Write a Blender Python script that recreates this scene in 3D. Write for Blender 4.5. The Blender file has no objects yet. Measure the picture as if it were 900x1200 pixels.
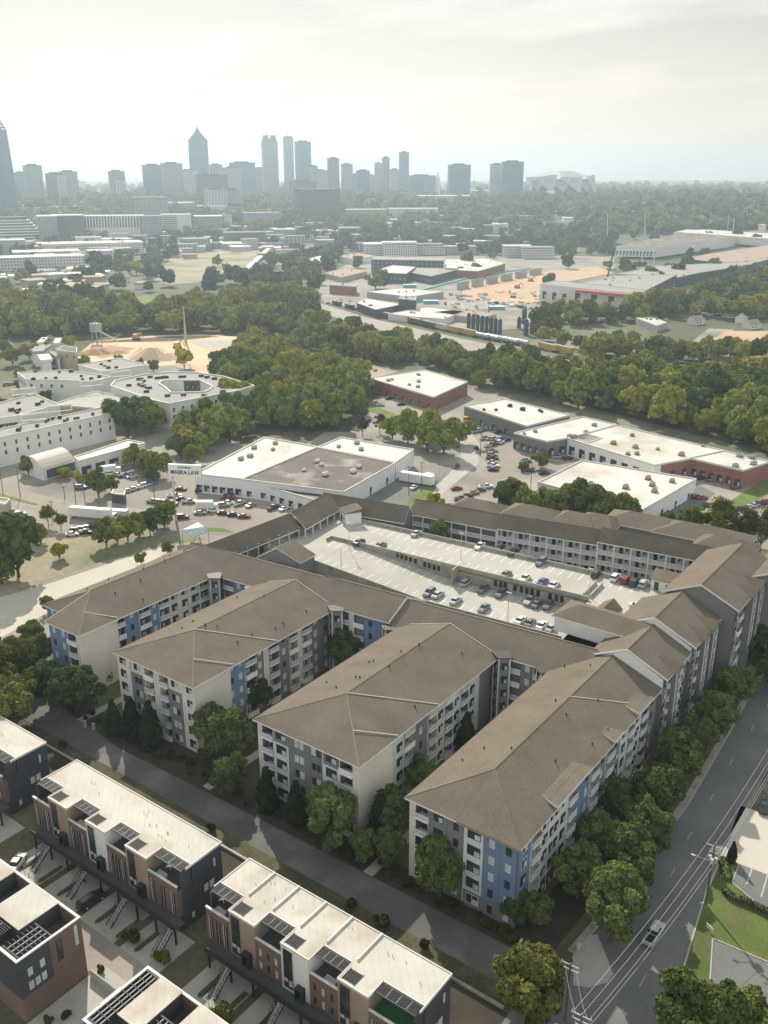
import bpy, math, random
import numpy as np
from mathutils import Vector, Matrix
R = math.radians
rnd = random.Random(7)
sc = bpy.context.scene
C = sc.collection
# ------------------------------------------------------------ camera frame
F_PX, H = 1080.0, 110.0
PITCH = math.atan(390 / F_PX)
HD = R(36.5)
RT = (math.cos(HD), math.sin(HD)); FW = (-math.sin(HD), math.cos(HD))

def ray(px, py):
    a = (px - 450) / F_PX; b = -(py - 600) / F_PX
    s = a; f = math.cos(PITCH) + b * math.sin(PITCH); dz = -math.sin(PITCH) + b * math.cos(PITCH)
    return (s * RT[0] + f * FW[0], s * RT[1] + f * FW[1], dz)
def P(px, py, z=0.0):
    d = ray(px, py); t = (z - H) / d[2]
    return (d[0] * t, d[1] * t, z)
def PD(px, py, D):
    """point on the ray of a pixel at horizontal distance D"""
    d = ray(px, py); t = D / math.hypot(d[0], d[1])
    return (d[0] * t, d[1] * t, H + d[2] * t)
def elev(D):
    t = min(1, max(0, (D - 1550) / 1300)); return 50 * t * t * (3 - 2 * t)
def dist_ground(py):
    tn = math.tan(PITCH + math.atan((py - 600) / F_PX)); lo, hi = 50., 9000.
    if H - elev(hi) > hi * tn: return hi
    for _ in range(50):
        m = (lo + hi) / 2
        if H - elev(m) - m * tn > 0: lo = m
        else: hi = m
    return lo
def GP(px, py):
    D = dist_ground(py); q = PD(px, py, D)
    d = ray(px, py); k = D / math.hypot(d[0], d[1]); return (d[0] * k, d[1] * k, elev(D))

# ------------------------------------------------------------ materials
MATS = {}
def nodes_of(name):
    m = bpy.data.materials.new(name); m.use_nodes = True
    nt = m.node_tree; nt.nodes.clear()
    return m, nt, nt.nodes, nt.links
def mat(name, col, rough=.85, var=.12, scale=.6, fine=6.0, fvar=.08, metal=0, spec=.3, stain=None, stain_amt=0., stain_scale=.15, bump=0., lines=None, emis=None):
    m, nt, N, L = nodes_of(name)
    out = N.new('ShaderNodeOutputMaterial'); b = N.new('ShaderNodeBsdfPrincipled')
    L.new(b.outputs[0], out.inputs[0])
    b.inputs['Roughness'].default_value = rough; b.inputs['Metallic'].default_value = metal
    b.inputs['Specular IOR Level'].default_value = spec
    geo = N.new('ShaderNodeNewGeometry')
    def noise(s, det=3):
        n = N.new('ShaderNodeTexNoise'); n.inputs['Scale'].default_value = s; n.inputs['Detail'].default_value = det
        L.new(geo.outputs['Position'], n.inputs['Vector']); return n.outputs['Fac']
    def mulv(a, amt, prev):
        mr = N.new('ShaderNodeMapRange'); mr.inputs[1].default_value = .25; mr.inputs[2].default_value = .75
        mr.inputs[3].default_value = 1 - amt; mr.inputs[4].default_value = 1 + amt
        L.new(a, mr.inputs[0])
        mx = N.new('ShaderNodeMix'); mx.data_type = 'RGBA'; mx.blend_type = 'MULTIPLY'; mx.inputs[0].default_value = 1
        cc = N.new('ShaderNodeCombineColor')
        for i in range(3): L.new(mr.outputs[0], cc.inputs[i])
        L.new(prev, mx.inputs[6]); L.new(cc.outputs[0], mx.inputs[7]); return mx.outputs[2]
    rgb = N.new('ShaderNodeRGB'); rgb.outputs[0].default_value = (*col, 1)
    c = rgb.outputs[0]
    if stain:
        mr = N.new('ShaderNodeMapRange'); mr.inputs[1].default_value = .5; mr.inputs[2].default_value = .68
        mr.inputs[4].default_value = stain_amt
        L.new(noise(stain_scale, 5), mr.inputs[0])
        mx = N.new('ShaderNodeMix'); mx.data_type = 'RGBA'; L.new(mr.outputs[0], mx.inputs[0])
        L.new(c, mx.inputs[6]); mx.inputs[7].default_value = (*stain, 1); c = mx.outputs[2]
    if lines:
        # lines = (period metres, amount, 'z'|'h')  course lines of brick, boards or shingles
        per, amt, kind = lines
        sx = N.new('ShaderNodeSeparateXYZ'); L.new(geo.outputs['Position'], sx.inputs[0])
        src = sx.outputs[2]
        if kind == 'h':
            ad = N.new('ShaderNodeMath'); ad.operation = 'ADD'; L.new(sx.outputs[0], ad.inputs[0]); L.new(sx.outputs[1], ad.inputs[1]); src = ad.outputs[0]
        dv = N.new('ShaderNodeMath'); dv.operation = 'DIVIDE'; L.new(src, dv.inputs[0]); dv.inputs[1].default_value = per
        fr = N.new('ShaderNodeMath'); fr.operation = 'FRACT'; L.new(dv.outputs[0], fr.inputs[0])
        gt = N.new('ShaderNodeMath'); gt.operation = 'LESS_THAN'; L.new(fr.outputs[0], gt.inputs[0]); gt.inputs[1].default_value = .16
        ml = N.new('ShaderNodeMath'); ml.operation = 'MULTIPLY'; L.new(gt.outputs[0], ml.inputs[0]); ml.inputs[1].default_value = amt
        mx = N.new('ShaderNodeMix'); mx.data_type = 'RGBA'; mx.blend_type = 'MULTIPLY'; L.new(ml.outputs[0], mx.inputs[0])
        L.new(c, mx.inputs[6]); mx.inputs[7].default_value = (.35, .35, .35, 1); c = mx.outputs[2]
    if var: c = mulv(noise(scale * .35, 4), var, c)
    if fvar: c = mulv(noise(fine, 2), fvar, c)
    L.new(c, b.inputs['Base Color'])
    if bump:
        bp = N.new('ShaderNodeBump'); bp.inputs['Strength'].default_value = bump; bp.inputs['Distance'].default_value = .15
        L.new(noise(fine * .6, 3), bp.inputs['Height']); L.new(bp.outputs[0], b.inputs['Normal'])
    MATS[name] = m
    return m
def facade_mat(name, wall, glass, bw, bh, frac=.35, rough=.5):
    """curtain wall: regular grid of panes between mullions, for buildings seen from far away"""
    m, nt, N, L = nodes_of(name)
    out = N.new('ShaderNodeOutputMaterial'); b = N.new('ShaderNodeBsdfPrincipled'); L.new(b.outputs[0], out.inputs[0])
    b.inputs['Roughness'].default_value = rough
    tc = N.new('ShaderNodeTexCoord'); sx = N.new('ShaderNodeSeparateXYZ'); L.new(tc.outputs['Object'], sx.inputs[0])
    ad = N.new('ShaderNodeMath'); ad.operation = 'ADD'; L.new(sx.outputs[0], ad.inputs[0]); L.new(sx.outputs[1], ad.inputs[1])
    def band(src, per, fr_):
        d = N.new('ShaderNodeMath'); d.operation = 'DIVIDE'; L.new(src, d.inputs[0]); d.inputs[1].default_value = per
        f = N.new('ShaderNodeMath'); f.operation = 'FRACT'; L.new(d.outputs[0], f.inputs[0])
        g = N.new('ShaderNodeMath'); g.operation = 'GREATER_THAN'; L.new(f.outputs[0], g.inputs[0]); g.inputs[1].default_value = fr_
        return g.outputs[0]
    a = band(ad.outputs[0], bw, frac); z = band(sx.outputs[2], bh, frac)
    ml = N.new('ShaderNodeMath'); ml.operation = 'MULTIPLY'; L.new(a, ml.inputs[0]); L.new(z, ml.inputs[1])
    geo = N.new('ShaderNodeNewGeometry'); nz = N.new('ShaderNodeSeparateXYZ'); L.new(geo.outputs['Normal'], nz.inputs[0])
    ab = N.new('ShaderNodeMath'); ab.operation = 'LESS_THAN'; L.new(nz.outputs[2], ab.inputs[0]); ab.inputs[1].default_value = .5
    m2 = N.new('ShaderNodeMath'); m2.operation = 'MULTIPLY'; L.new(ml.outputs[0], m2.inputs[0]); L.new(ab.outputs[0], m2.inputs[1])
    mx = N.new('ShaderNodeMix'); mx.data_type = 'RGBA'; L.new(m2.outputs[0], mx.inputs[0])
    mx.inputs[6].default_value = (*wall, 1); mx.inputs[7].default_value = (*glass, 1)
    L.new(mx.outputs[2], b.inputs['Base Color'])
    MATS[name] = m; return m
def leaf_mat(name, c1, c2, scale=.35, trans=.25):
    m, nt, N, L = nodes_of(name)
    out = N.new('ShaderNodeOutputMaterial')
    oi = N.new('ShaderNodeObjectInfo'); geo = N.new('ShaderNodeNewGeometry')
    n = N.new('ShaderNodeTexNoise'); n.inputs['Scale'].default_value = scale; n.inputs['Detail'].default_value = 4
    L.new(geo.outputs['Position'], n.inputs['Vector'])
    n2 = N.new('ShaderNodeTexNoise'); n2.inputs['Scale'].default_value = 5; L.new(geo.outputs['Position'], n2.inputs['Vector'])
    ad = N.new('ShaderNodeMath'); ad.operation = 'MULTIPLY_ADD'; L.new(oi.outputs['Random'], ad.inputs[0]); ad.inputs[1].default_value = .7
    mr = N.new('ShaderNodeMapRange'); mr.inputs[1].default_value = .3; mr.inputs[2].default_value = .7; mr.inputs[3].default_value = -.2; mr.inputs[4].default_value = .5
    L.new(n.outputs[0], mr.inputs[0]); L.new(mr.outputs[0], ad.inputs[2])
    mx = N.new('ShaderNodeMix'); mx.data_type = 'RGBA'; mx.clamp_factor = True
    L.new(ad.outputs[0], mx.inputs[0]); mx.inputs[6].default_value = (*c1, 1); mx.inputs[7].default_value = (*c2, 1)
    mr2 = N.new('ShaderNodeMapRange'); mr2.inputs[1].default_value = .3; mr2.inputs[2].default_value = .7; mr2.inputs[3].default_value = .75; mr2.inputs[4].default_value = 1.3
    L.new(n2.outputs[0], mr2.inputs[0])
    cc = N.new('ShaderNodeCombineColor')
    for i in range(3): L.new(mr2.outputs[0], cc.inputs[i])
    m3 = N.new('ShaderNodeMix'); m3.data_type = 'RGBA'; m3.blend_type = 'MULTIPLY'; m3.inputs[0].default_value = 1
    L.new(mx.outputs[2], m3.inputs[6]); L.new(cc.outputs[0], m3.inputs[7])
    # colour of the single tree
    m4 = N.new('ShaderNodeMix'); m4.data_type = 'RGBA'; m4.blend_type = 'MULTIPLY'; m4.inputs[0].default_value = 1
    L.new(m3.outputs[2], m4.inputs[6]); L.new(oi.outputs['Color'], m4.inputs[7])
    d = N.new('ShaderNodeBsdfDiffuse'); t = N.new('ShaderNodeBsdfTranslucent'); ms = N.new('ShaderNodeMixShader')
    ms.inputs[0].default_value = trans
    L.new(m4.outputs[2], d.inputs[0]); L.new(m4.outputs[2], t.inputs[0])
    L.new(d.outputs[0], ms.inputs[1]); L.new(t.outputs[0], ms.inputs[2]); L.new(ms.outputs[0], out.inputs[0])
    MATS[name] = m; return m
def paint_mat():
    m, nt, N, L = nodes_of('car_paint')
    out = N.new('ShaderNodeOutputMaterial'); b = N.new('ShaderNodeBsdfPrincipled'); L.new(b.outputs[0], out.inputs[0])
    oi = N.new('ShaderNodeObjectInfo'); L.new(oi.outputs['Color'], b.inputs['Base Color'])
    b.inputs['Roughness'].default_value = .3; b.inputs['Coat Weight'].default_value = .5; b.inputs['Coat Roughness'].default_value = .1
    MATS['car_paint'] = m
paint_mat()
mat('shingle', (.158, .133, .103), .95, .12, .5, 3.2, .18, spec=.15, lines=(.12, .2, 'z'), stain=(.125, .102, .078), stain_amt=.45, stain_scale=.16)
mat('shingle_cap', (.25, .22, .175), .9, .1)
mat('trim_white', (.74, .73, .70), .7, .08)
mat('gable_white', (.72, .72, .69), .7, .06)
mat('cream', (.62, .57, .48), .9, .08, .6, 4, .04)
mat('siding_grey', (.185, .19, .18), .8, .06, lines=(.22, .35, 'z'))
mat('siding_blue', (.15, .215, .32), .75, .07, lines=(.22, .3, 'z'))
mat('siding_light', (.60, .60, .56), .8, .06, lines=(.22, .2, 'z'))
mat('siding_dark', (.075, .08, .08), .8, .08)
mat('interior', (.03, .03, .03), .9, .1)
mat('glass', (.035, .045, .05), .12, .5, 1.2, 3, .3, spec=.6)
mat('blind', (.45, .52, .50), .5, .3, 2.0)
mat('frame_white', (.60, .60, .56), .6, .05)
mat('brick', (.175, .12, .095), .9, .12, .8, 9, .2, lines=(.2, .3, 'z'))
mat('brick_far', (.27, .13, .10), .9, .12, .3, 2, .15)
mat('brick_tan', (.33, .25, .19), .9, .1, .8, 9, .2, lines=(.2, .25, 'z'))
mat('charcoal', (.062, .066, .075), .75, .15, .8, lines=(.3, .25, 'z'))
mat('dark_metal', (.035, .035, .038), .6, .1)
mat('membrane', (.50, .475, .42), .8, .10, .5, 5, .05, stain=(.36, .28, .21), stain_amt=.7, stain_scale=.14, lines=(1.6, .10, 'h'))
mat('membrane_white', (.57, .55, .50), .8, .12, .2, 3, .06, lines=(3.0, .10, 'h'), stain=(.36, .30, .23), stain_amt=.6, stain_scale=.06)
mat('roof_dark', (.14, .115, .10), .9, .2, .2, 2, .2, stain=(.42, .39, .35), stain_amt=.7, stain_scale=.09)
mat('roof_grey', (.30, .29, .27), .9, .12, .2)
mat('roof_tan', (.36, .27, .21), .9, .12, .2)
mat('metal_roof', (.42, .38, .30), .6, .08, .3, lines=(.9, .3, 'h'))
mat('coping', (.60, .58, .53), .6, .05)
mat('concrete', (.40, .385, .34), .9, .1, .3, 3, .06, stain=(.22, .21, .18), stain_amt=.35, stain_scale=.25)
mat('deck_concrete', (.42, .40, .355), .9, .10, .3, 3, .08, stain=(.30, .28, .24), stain_amt=.3, stain_scale=.07)
mat('concrete_wall', (.34, .315, .25), .9, .15, .5, 2, .12, stain=(.13, .12, .10), stain_amt=.55, stain_scale=.5)
mat('new_concrete', (.50, .46, .385), .9, .06, .1)
mat('asphalt', (.155, .155, .15), .95, .16, .25, 3, .12, stain=(.19, .188, .18), stain_amt=.7, stain_scale=.12)
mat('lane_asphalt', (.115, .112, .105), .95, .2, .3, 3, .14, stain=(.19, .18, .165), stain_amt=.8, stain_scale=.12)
mat('old_asphalt', (.27, .235, .20), .95, .15, .08, 1.0, .08, stain=(.4, .36, .3), stain_amt=.4, stain_scale=.03)
mat('pavement_tan', (.30, .272, .232), .95, .25, .1, .8, .15, stain=(.16, .15, .135), stain_amt=.8, stain_scale=.022)
mat('paint_white', (.42, .41, .38), .7, .15, 2)
mat('stall_paint', (.75, .74, .70), .7, .1, 2)
mat('paint_faded', (.36, .35, .32), .8, .15, 2)
mat('grass', (.09, .125, .03), .95, .25, .4, 2, .2, stain=(.14, .12, .06), stain_amt=.6, stain_scale=.15)
mat('grass_bright', (.12, .17, .04), .95, .25, .3, 1, .2, stain=(.16, .14, .07), stain_amt=.6, stain_scale=.05)
mat('weeds', (.075, .07, .035), .95, .3, .6, 2, .3, stain=(.12, .095, .06), stain_amt=.8, stain_scale=.3)
mat('mulch', (.055, .046, .032), .95, .2, .6, 3, .2)
mat('ground_far', (.10, .115, .06), .95, .35, .02, .2, .2, stain=(.33, .29, .22), stain_amt=.6, stain_scale=.006)
mat('ground_near', (.11, .10, .055), .95, .3, .3, 1, .2, stain=(.17, .13, .09), stain_amt=.7, stain_scale=.12)
mat('sand', (.62, .46, .30), .95, .12, .08, .6, .08, stain=(.42, .32, .21), stain_amt=.5, stain_scale=.03)
mat('sand_dark', (.38, .24, .14), .95, .2, .3, 2, .1)
mat('field', (.30, .26, .18), .95, .25, .05, .5, .15, stain=(.12, .15, .06), stain_amt=.9, stain_scale=.02)
mat('orange_dirt', (.48, .33, .22), .95, .15, .05, .5, .1, stain=(.55, .42, .3), stain_amt=.5, stain_scale=.02)
mat('ballast', (.34, .30, .25), .95, .15, .2, 1, .1)
mat('bark', (.09, .07, .05), .95, .2, 3)
mat('steel', (.44, .45, .45), .5, .1)
mat('galv', (.55, .57, .58), .4, .1)
mat('rubber', (.02, .02, .02), .8, 0, fvar=0)
mat('sign_white', (.80, .80, .77), .5, .04)
mat('sign_black', (.03, .03, .03), .5, 0, fvar=0)
mat('teal_cloth', (.08, .38, .40), .7, .2, .3)
mat('pool_blue', (.04, .30, .38), .3, .1)
mat('turf_green', (.03, .12, .04), .9, .15)
mat('red_paint', (.55, .06, .05), .5, .1)
mat('yellow_paint', (.50, .30, .05), .6, .15)
mat('blue_paint', (.06, .085, .12), .6, .15)
mat('freight_brown', (.17, .09, .07), .7, .2)
mat('white_far', (.66, .65, .60), .8, .06)
mat('grey_far', (.33, .34, .33), .8, .06)
mat('dark_far', (.07, .08, .09), .7, .08)
mat('wood_post', (.12, .09, .065), .9, .15)
mat('tan_wall', (.42, .35, .25), .9, .1)
facade_mat('tower_glass', (.09, .15, .21), (.03, .07, .12), 6, 4)
facade_mat('tower_stone', (.24, .26, .27), (.07, .11, .15), 5, 4)
facade_mat('tower_pale', (.36, .38, .38), (.12, .16, .19), 7, 4)
facade_mat('tower_dark', (.09, .12, .14), (.03, .05, .07), 8, 4)
facade_mat('block_dark', (.10, .12, .13), (.03, .045, .06), 4, 4, .3)
facade_mat('block_white', (.55, .55, .51), (.08, .10, .12), 3.5, 3.5, .45)
facade_mat('block_fins', (.58, .58, .54), (.06, .08, .09), 5, 60, .45)
facade_mat('block_bands', (.50, .52, .50), (.05, .07, .08), 90, 4, .4)
facade_mat('block_grey', (.26, .28, .28), (.06, .08, .09), 4, 3.6, .4)
leaf_mat('leaf_oak', (.055, .085, .034), (.155, .185, .062), .5, .2)
leaf_mat('leaf_mid', (.075, .115, .036), (.26, .27, .06), .25, .16)
leaf_mat('leaf_conifer', (.018, .036, .018), (.04, .065, .025), .5, .1)
leaf_mat('leaf_far', (.07, .10, .058), (.20, .205, .10), .012, .2)
leaf_mat('leaf_mid_dark', (.045, .075, .035), (.13, .155, .05), .25, .15)
leaf_mat('leaf_mid_light', (.14, .145, .04), (.32, .29, .07), .25, .2)
leaf_mat('leaf_far_dark', (.045, .07, .045), (.12, .135, .07), .012, .1)
leaf_mat('leaf_far_light', (.13, .14, .06), (.28, .25, .10), .012, .1)
leaf_mat('leaf_shrub', (.03, .05, .015), (.09, .11, .03), .6, .2)

# ------------------------------------------------------------ mesh building
class MB:
    def __init__(s): s.v = []; s.f = []; s.m = []; s.mats = []
    def mi(s, m):
        if m not in s.mats: s.mats.append(m)
        return s.mats.index(m)
    def poly(s, pts, m):
        i = len(s.v); s.v += [tuple(p) for p in pts]; s.f.append(tuple(range(i, i + len(pts)))); s.m.append(s.mi(m))
    def box(s, x0, y0, z0, x1, y1, z1, m):
        s.hexa([(x0, y0, z0), (x1, y0, z0), (x1, y1, z0), (x0, y1, z0)], [(x0, y0, z1), (x1, y0, z1), (x1, y1, z1), (x0, y1, z1)], m)
    def hexa(s, b, t, m, mt=None):
        n = len(b); i = len(s.v); s.v += [tuple(p) for p in b] + [tuple(p) for p in t]; k = s.mi(m)
        s.f.append(tuple(reversed(range(i, i + n)))); s.m.append(k)
        s.f.append(tuple(range(i + n, i + 2 * n))); s.m.append(s.mi(mt) if mt else k)
        for j in range(n):
            q = (j + 1) % n; s.f.append((i + j, i + q, i + n + q, i + n + j)); s.m.append(k)
    def prism(s, pts, z0, z1, m, mt=None):
        pts = ccw(pts); s.hexa([(p[0], p[1], z0) for p in pts], [(p[0], p[1], z1) for p in pts], m, mt)
    def obox(s, cx, cy, z0, z1, lx, ly, a, m, mt=None):
        ca, sa = math.cos(a), math.sin(a)
        s.prism([(cx + ca * u * lx / 2 - sa * v * ly / 2, cy + sa * u * lx / 2 + ca * v * ly / 2) for u, v in ((-1, -1), (1, -1), (1, 1), (-1, 1))], z0, z1, m, mt)
    def bar(s, a, b, r, m, n=5, r2=None):
        a, b = Vector(a), Vector(b); d = (b - a)
        if d.length < 1e-6: return
        d.normalize(); u = d.orthogonal().normalized(); w = d.cross(u); r2 = r if r2 is None else r2
        B = [a + (u * math.cos(2 * math.pi * k / n) + w * math.sin(2 * math.pi * k / n)) * r for k in range(n)]
        T = [b + (u * math.cos(2 * math.pi * k / n) + w * math.sin(2 * math.pi * k / n)) * r2 for k in range(n)]
        s.hexa(B, T, m)
    def beam(s, a, b, w, h, m):
        """flat beam from a to b (plan line), width w, height h, top at the points"""
        a, b = Vector(a), Vector(b); d = (b - a); d.z = 0; d.normalize(); n = Vector((-d.y, d.x, 0)) * w / 2; dz = Vector((0, 0, h))
        s.hexa([a + n - dz, a - n - dz, b - n - dz, b + n - dz], [a + n, a - n, b - n, b + n], m)
    def build(s, name, parent=None, loc=None):
        me = bpy.data.meshes.new(name); me.from_pydata(s.v, [], s.f)
        for m in s.mats: me.materials.append(MATS[m])
        me.polygons.foreach_set('material_index', s.m); me.update()
        return link(name, me, parent, loc)
def ccw(p):
    a = sum(p[i][0] * p[(i + 1) % len(p)][1] - p[(i + 1) % len(p)][0] * p[i][1] for i in range(len(p)))
    return list(p) if a > 0 else list(reversed(p))
def link(name, me, parent=None, loc=None):
    o = bpy.data.objects.new(name, me); C.objects.link(o)
    if parent is not None: o.parent = parent
    if loc is not None: o.location = loc
    return o
def tag(o, label=None, cat=None, group=None, kind=None):
    if label: o['label'] = label
    if cat: o['category'] = cat
    if group: o['group'] = group
    if kind: o['kind'] = kind
    return o
def thing(name, label, cat, loc=(0, 0, 0), rz=0, group=None, sc_=1):
    o = bpy.data.objects.new(name, None); C.objects.link(o); o.location = loc; o.rotation_euler = (0, 0, rz)
    o.scale = (sc_,) * 3 if not isinstance(sc_, tuple) else sc_
    o.empty_display_size = .5
    return tag(o, label, cat, group)
def copy_tree(o, parent=None):
    c = o.copy(); C.objects.link(c); c.parent = parent
    for ch in [x for x in CH.get(o.name, [])]: copy_tree(ch, c)
    return c
CH = {}
def proto_children(o):
    CH[o.name] = [x for x in C.objects if x.parent == o]
    for x in CH[o.name]: proto_children(x)
def sheet(name, pts, z, m, kind='structure', px=True):
    b = MB(); b.poly([(p[0], p[1], z) for p in ccw([P(x, y, z) for x, y in pts] if px else pts)], m)
    return tag(b.build(name), kind=kind)
def part(mb, name, parent):
    o = mb.build(name, parent)
    if parent is not None and parent.type == 'EMPTY': o.location = -Vector(parent.location)
    return o
# ------------------------------------------------------------ vegetation
def ico(sub):
    import bmesh
    bm = bmesh.new(); bmesh.ops.create_icosphere(bm, subdivisions=sub, radius=1)
    v = np.array([x.co[:] for x in bm.verts]); f = np.array([[q.index for q in x.verts] for x in bm.faces]); bm.free(); return v, f
ICO1, ICO2 = ico(1), ico(2)
def np_mesh(name, V, F3, F4, m, mat_idx=None, extra=()):
    me = bpy.data.meshes.new(name)
    nv, n3, n4 = len(V), len(F3), len(F4)
    me.vertices.add(nv); me.vertices.foreach_set('co', np.asarray(V, dtype=np.float32).ravel())
    me.loops.add(n3 * 3 + n4 * 4); me.polygons.add(n3 + n4)
    li = np.concatenate([np.asarray(F3, dtype=np.int32).ravel(), np.asarray(F4, dtype=np.int32).ravel()])
    me.loops.foreach_set('vertex_index', li)
    st = np.concatenate([np.arange(n3) * 3, n3 * 3 + np.arange(n4) * 4]).astype(np.int32)
    me.polygons.foreach_set('loop_start', st)
    me.materials.append(MATS[m])
    for q in extra: me.materials.append(MATS[q])
    if mat_idx is not None: me.polygons.foreach_set('material_index', np.asarray(mat_idx, dtype=np.int32))
    me.update(calc_edges=True); me.validate()
    return me
def crown_data(seed, rx, rz, nl, leaves, ls, shape='round', core=.82, lr=(.32, .5)):
    g = np.random.default_rng(seed)
    cs, rs = [], []
    ph, ph2 = g.uniform(0, 6.28, 2)
    for i in range(nl):
        if shape == 'round':
            d = g.normal(size=3); d /= np.linalg.norm(d); az_ = math.atan2(d[1], d[0]); k = g.uniform(.35, .84) * (1 + .2 * math.sin(2 * az_ + ph) + .14 * math.sin(3 * az_ + ph2)) if i else 0
            c = np.array([d[0] * rx * k, d[1] * rx * k, rz + d[2] * rz * k * .95]); r = g.uniform(*lr) * rx
        elif shape == 'cone':
            t = i / max(1, nl - 1); w = (1 - t) ** .8 * .5 + .06 if t > .15 else .48
            a = g.uniform(0, 6.28); c = np.array([math.cos(a) * rx * w * .35, math.sin(a) * rx * w * .35, rz * 2 * (.06 + .88 * t)]); r = rx * (w * 1.15 + .12)
        else:  # loose
            d = g.normal(size=3); d /= np.linalg.norm(d); k = g.uniform(.3, .85)
            c = np.array([d[0] * rx * k, d[1] * rx * k, rz + d[2] * rz * k * .9]); r = g.uniform(.18, .34) * rx
        cs.append(c); rs.append(r)
    cs, rs = np.array(cs), np.array(rs)
    w = rs ** 2 / np.sum(rs ** 2)
    li = g.choice(nl, size=leaves, p=w)
    d = g.normal(size=(leaves, 3)); d /= np.linalg.norm(d, axis=1)[:, None]
    d[:, 2] = np.where(d[:, 2] < -.55, -d[:, 2], d[:, 2])
    rad = g.uniform(.82, 1.0, leaves) + np.abs(g.normal(scale=.13, size=leaves)) if shape != 'loose' else g.uniform(.3, 1.25, leaves)
    p = cs[li] + d * (rs[li] * rad)[:, None]
    keep = np.ones(leaves, bool)
    if shape != 'loose':
        for j in range(nl):
            dd = np.linalg.norm(p - cs[j], axis=1); keep &= ~((dd < rs[j] * .78) & (li != j))
    p, d = p[keep], d[keep]; n = len(p)
    nn = d + g.normal(scale=.55, size=(n, 3)); nn[:, 2] += .25; nn /= np.linalg.norm(nn, axis=1)[:, None]
    t = np.cross(nn, g.normal(size=(n, 3))); t /= np.linalg.norm(t, axis=1)[:, None]; b = np.cross(nn, t)
    s = ls * g.uniform(.55, 1.35, n)[:, None]; e = s * g.uniform(.5, 1.0, (n, 1))
    V = np.stack([p - t * s - b * e * .3, p + b * e - t * s * .1, p + t * s + b * e * .2, p - b * e + nn * s * .25], 1).reshape(-1, 3)
    F4 = np.arange(n * 4).reshape(n, 4)
    F3 = np.zeros((0, 3), int)
    if core:
        iv, if_ = ICO1 if leaves < 2500 else ICO2
        Vs, Fs = [], []
        base = len(V)
        for c, r in zip(cs, rs):
            k = r * core * g.uniform(.85, 1.1, (len(iv), 1)); Vs.append(c + iv * k); Fs.append(if_ + base); base += len(iv)
        V = np.concatenate([V] + Vs); F3 = np.concatenate(Fs)
    return V, F3, F4
def crown_mesh(name, m, *a, **k):
    V, F3, F4 = crown_data(*a, **k); return np_mesh(name, V, F3, F4, m)
def trunk_mesh(h, r, top, seed, limbs=4):
    b = MB(); g = random.Random(seed)
    b.bar((0, 0, -.2), (0, 0, h), r, 'bark', 7, r * .7)
    for i in range(limbs):
        a = i * 6.28 / limbs + g.uniform(-.4, .4)
        b.bar((0, 0, h * .9), (math.cos(a) * top * .45, math.sin(a) * top * .45, h + top * g.uniform(.5, .8)), r * .6, 'bark', 5, r * .2)
    b.bar((0, 0, h * .9), (g.uniform(-.3, .3), g.uniform(-.3, .3), h + top), r * .6, 'bark', 5, r * .2)
    me = bpy.data.meshes.new('trunk'); me.from_pydata(b.v, [], b.f)
    me.materials.append(MATS['bark']); return me
class Tree:
    """one kind of tree: several crown meshes, unit size = real metres at scale 1"""
    def __init__(s, kind, m, variants, th, tr, **k):
        s.kind = kind
        s.c = [crown_mesh('crown', m, *v, **k) for v in variants]; s.th = th
        s.t = [trunk_mesh(th * 1.15, tr, v[2] * 1.2, v[0]) for v in variants]
    def put(s, x, y, z, scale, label, group=None, col=(1, 1, 1), cat='tree', name=None, zs=None):
        i = rnd.randrange(len(s.c))
        r = thing(name or s.kind, label, cat, (x, y, z), rnd.uniform(0, 6.28), group, (scale, scale, scale * (zs or 1)))
        c = link('crown', s.c[i], r, (0, 0, s.th)); c.color = (*col, 1)
        link('trunk', s.t[i], r)
        return r
T_BIG = Tree('broadleaf_tree', 'leaf_oak', [(11 + i, 3.5, 3.6, 75, 15000, .23) for i in range(5)], 1.6, .22, core=.55, lr=(.14, .28))
T_MID = Tree('broadleaf_tree', 'leaf_mid', [(31 + i, 5, 4.6, 34, 4200, .46) for i in range(6)], 1.0, .3, core=.62, lr=(.15, .33))
T_CONE = Tree('conifer_tree', 'leaf_conifer', [(51 + i, 1.9, 3.6, 9, 5200, .2) for i in range(2)], .5, .14, shape='cone')
T_PINE = Tree('pine_tree', 'leaf_conifer', [(61 + i, 3.2, 5, 14, 2200, .45) for i in range(2)], 3.0, .25, shape='cone')
T_LOOSE = Tree('loose_tree', 'leaf_shrub', [(71 + i, 4.2, 4.2, 26, 5200, .22) for i in range(2)], 2.2, .2, shape='loose', core=0)
T_SHRUB = Tree('shrub', 'leaf_shrub', [(81 + i, 1.1, .8, 8, 900, .16) for i in range(3)], .05, .06)

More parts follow.
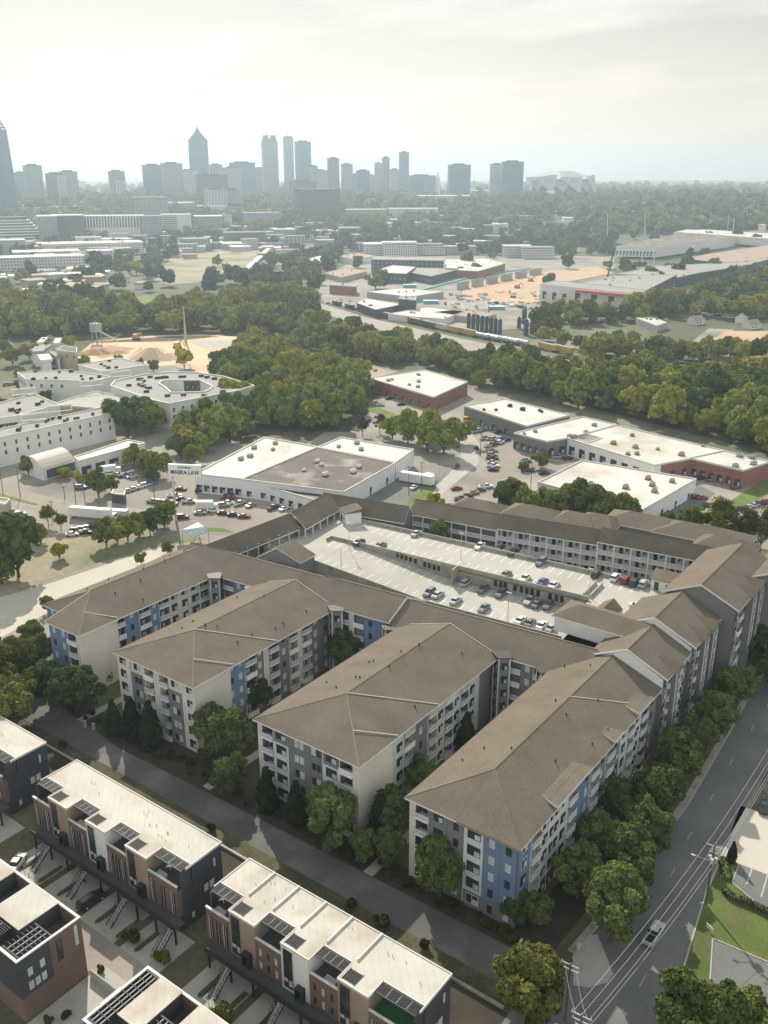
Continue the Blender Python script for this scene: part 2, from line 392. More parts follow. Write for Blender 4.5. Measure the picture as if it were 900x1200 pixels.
# ------------------------------------------------------------ cars
def loft(b, st, m):
    """st: (x, half width, z0, z1, half width at top)"""
    rings = []
    for x, w, z0, z1, wt in st:
        rings.append([(x, -w * .94, z0), (x, -w, z0 + (z1 - z0) * .45), (x, -wt, z1), (x, wt, z1), (x, w, z0 + (z1 - z0) * .45), (x, w * .94, z0)])
    for a, c in zip(rings, rings[1:]):
        for i in range(6):
            j = (i + 1) % 6; b.poly([a[i], a[j], c[j], c[i]], m)
    b.poly(rings[0], m); b.poly(list(reversed(rings[-1])), m)
def car_shapes(kind):
    body, glass, roof = MB(), MB(), MB()
    if kind == 'sedan':
        loft(body, [(-2.3, .72, .35, .75, .6), (-2.2, .84, .25, .92, .74), (-1.5, .9, .2, 1.0, .8), (1.0, .9, .2, .98, .8), (1.9, .88, .22, .86, .74), (2.3, .74, .32, .66, .6)], 'car_paint')
        loft(glass, [(-1.55, .74, .95, .99, .7), (-.95, .76, .95, 1.38, .6), (.25, .76, .95, 1.40, .6), (1.05, .74, .93, .97, .68)], 'glass')
        loft(roof, [(-.95, .60, 1.385, 1.43, .56), (.2, .60, 1.405, 1.45, .56)], 'car_paint')
    elif kind == 'suv':
        loft(body, [(-2.35, .78, .4, 1.0, .7), (-2.25, .9, .3, 1.1, .8), (1.0, .93, .28, 1.1, .82), (2.05, .9, .3, 1.0, .78), (2.35, .78, .4, .8, .66)], 'car_paint')
        loft(glass, [(-2.2, .8, 1.05, 1.12, .76), (-1.95, .8, 1.05, 1.62, .66), (.35, .8, 1.05, 1.64, .66), (1.15, .8, 1.05, 1.1, .74)], 'glass')
        loft(roof, [(-1.95, .66, 1.625, 1.68, .62), (.3, .66, 1.645, 1.70, .62)], 'car_paint')
    else:
        loft(body, [(-2.8, .86, .5, 1.05, .8), (-2.7, .92, .4, 1.1, .86), (1.1, .95, .38, 1.1, .84), (2.5, .9, .4, 1.02, .8), (2.8, .78, .5, .85, .7)], 'car_paint')
        loft(glass, [(-.75, .8, 1.05, 1.15, .76), (-.6, .8, 1.05, 1.68, .66), (.6, .8, 1.05, 1.70, .66), (1.25, .8, 1.05, 1.12, .74)], 'glass')
        loft(roof, [(-.6, .66, 1.69, 1.74, .62), (.55, .66, 1.71, 1.76, .62)], 'car_paint')
        roof.box(-2.6, -.72, 1.105, -.95, .72, 1.115, 'rubber')
    return body, glass, roof
WH = MB()
for k in range(12):
    a0, a1 = k * math.pi / 6, (k + 1) * math.pi / 6
    for y0, y1, r0, r1, m in ((-.11, .11, .33, .33, 'rubber'),):
        WH.poly([(math.cos(a0) * r0, y0, math.sin(a0) * r0), (math.cos(a1) * r0, y0, math.sin(a1) * r0), (math.cos(a1) * r0, y1, math.sin(a1) * r0), (math.cos(a0) * r0, y1, math.sin(a0) * r0)], m)
    for y in (-.11, .11):
        WH.poly([(0, y * 1.05, 0), (math.cos(a0) * .2, y * 1.05, math.sin(a0) * .2), (math.cos(a1) * .2, y * 1.05, math.sin(a1) * .2)], 'galv')
        WH.poly([(0, y, 0), (math.cos(a0) * .33, y, math.sin(a0) * .33), (math.cos(a1) * .33, y, math.sin(a1) * .33)], 'rubber')
def mesh_of(b, name):
    me = bpy.data.meshes.new(name); me.from_pydata(b.v, [], b.f)
    for m in b.mats: me.materials.append(MATS[m])
    me.polygons.foreach_set('material_index', b.m); me.update(); return me
CARM = {}
wheel_me = mesh_of(WH, 'wheel')
for k_ in ('sedan', 'suv', 'pickup'):
    bo, gl, ro = car_shapes(k_)
    one = MB()
    for q in (bo, gl, ro):
        o_ = len(one.v); one.v += q.v
        for f, mi_ in zip(q.f, q.m): one.f.append(tuple(i + o_ for i in f)); one.m.append(one.mi(q.mats[mi_]))
    L_ = {'sedan': 1.4, 'suv': 1.45, 'pickup': 1.75}[k_]
    for sx_ in (-1, 1):
        for sy_ in (-1, 1): one.obox(sx_ * L_, sy_ * .8, .0, .62, .62, .24, 0, 'rubber')
    lights = MB()
    X_ = {'sedan': 2.2, 'suv': 2.28, 'pickup': 2.73}[k_]
    lights.box(X_ - .12, -.14, .62, X_ + .05, .14, .78, 'paint_white')
    CARM[k_] = dict(body=mesh_of(bo, 'body'), window=mesh_of(gl, 'window'), roof=mesh_of(ro, 'roof'), one=mesh_of(one, 'car'), L=L_, light=mesh_of(lights, 'headlight'))
COL = dict(white=(.75, .75, .73), silver=(.42, .44, .45), grey=(.16, .17, .18), black=(.02, .021, .024), blue=(.03, .08, .28), red=(.25, .02, .025), maroon=(.10, .02, .025),
           tan=(.35, .29, .2), green=(.04, .12, .08), teal=(.02, .14, .16), orange=(.55, .16, .03), cream=(.65, .6, .48))
def car(x, y, z, rz, color, kind, label, group=None, detail=True, name='parked_car'):
    d = CARM[kind]; cat = {'sedan': 'car', 'suv': 'car', 'pickup': 'pickup truck'}[kind]
    if not detail:
        o = link(name, d['one'], None, (x, y, z)); o.rotation_euler = (0, 0, rz); o.color = (*COL[color], 1)
        return tag(o, label, cat, group)
    t = thing(name, label, cat, (x, y, z), rz, group)
    bd = link('body', d['body'], t); bd.color = (*COL[color], 1)
    link('window', d['window'], t); r = link('roof', d['roof'], t); r.color = (*COL[color], 1)
    for sx_ in (-1, 1):
        for sy_ in (-1, 1): link('wheel', wheel_me, t, (sx_ * d['L'], sy_ * .82, .33))
    for sy_ in (-.6, .6): link('headlight', d['light'], bd, (0, sy_, 0))
    return t
ORD = ['leftmost', 'second from the left', 'third from the left', 'fourth from the left', 'fifth from the left', 'sixth from the left', 'seventh from the left', 'eighth from the left', 'ninth from the left', 'tenth from the left', 'eleventh from the left', 'twelfth from the left', '13th from the left', '14th from the left', '15th from the left']
def car_row(pts, z, rz, phrase, group, detail=False, jit=.05):
    """pts: (px, py, colour, kind) left to right"""
    for i, (px, py, c, k) in enumerate(pts):
        x, y, _ = P(px, py, z)
        nm = {'sedan': 'car', 'suv': 'SUV', 'pickup': 'pickup truck'}[k]
        car(x, y, z, rz + rnd.uniform(-jit, jit) + (math.pi if rnd.random() < .4 else 0), c, k, f'{c} {nm} {phrase}, {ORD[i]}' if i < len(ORD) else f'{c} {nm} {phrase}', group, detail)

# ------------------------------------------------------------ buildings
WIN = {}
def window_mesh(w, h, kind):
    """window in the x-z plane facing -y, origin at the centre of the sill, frame 4 cm proud"""
    key = (round(w, 1), round(h, 1), kind)
    if key in WIN: return WIN[key]
    b = MB(); f = .09; fm = {'d': 'dark_metal', 'w': 'frame_white', 'b': 'dark_metal', 'n': 'frame_white'}[kind]
    w2 = w / 2
    b.box(-w2, -.05, 0, w2, .0, f, fm); b.box(-w2, -.05, h - f, w2, .0, h, fm)
    b.box(-w2, -.05, f, -w2 + f, 0, h - f, fm); b.box(w2 - f, -.05, f, w2, 0, h - f, fm)
    if w > 1.2: b.box(-.04, -.05, f, .04, 0, h - f, fm)
    g = {'d': 'glass', 'w': 'glass', 'b': 'blind', 'n': 'blind'}[kind]
    b.box(-w2 + f, -.02, f, w2 - f, 0, h - f, g)
    if kind in 'dw' and w > 1.2: b.box(f, -.024, f, w2 - f, -.021, h * .55, 'blind')
    WIN[key] = mesh_of(b, 'window'); return WIN[key]
def put_window(parent, x, y, z, ang, w, h, kind='d', name='window'):
    o = link(name, window_mesh(w, h, kind), parent, (x, y, z)); o.rotation_euler = (0, 0, ang)
    if parent.type == 'EMPTY': o.location = Vector((x, y, z)) - Vector(parent.location)
    return o
BALC = {}
def balcony_mesh(w, col='trim_white'):
    key = (round(w, 1), col)
    if key in BALC: return BALC[key]
    b = MB(); w2 = w / 2
    b.box(-w2, -.45, -.22, w2, 1.4, 0, 'trim_white')
    b.box(-w2, -.45, .95, w2, -.38, 1.05, 'trim_white')
    b.box(-w2, -.45, .0, w2, -.40, .12, 'trim_white')
    b.box(-w2 + .06, -.43, .12, w2 - .06, -.41, .95, col)
    for x in (-w2, w2 - .07): b.box(x, -.45, .0, x + .07, -.38, 1.05, 'trim_white')
    for x in (-w2, w2 - .05): b.box(x, -.38, .0, x + .05, 0, 1.0, col)
    n = int(w / .3)
    for i in range(1, n): b.box(-w2 + i * w / n - .02, -.455, .12, -w2 + i * w / n + .02, -.435, .95, 'trim_white')
    BALC[key] = mesh_of(b, 'balcony'); return BALC[key]
FM = {'c': 'cream', 'g': 'siding_grey', 'b': 'siding_blue', 'l': 'siding_light', 'k': 'siding_dark', 't': 'brick_tan', 'r': 'brick'}
def facade(th, A, B, z0, cols, n=5, fh=3.1, top=None, scale=True):
    """real wall along A->B (outside on the right-hand side walking A->B); cols = (width, colour, type[, colour of top floor, colour of ground floor])
       balconies are real recesses 1.4 m deep"""
    ax, ay = A[0], A[1]; dx, dy = B[0] - ax, B[1] - ay; Ln = math.hypot(dx, dy); dx /= Ln; dy /= Ln
    nx, ny = dy, -dx
    k = Ln / sum(c[0] for c in cols)
    ang = math.atan2(dy, dx)
    s = 0; wall = MB(); zt = z0 + n * fh if top is None else top
    pt = lambda u, o=0.: (ax + dx * u + nx * o, ay + dy * u + ny * o)
    for c in cols:
        w = c[0] * k; col, typ = c[1], c[2]
        tc = c[3] if len(c) > 3 and c[3] else col; gc = c[4] if len(c) > 4 and c[4] else col
        u0, u1 = s, s + w; s += w; um = (u0 + u1) / 2
        for i in range(n):
            za = z0 + i * fh; zb = z0 + (i + 1) * fh if i < n - 1 else zt
            m = FM[tc if i == n - 1 else gc if i == 0 else col]
            off = 0
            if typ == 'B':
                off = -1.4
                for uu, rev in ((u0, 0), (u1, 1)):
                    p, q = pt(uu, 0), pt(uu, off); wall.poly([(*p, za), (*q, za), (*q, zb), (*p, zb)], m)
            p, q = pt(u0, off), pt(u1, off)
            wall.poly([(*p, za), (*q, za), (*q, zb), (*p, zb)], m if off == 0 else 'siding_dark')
            g = rnd.random()
            if typ == 'B':
                x, y = pt(um, -1.36); put_window(th, x, y, za + .05, ang, w * .72, 2.2, 'd' if g < .8 else 'w', 'balcony_door')
                x, y = pt(um, 0); o = link('balcony', balcony_mesh(w, rnd.choice(['steel', 'steel', 'trim_white', 'steel', 'tan_wall' if g > .9 else 'steel'])), th, Vector((x, y, za)) - Vector(th.location)); o.rotation_euler = (0, 0, ang)
            else:
                ws = {'w': [(0, min(1.8, w * .72), 1.8)], 'W': [(0, min(2.5, w * .68), 1.9)], 's': [(0, .95, 1.5)], 'S': [(-w * .24, .95, 1.45), (w * .24, .95, 1.45)], 'P': [(-.6, .9, 1.45), (.6, .9, 1.45)], '-': [], 'T': [(-w * .25, 1.4, 1.7), (w * .25, 1.4, 1.7)]}[typ]
                for du, ww, hh in ws:
                    x, y = pt(um + du, .003)
                    kd = ('d' if rnd.random() < .8 else 'w') if ww > 1.2 else ('n' if rnd.random() < .55 else 'd')
                    put_window(th, x, y, za + .8, ang, ww, hh, kd)
        # trim between colours
        p = pt(u0, .03)
        wall.obox(p[0], p[1], z0, zt - .02, .12, .06, ang, 'trim_white' if typ == 'B' or col in 'cl' else FM[col])
        if typ == 'B': 
            x, y = pt(um, -.7)
    return part(wall, 'wall', th)
def roof_slab(b, pts, m, t=.28, edge='trim_white'):
    """one sloping roof plane with thickness"""
    top = [Vector(p) for p in pts]; n = (top[1] - top[0]).cross(top[2] - top[0])
    if n.z < 0: top.reverse()
    bot = [p - Vector((0, 0, t)) for p in top]
    b.poly(top, m); b.poly(list(reversed(bot)), 'trim_white')
    for i in range(len(top)):
        j = (i + 1) % len(top); b.poly([bot[i], bot[j], top[j], top[i]], edge)
def hip_roof(th, x0, x1, y0, y1, ze, zr, gable_end=True, name='roof'):
    """ridge runs along Y; hipped at y0, gable (or hip) at y1"""
    b = MB(); xm = (x0 + x1) / 2; hw = (x1 - x0) / 2; ya = y0 + hw * .98; yb = y1 if gable_end else y1 - hw
    a, c, d, e = (x0, y0, ze), (x1, y0, ze), (x1, y1, ze), (x0, y1, ze); r0, r1 = (xm, ya, zr), (xm, yb, zr)
    roof_slab(b, [a, c, r0], 'shingle'); roof_slab(b, [c, d, r1, r0], 'shingle'); roof_slab(b, [e, a, r0, r1], 'shingle')
    if not gable_end: roof_slab(b, [d, e, r1], 'shingle')
    o = part(b, name, th)
    cp = MB(); up = Vector((0, 0, .04))
    for p, q in ((a, r0), (c, r0), (r0, r1)): cp.bar(Vector(p) + up * 0, Vector(q) + up * 0, .09, 'shingle_cap' if p != r0 else 'shingle')
    part(cp, 'ridge_cap', o)
    return o
def gable_block(th, e0, e1, r0, r1, wallm='siding_grey', z0=0, over=.6, ends=True, endm=None, hip0=0, back=None, drop=None, name='roof'):
    """e0-e1: front eave, r0-r1 ridge (world points with z). The back slope mirrors the front."""
    e0, e1, r0, r1 = map(Vector, (e0, e1, r0, r1))
    b0 = r0 + (r0 - e0) * Vector((1, 1, 0)) if back is None else Vector(back[0]); b1 = r1 + (r1 - e1) * Vector((1, 1, 0)) if back is None else Vector(back[1])
    b0.z, b1.z = e0.z, e1.z
    b = MB(); roof_slab(b, [e0, e1, r1, r0], 'shingle'); roof_slab(b, [b1, b0, r0, r1], 'shingle')
    if hip0: roof_slab(b, [b0, e0, r0], 'shingle')
    o = part(b, name, th)
    cp = MB(); cp.bar(r0, r1, .09, 'shingle'); part(cp, 'ridge_cap', o)
    # walls under it
    d = (e1 - e0).normalized(); n = (b0 - e0); n.z = 0; n.normalize()
    w = MB(); s = over
    q = [e0 + d * .3 + n * s, e1 - d * .3 + n * s, b1 - d * .3 - n * s, b0 + d * .3 - n * s]
    w.prism([(v.x, v.y) for v in q], z0, min(e0.z, e1.z) - .25, wallm)
    em = endm or wallm
    for (p, r, k, sg) in ((e0, r0, b0, 1), (e1, r1, b1, -1)):
        o_ = d * .28 * sg
        w.poly([p + o_ + n * s - Vector((0, 0, .3)), k + o_ - n * s - Vector((0, 0, .3)), r + o_ - Vector((0, 0, .28))], em)
    part(w, 'wall', th)
    return o
def flat_building(name, label, cat, pts, zt, wallm, roofm, z0=0, parapet=.5, group=None, px=True, cop='coping', wins=None, units=0, unit_m='grey_far', pz=None, awnings=None):
    """pts = roof outline (pixels at zt); wins = list of (edge index, count, width, height, sill, kind)"""
    if px:
        e_ = elev(dist_ground(sum(p[1] for p in pts) / len(pts) + 4)); zt += e_; z0 += e_
    Q = [P(x, y, zt)[:2] for x, y in pts] if px else [tuple(p[:2]) for p in pts]
    if len(Q) == 3: Q.append((Q[0][0] + Q[2][0] - Q[1][0], Q[0][1] + Q[2][1] - Q[1][1]))
    a = sum(Q[i][0] * Q[(i + 1) % len(Q)][1] - Q[(i + 1) % len(Q)][0] * Q[i][1] for i in range(len(Q)))
    cx = sum(q[0] for q in Q) / len(Q); cy = sum(q[1] for q in Q) / len(Q)
    t = thing(name, label, cat, (cx, cy, z0), 0, group)
    P2 = Q if a > 0 else list(reversed(Q)); n = len(P2)
    w = MB(); w.prism(P2, z0, zt - .02, wallm); wo = part(w, 'wall', t)
    r = MB(); r.poly([(*q, zt + .01) for q in P2], roofm); ro = part(r, 'roof', t)
    cpb = MB()
    for i in range(n):
        A, B = Vector((*P2[i], 0)), Vector((*P2[(i + 1) % n], 0)); d = (B - A).normalized(); nn = Vector((d.y, -d.x, 0))
        q = [A - nn * .0 + nn * .06 - d * .06, B + nn * .06 + d * .06, B - nn * .3 - d * .3, A - nn * .3 + d * .3]
        cpb.prism([(v.x, v.y) for v in q], zt - .25, zt + parapet + i * .003, cop)
    part(cpb, 'parapet', t)
    if wins:
        for (ei, cnt, ww, hh, sill, kd) in wins:
            A, B = Q[ei], Q[(ei + 1) % len(Q)]
            if a < 0: A, B = B, A
            dx, dy = B[0] - A[0], B[1] - A[1]; Ln = math.hypot(dx, dy); ang = math.atan2(dy, dx)
            for i in range(cnt):
                u = (i + .5) / cnt; put_window(t, A[0] + dx * u + dy / Ln * .004, A[1] + dy * u - dx / Ln * .004, z0 + sill, ang, ww, hh, kd)
    g = random.Random(len(label) * 7 + int(cx))
    k = 0; tries = 0
    while k < units and tries < 400:
        tries += 1
        u, v = g.uniform(.1, .9), g.uniform(.12, .88)
        if len(Q) == 4: x = (1 - u) * (1 - v) * Q[0][0] + u * (1 - v) * Q[1][0] + u * v * Q[2][0] + (1 - u) * v * Q[3][0]; y = (1 - u) * (1 - v) * Q[0][1] + u * (1 - v) * Q[1][1] + u * v * Q[2][1] + (1 - u) * v * Q[3][1]
        else:
            x, y = g.uniform(min(q[0] for q in Q), max(q[0] for q in Q)), g.uniform(min(q[1] for q in Q), max(q[1] for q in Q))
            ins = False
            for i in range(n):
                (xa, ya), (xb, yb) = P2[i], P2[(i + 1) % n]
                if (ya > y) != (yb > y) and x < (xb - xa) * (y - ya) / (yb - ya) + xa: ins = not ins
            if not ins: continue
        b = MB(); ang = math.atan2(Q[1][1] - Q[0][1], Q[1][0] - Q[0][0]); s = g.uniform(.8, 1.5)
        b.obox(x, y, zt + .05, zt + .25, s * 1.7, s * 1.2, ang, 'dark_metal'); b.obox(x, y, zt + .25, zt + .25 + s * .8, s * 1.5, s, ang, unit_m); b.obox(x, y, zt + .26 + s * .8, zt + .3 + s * .8, s * .7, s * .7, ang + .78, 'dark_metal')
        part(b, 'roof_unit', ro); k += 1
    return t
# ============================================================ GROUND NEAR
far_ground = MB(); far_ground.poly([(-11500, -2500, 0), (5500, -2500, 0), (5500, 11500, 0), (-11500, 11500, 0)], 'ground_far'); tag(far_ground.build('ground'), kind='structure')
sheet('ground_near', [(-330, -40), (-30 + 60, -40), (60, 330), (-330, 330)], .006, 'ground_near', px=False)
# lane and its kerb
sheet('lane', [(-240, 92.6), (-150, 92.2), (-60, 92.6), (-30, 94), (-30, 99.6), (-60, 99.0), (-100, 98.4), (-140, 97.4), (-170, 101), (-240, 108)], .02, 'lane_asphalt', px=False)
sheet('grass_verge', [(-200, 89.3), (-41, 89.3), (-41, 92.6), (-200, 92.4)], .014, 'weeds', px=False)
sheet('soil_strip', [(-200, 81), (-41, 81), (-41, 88.9), (-200, 88.9)], .012, 'mulch', px=False)
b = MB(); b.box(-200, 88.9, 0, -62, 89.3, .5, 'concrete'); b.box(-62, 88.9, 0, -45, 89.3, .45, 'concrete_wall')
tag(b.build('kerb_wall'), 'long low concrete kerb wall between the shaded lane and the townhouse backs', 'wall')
# planting in front of the wings
sheet('planting_bed', [(-185, 100.2), (-168, 101), (-140, 97.6), (-100, 98.6), (-60, 99.2), (-44, 99.6), (-44, 106), (-185, 106)], .03, 'mulch', px=False)
for i, (x0, x1) in enumerate(((-160.5, -149.5), (-124, -107.5), (-81.5, -71.8))):
    sheet('courtyard', [(x0, 104), (x1, 104), (x1, 150), (x0, 150)], .035, 'grass' if i != 1 else 'mulch', px=False)
    sheet('courtyard_path', [((x0 + x1) / 2 - 1, 99), ((x0 + x1) / 2 + 1, 99), ((x0 + x1) / 2 + 1.5, 150), ((x0 + x1) / 2 - .5, 150)], .045, 'concrete', px=False)

# ============================================================ TOWNHOUSES
def pergola(t, x0, x1, y0, y1, z, name='pergola', n=6):
    b = MB(); b.box(x0, y0, z - .18, x1, y0 + .15, z, 'dark_metal'); b.box(x0, y1 - .15, z - .18, x1, y1, z, 'dark_metal')
    for i in range(n + 1):
        y = y0 + .15 + (y1 - y0 - .4) * i / n; b.box(x0, y, z - .12, x1, y + .1, z + .02, 'dark_metal')
    for i in range(1, 4):
        x = x0 + (x1 - x0) * i / 4; b.box(x, y0, z - .15, x + .08, y1, z - .005, 'steel')
    part(b, name, t)
def stair(t, x, y_top, z_top, y_bot):
    b = MB(); n = 14
    for i in range(n):
        y = y_top + (y_bot - y_top) * i / n; z = z_top * (1 - (i + 1) / n)
        b.box(x - .5, y - abs(y_bot - y_top) / n, z, x + .5, y, z + .07, 'steel')
    for s in (-.55, .55):
        b.beam((x + s, y_top, z_top + .05), (x + s, y_bot, .15), .08, .25, 'dark_metal')
        b.beam((x + s, y_top, z_top + 1.05), (x + s, y_bot, 1.1), .06, .06, 'dark_metal')
        for i in range(0, n + 1, 2):
            y = y_top + (y_bot - y_top) * i / n; z = z_top * (1 - i / n); b.box(x + s - .03, y - .03, z, x + s + .03, y + .03, z + 1.0, 'dark_metal')
    for s in (-.55, .55):
        b.box(x + s - .04, y_bot - 1.0, 0, x + s + .04, y_bot, .06, 'steel'); b.box(x + s - .03, y_bot - 1.0, 0, x + s + .03, y_bot - .94, 1.0, 'steel'); b.box(x + s - .03, y_bot - 1.0, .95, x + s + .03, y_bot, 1.0, 'steel')
    b.box(x - .55, y_bot - 1.0, .95, x + .55, y_bot - .95, 1.0, 'steel')
    part(b, 'stair', t)
def town_row(x0, n, label, white_bays, seams, end_l=True, right_pit_green=False):
    """modules of 9.95 m: terrace 5.0 + bay 4.95; ends with a terrace. y 71.3..80.8"""
    Z = 11.0; M = 10.12; L = n * M + 6.6; x1 = x0 + L; yb = 80.8; yf = 71.4
    t = thing('townhouse_row', label, 'townhouses', ((x0 + x1) / 2, 76, 0))
    ter = [(x0 + k * M, x0 + k * M + 5.0) for k in range(n)] + [(x0 + n * M, x1)]
    bay = [(x0 + k * M + 5.0, x0 + (k + 1) * M) for k in range(n)]
    # main wall mass behind the terraces, end walls charcoal
    w = MB(); w.box(x0, 74.6, 0, x1, yb, Z - .02, 'charcoal')
    w.box(x0 + .02, yf + 1.0, 0, x0 + .3, 74.6, Z - .3, 'charcoal'); w.box(x1 - .3, yf + 1.0, 0, x1 - .02, 74.6, Z - .3, 'charcoal')
    part(w, 'wall', t)
    r = MB(); pr = MB()
    r.box(x0 - .05, 74.6, Z - .015, x1 + .05, yb + .05, Z + .02, 'membrane')
    for a, c in bay: r.box(a, yf, Z - .015, c, 74.6, Z + .02, 'membrane')
    for a, c in ter:
        r.box(a, 72.7, Z - .02, a + .0001, 74.6, Z + .015, 'membrane')
    ro = part(r, 'roof', t)
    # edge trim
    pr.box(x0 - .12, yb - .0, Z - .3, x1 + .12, yb + .14, Z + .16, 'coping')
    for x in (x0 - .12, x1 - .02): pr.box(x, 73.4, Z - .25, x + .14, yb, Z + .15, 'coping')
    for a, c in ter:
        pr.box(a + .1, 74.55, Z - .2, c - .1, 74.7, Z + .1, 'coping')
    for a, c in bay:
        pr.box(a - .04, yf - .1, Z - .28, c + .04, yf + .06, Z + .1, 'coping')
        for x in (a - .05, c - .07): pr.box(x, yf + .06, Z - .28, x + .12, 74.5, Z + .09, 'coping')
    part(pr, 'roof_edge', t)
    if seams:
        for k in range(1, n * 2):
            xs = x0 + (k * M + 5.0 * 0) / 2 + (.2 if k % 2 else 0)
            b = MB(); b.box(xs, 75.2, Z + .02, xs + .22, yb + .05, Z + .35, 'coping'); part(b, 'party_wall', ro)
    g = random.Random(int(x0))
    for k in range(n * 3 + 2):
        xx, yy = g.uniform(x0 + 1, x1 - 1), g.choice([75.8, 77.2, 78.6, 79.3]) + g.uniform(-.3, .3)
        for q in range(g.choice([1, 2])):
            b = MB(); b.bar((xx + q * .8, yy, Z), (xx + q * .8, yy, Z + g.uniform(.3, .55)), .06, 'steel'); part(b, 'vent_pipe', ro)
    for k, (a, c) in enumerate(bay):
        m = 'gable_white' if k in white_bays else 'brick_tan'
        b = MB(); b.box(a + .02, yf, 3.1, c - .02, 74.58, Z - .03, m)
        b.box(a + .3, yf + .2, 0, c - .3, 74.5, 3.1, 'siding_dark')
        bo = part(b, 'bay', t)
        # corner strips
        b = MB()
        for x in (a, a + 2.15, c - .18): b.box(x, yf - .05, 3.1, x + .18, yf, Z - .28, 'coping' if k in white_bays else 'brick_tan')
        part(b, 'trim', bo)
        b = MB(); b.box(a + .35, yf - .03, 3.5, a + 2.05, yf + .01, Z - .7, 'glass')
        for zz in (5.3, 5.9, 7.8, 8.4, 10.2): b.box(a + .33, yf - .045, zz, a + 2.07, yf - .03, zz + .07, 'dark_metal')
        b.box(a + 1.15, yf - .045, 3.5, a + 1.22, yf - .03, Z - .7, 'dark_metal'); b.box(a + .4, yf - .04, 4.6, a + 1.1, yf - .031, 5.2, 'blind'); b.box(a + 1.3, yf - .04, 4.0, a + 1.95, yf - .031, 5.1, 'blind')
        part(b, 'tall_window', t)
        # roof opening above the bay
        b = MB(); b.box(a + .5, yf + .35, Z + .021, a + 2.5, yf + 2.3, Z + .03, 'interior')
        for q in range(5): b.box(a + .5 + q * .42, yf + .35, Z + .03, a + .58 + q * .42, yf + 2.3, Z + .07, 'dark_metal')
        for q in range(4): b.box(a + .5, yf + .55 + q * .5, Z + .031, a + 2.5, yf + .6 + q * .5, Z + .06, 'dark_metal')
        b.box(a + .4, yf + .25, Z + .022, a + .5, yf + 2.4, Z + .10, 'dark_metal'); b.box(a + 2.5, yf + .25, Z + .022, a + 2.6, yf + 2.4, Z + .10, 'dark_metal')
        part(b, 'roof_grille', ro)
        b = MB(); b.box(a + 3.0, yf - .9, 5.3, a + 4.3, yf, 5.5, 'dark_metal'); b.box(a + 3.0, yf - .9, 3.2, a + 3.15, yf, 5.3, 'dark_metal'); b.box(a + 4.15, yf - .9, 3.2, a + 4.3, yf, 5.3, 'dark_metal'); b.box(a + 3.2, yf - .03, 3.2, a + 4.1, yf - .005, 5.2, 'interior')
        part(b, 'entrance_porch', t)
    for k, (a, c) in enumerate(ter):
        m = 'brick'
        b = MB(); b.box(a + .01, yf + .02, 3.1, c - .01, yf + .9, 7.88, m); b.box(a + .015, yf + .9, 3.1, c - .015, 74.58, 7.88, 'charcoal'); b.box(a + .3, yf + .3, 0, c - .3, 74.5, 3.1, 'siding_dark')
        b.box(a, yf, 7.9, c, yf + .25, 8.8, m)
        bo = part(b, 'front_wall', t)
        b = MB(); b.box(a - .02, yf - .06, 8.8, c + .02, yf + .3, 8.95, 'coping'); part(b, 'parapet', bo)
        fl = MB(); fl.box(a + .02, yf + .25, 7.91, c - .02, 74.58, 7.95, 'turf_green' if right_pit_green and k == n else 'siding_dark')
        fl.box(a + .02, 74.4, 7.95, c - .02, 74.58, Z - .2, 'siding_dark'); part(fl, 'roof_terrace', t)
        pergola(t, a + .1, c - .1, 72.6, 74.5, Z - .02)
        # chairs / plants suggestion: a sofa and planter as small things
        nW = 3 if not seams or k == 0 else 2
        for q in range(3):
            b = MB(); xq = a + .7 + q * (c - a - 2.0) / 2 + (.0 if seams and k else 0)
            if seams and 0 < k < n:
                b.box(xq, yf - .02, 3.9, xq + .45, yf + .03, 5.1, 'blind' if (q + k) % 2 else 'glass'); part(b, 'window', t); b = MB(); b.box(xq, yf - .02, 6.2, xq + .45, yf + .03, 7.4, 'blind' if (q + k) % 2 else 'glass')
            else:
                b.box(xq, yf - .02, 3.4, xq + .75, yf + .03, 7.5, 'glass'); b.box(xq + .34, yf - .035, 3.4, xq + .40, yf - .02, 7.5, 'coping'); b.box(xq, yf - .035, 5.3, xq + .75, yf - .02, 5.6, 'siding_dark')
                b.box(xq - .12, yf - .04, 3.3, xq - .02, yf + .02, 7.6, 'coping' if q in (0, 2) else 'dark_metal')
            part(b, 'window', t)
    # right end wall windows
    for y, z, w_, h_ in ((78.4, 4.2, .9, 1.3), (77.2, 4.2, .8, 1.3), (79.2, 7.6, .35, 1.6), (74.2, 1.2, .5, 1.0)):
        put_window(t, x1 + .004, y, z, R(90), w_, h_, 'n')
    # deck, posts
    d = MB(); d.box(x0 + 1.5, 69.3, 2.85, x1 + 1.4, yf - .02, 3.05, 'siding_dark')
    d.box(x0 + 1.5, 69.25, 3.05, x1 + 1.4, 69.33, 3.95, 'dark_metal')
    for q in range(n * 3):
        xq = x0 + 2 + q * (L - 1) / (n * 3 - 1); d.box(xq, 69.4, 0, xq + .25, 69.65, 2.85, 'dark_metal')
    part(d, 'walkway', t)
    for k in range(n + 1):
        stair(t, x0 + 6.6 + k * M if k < n else x1 + .6, 69.2, 3.0, 65.6)
    return t
town_row(-129.0, 3, 'townhouse row with white roof and one white bay, above the driveways with the black car', {1}, False)
town_row(-85.7, 3, 'townhouse row with stained, seamed white roof at the bottom centre', {1}, True, right_pit_green=True)
town_row(-175.4, 3, 'partly seen townhouse with white roof at the left edge of the picture', {1}, False)
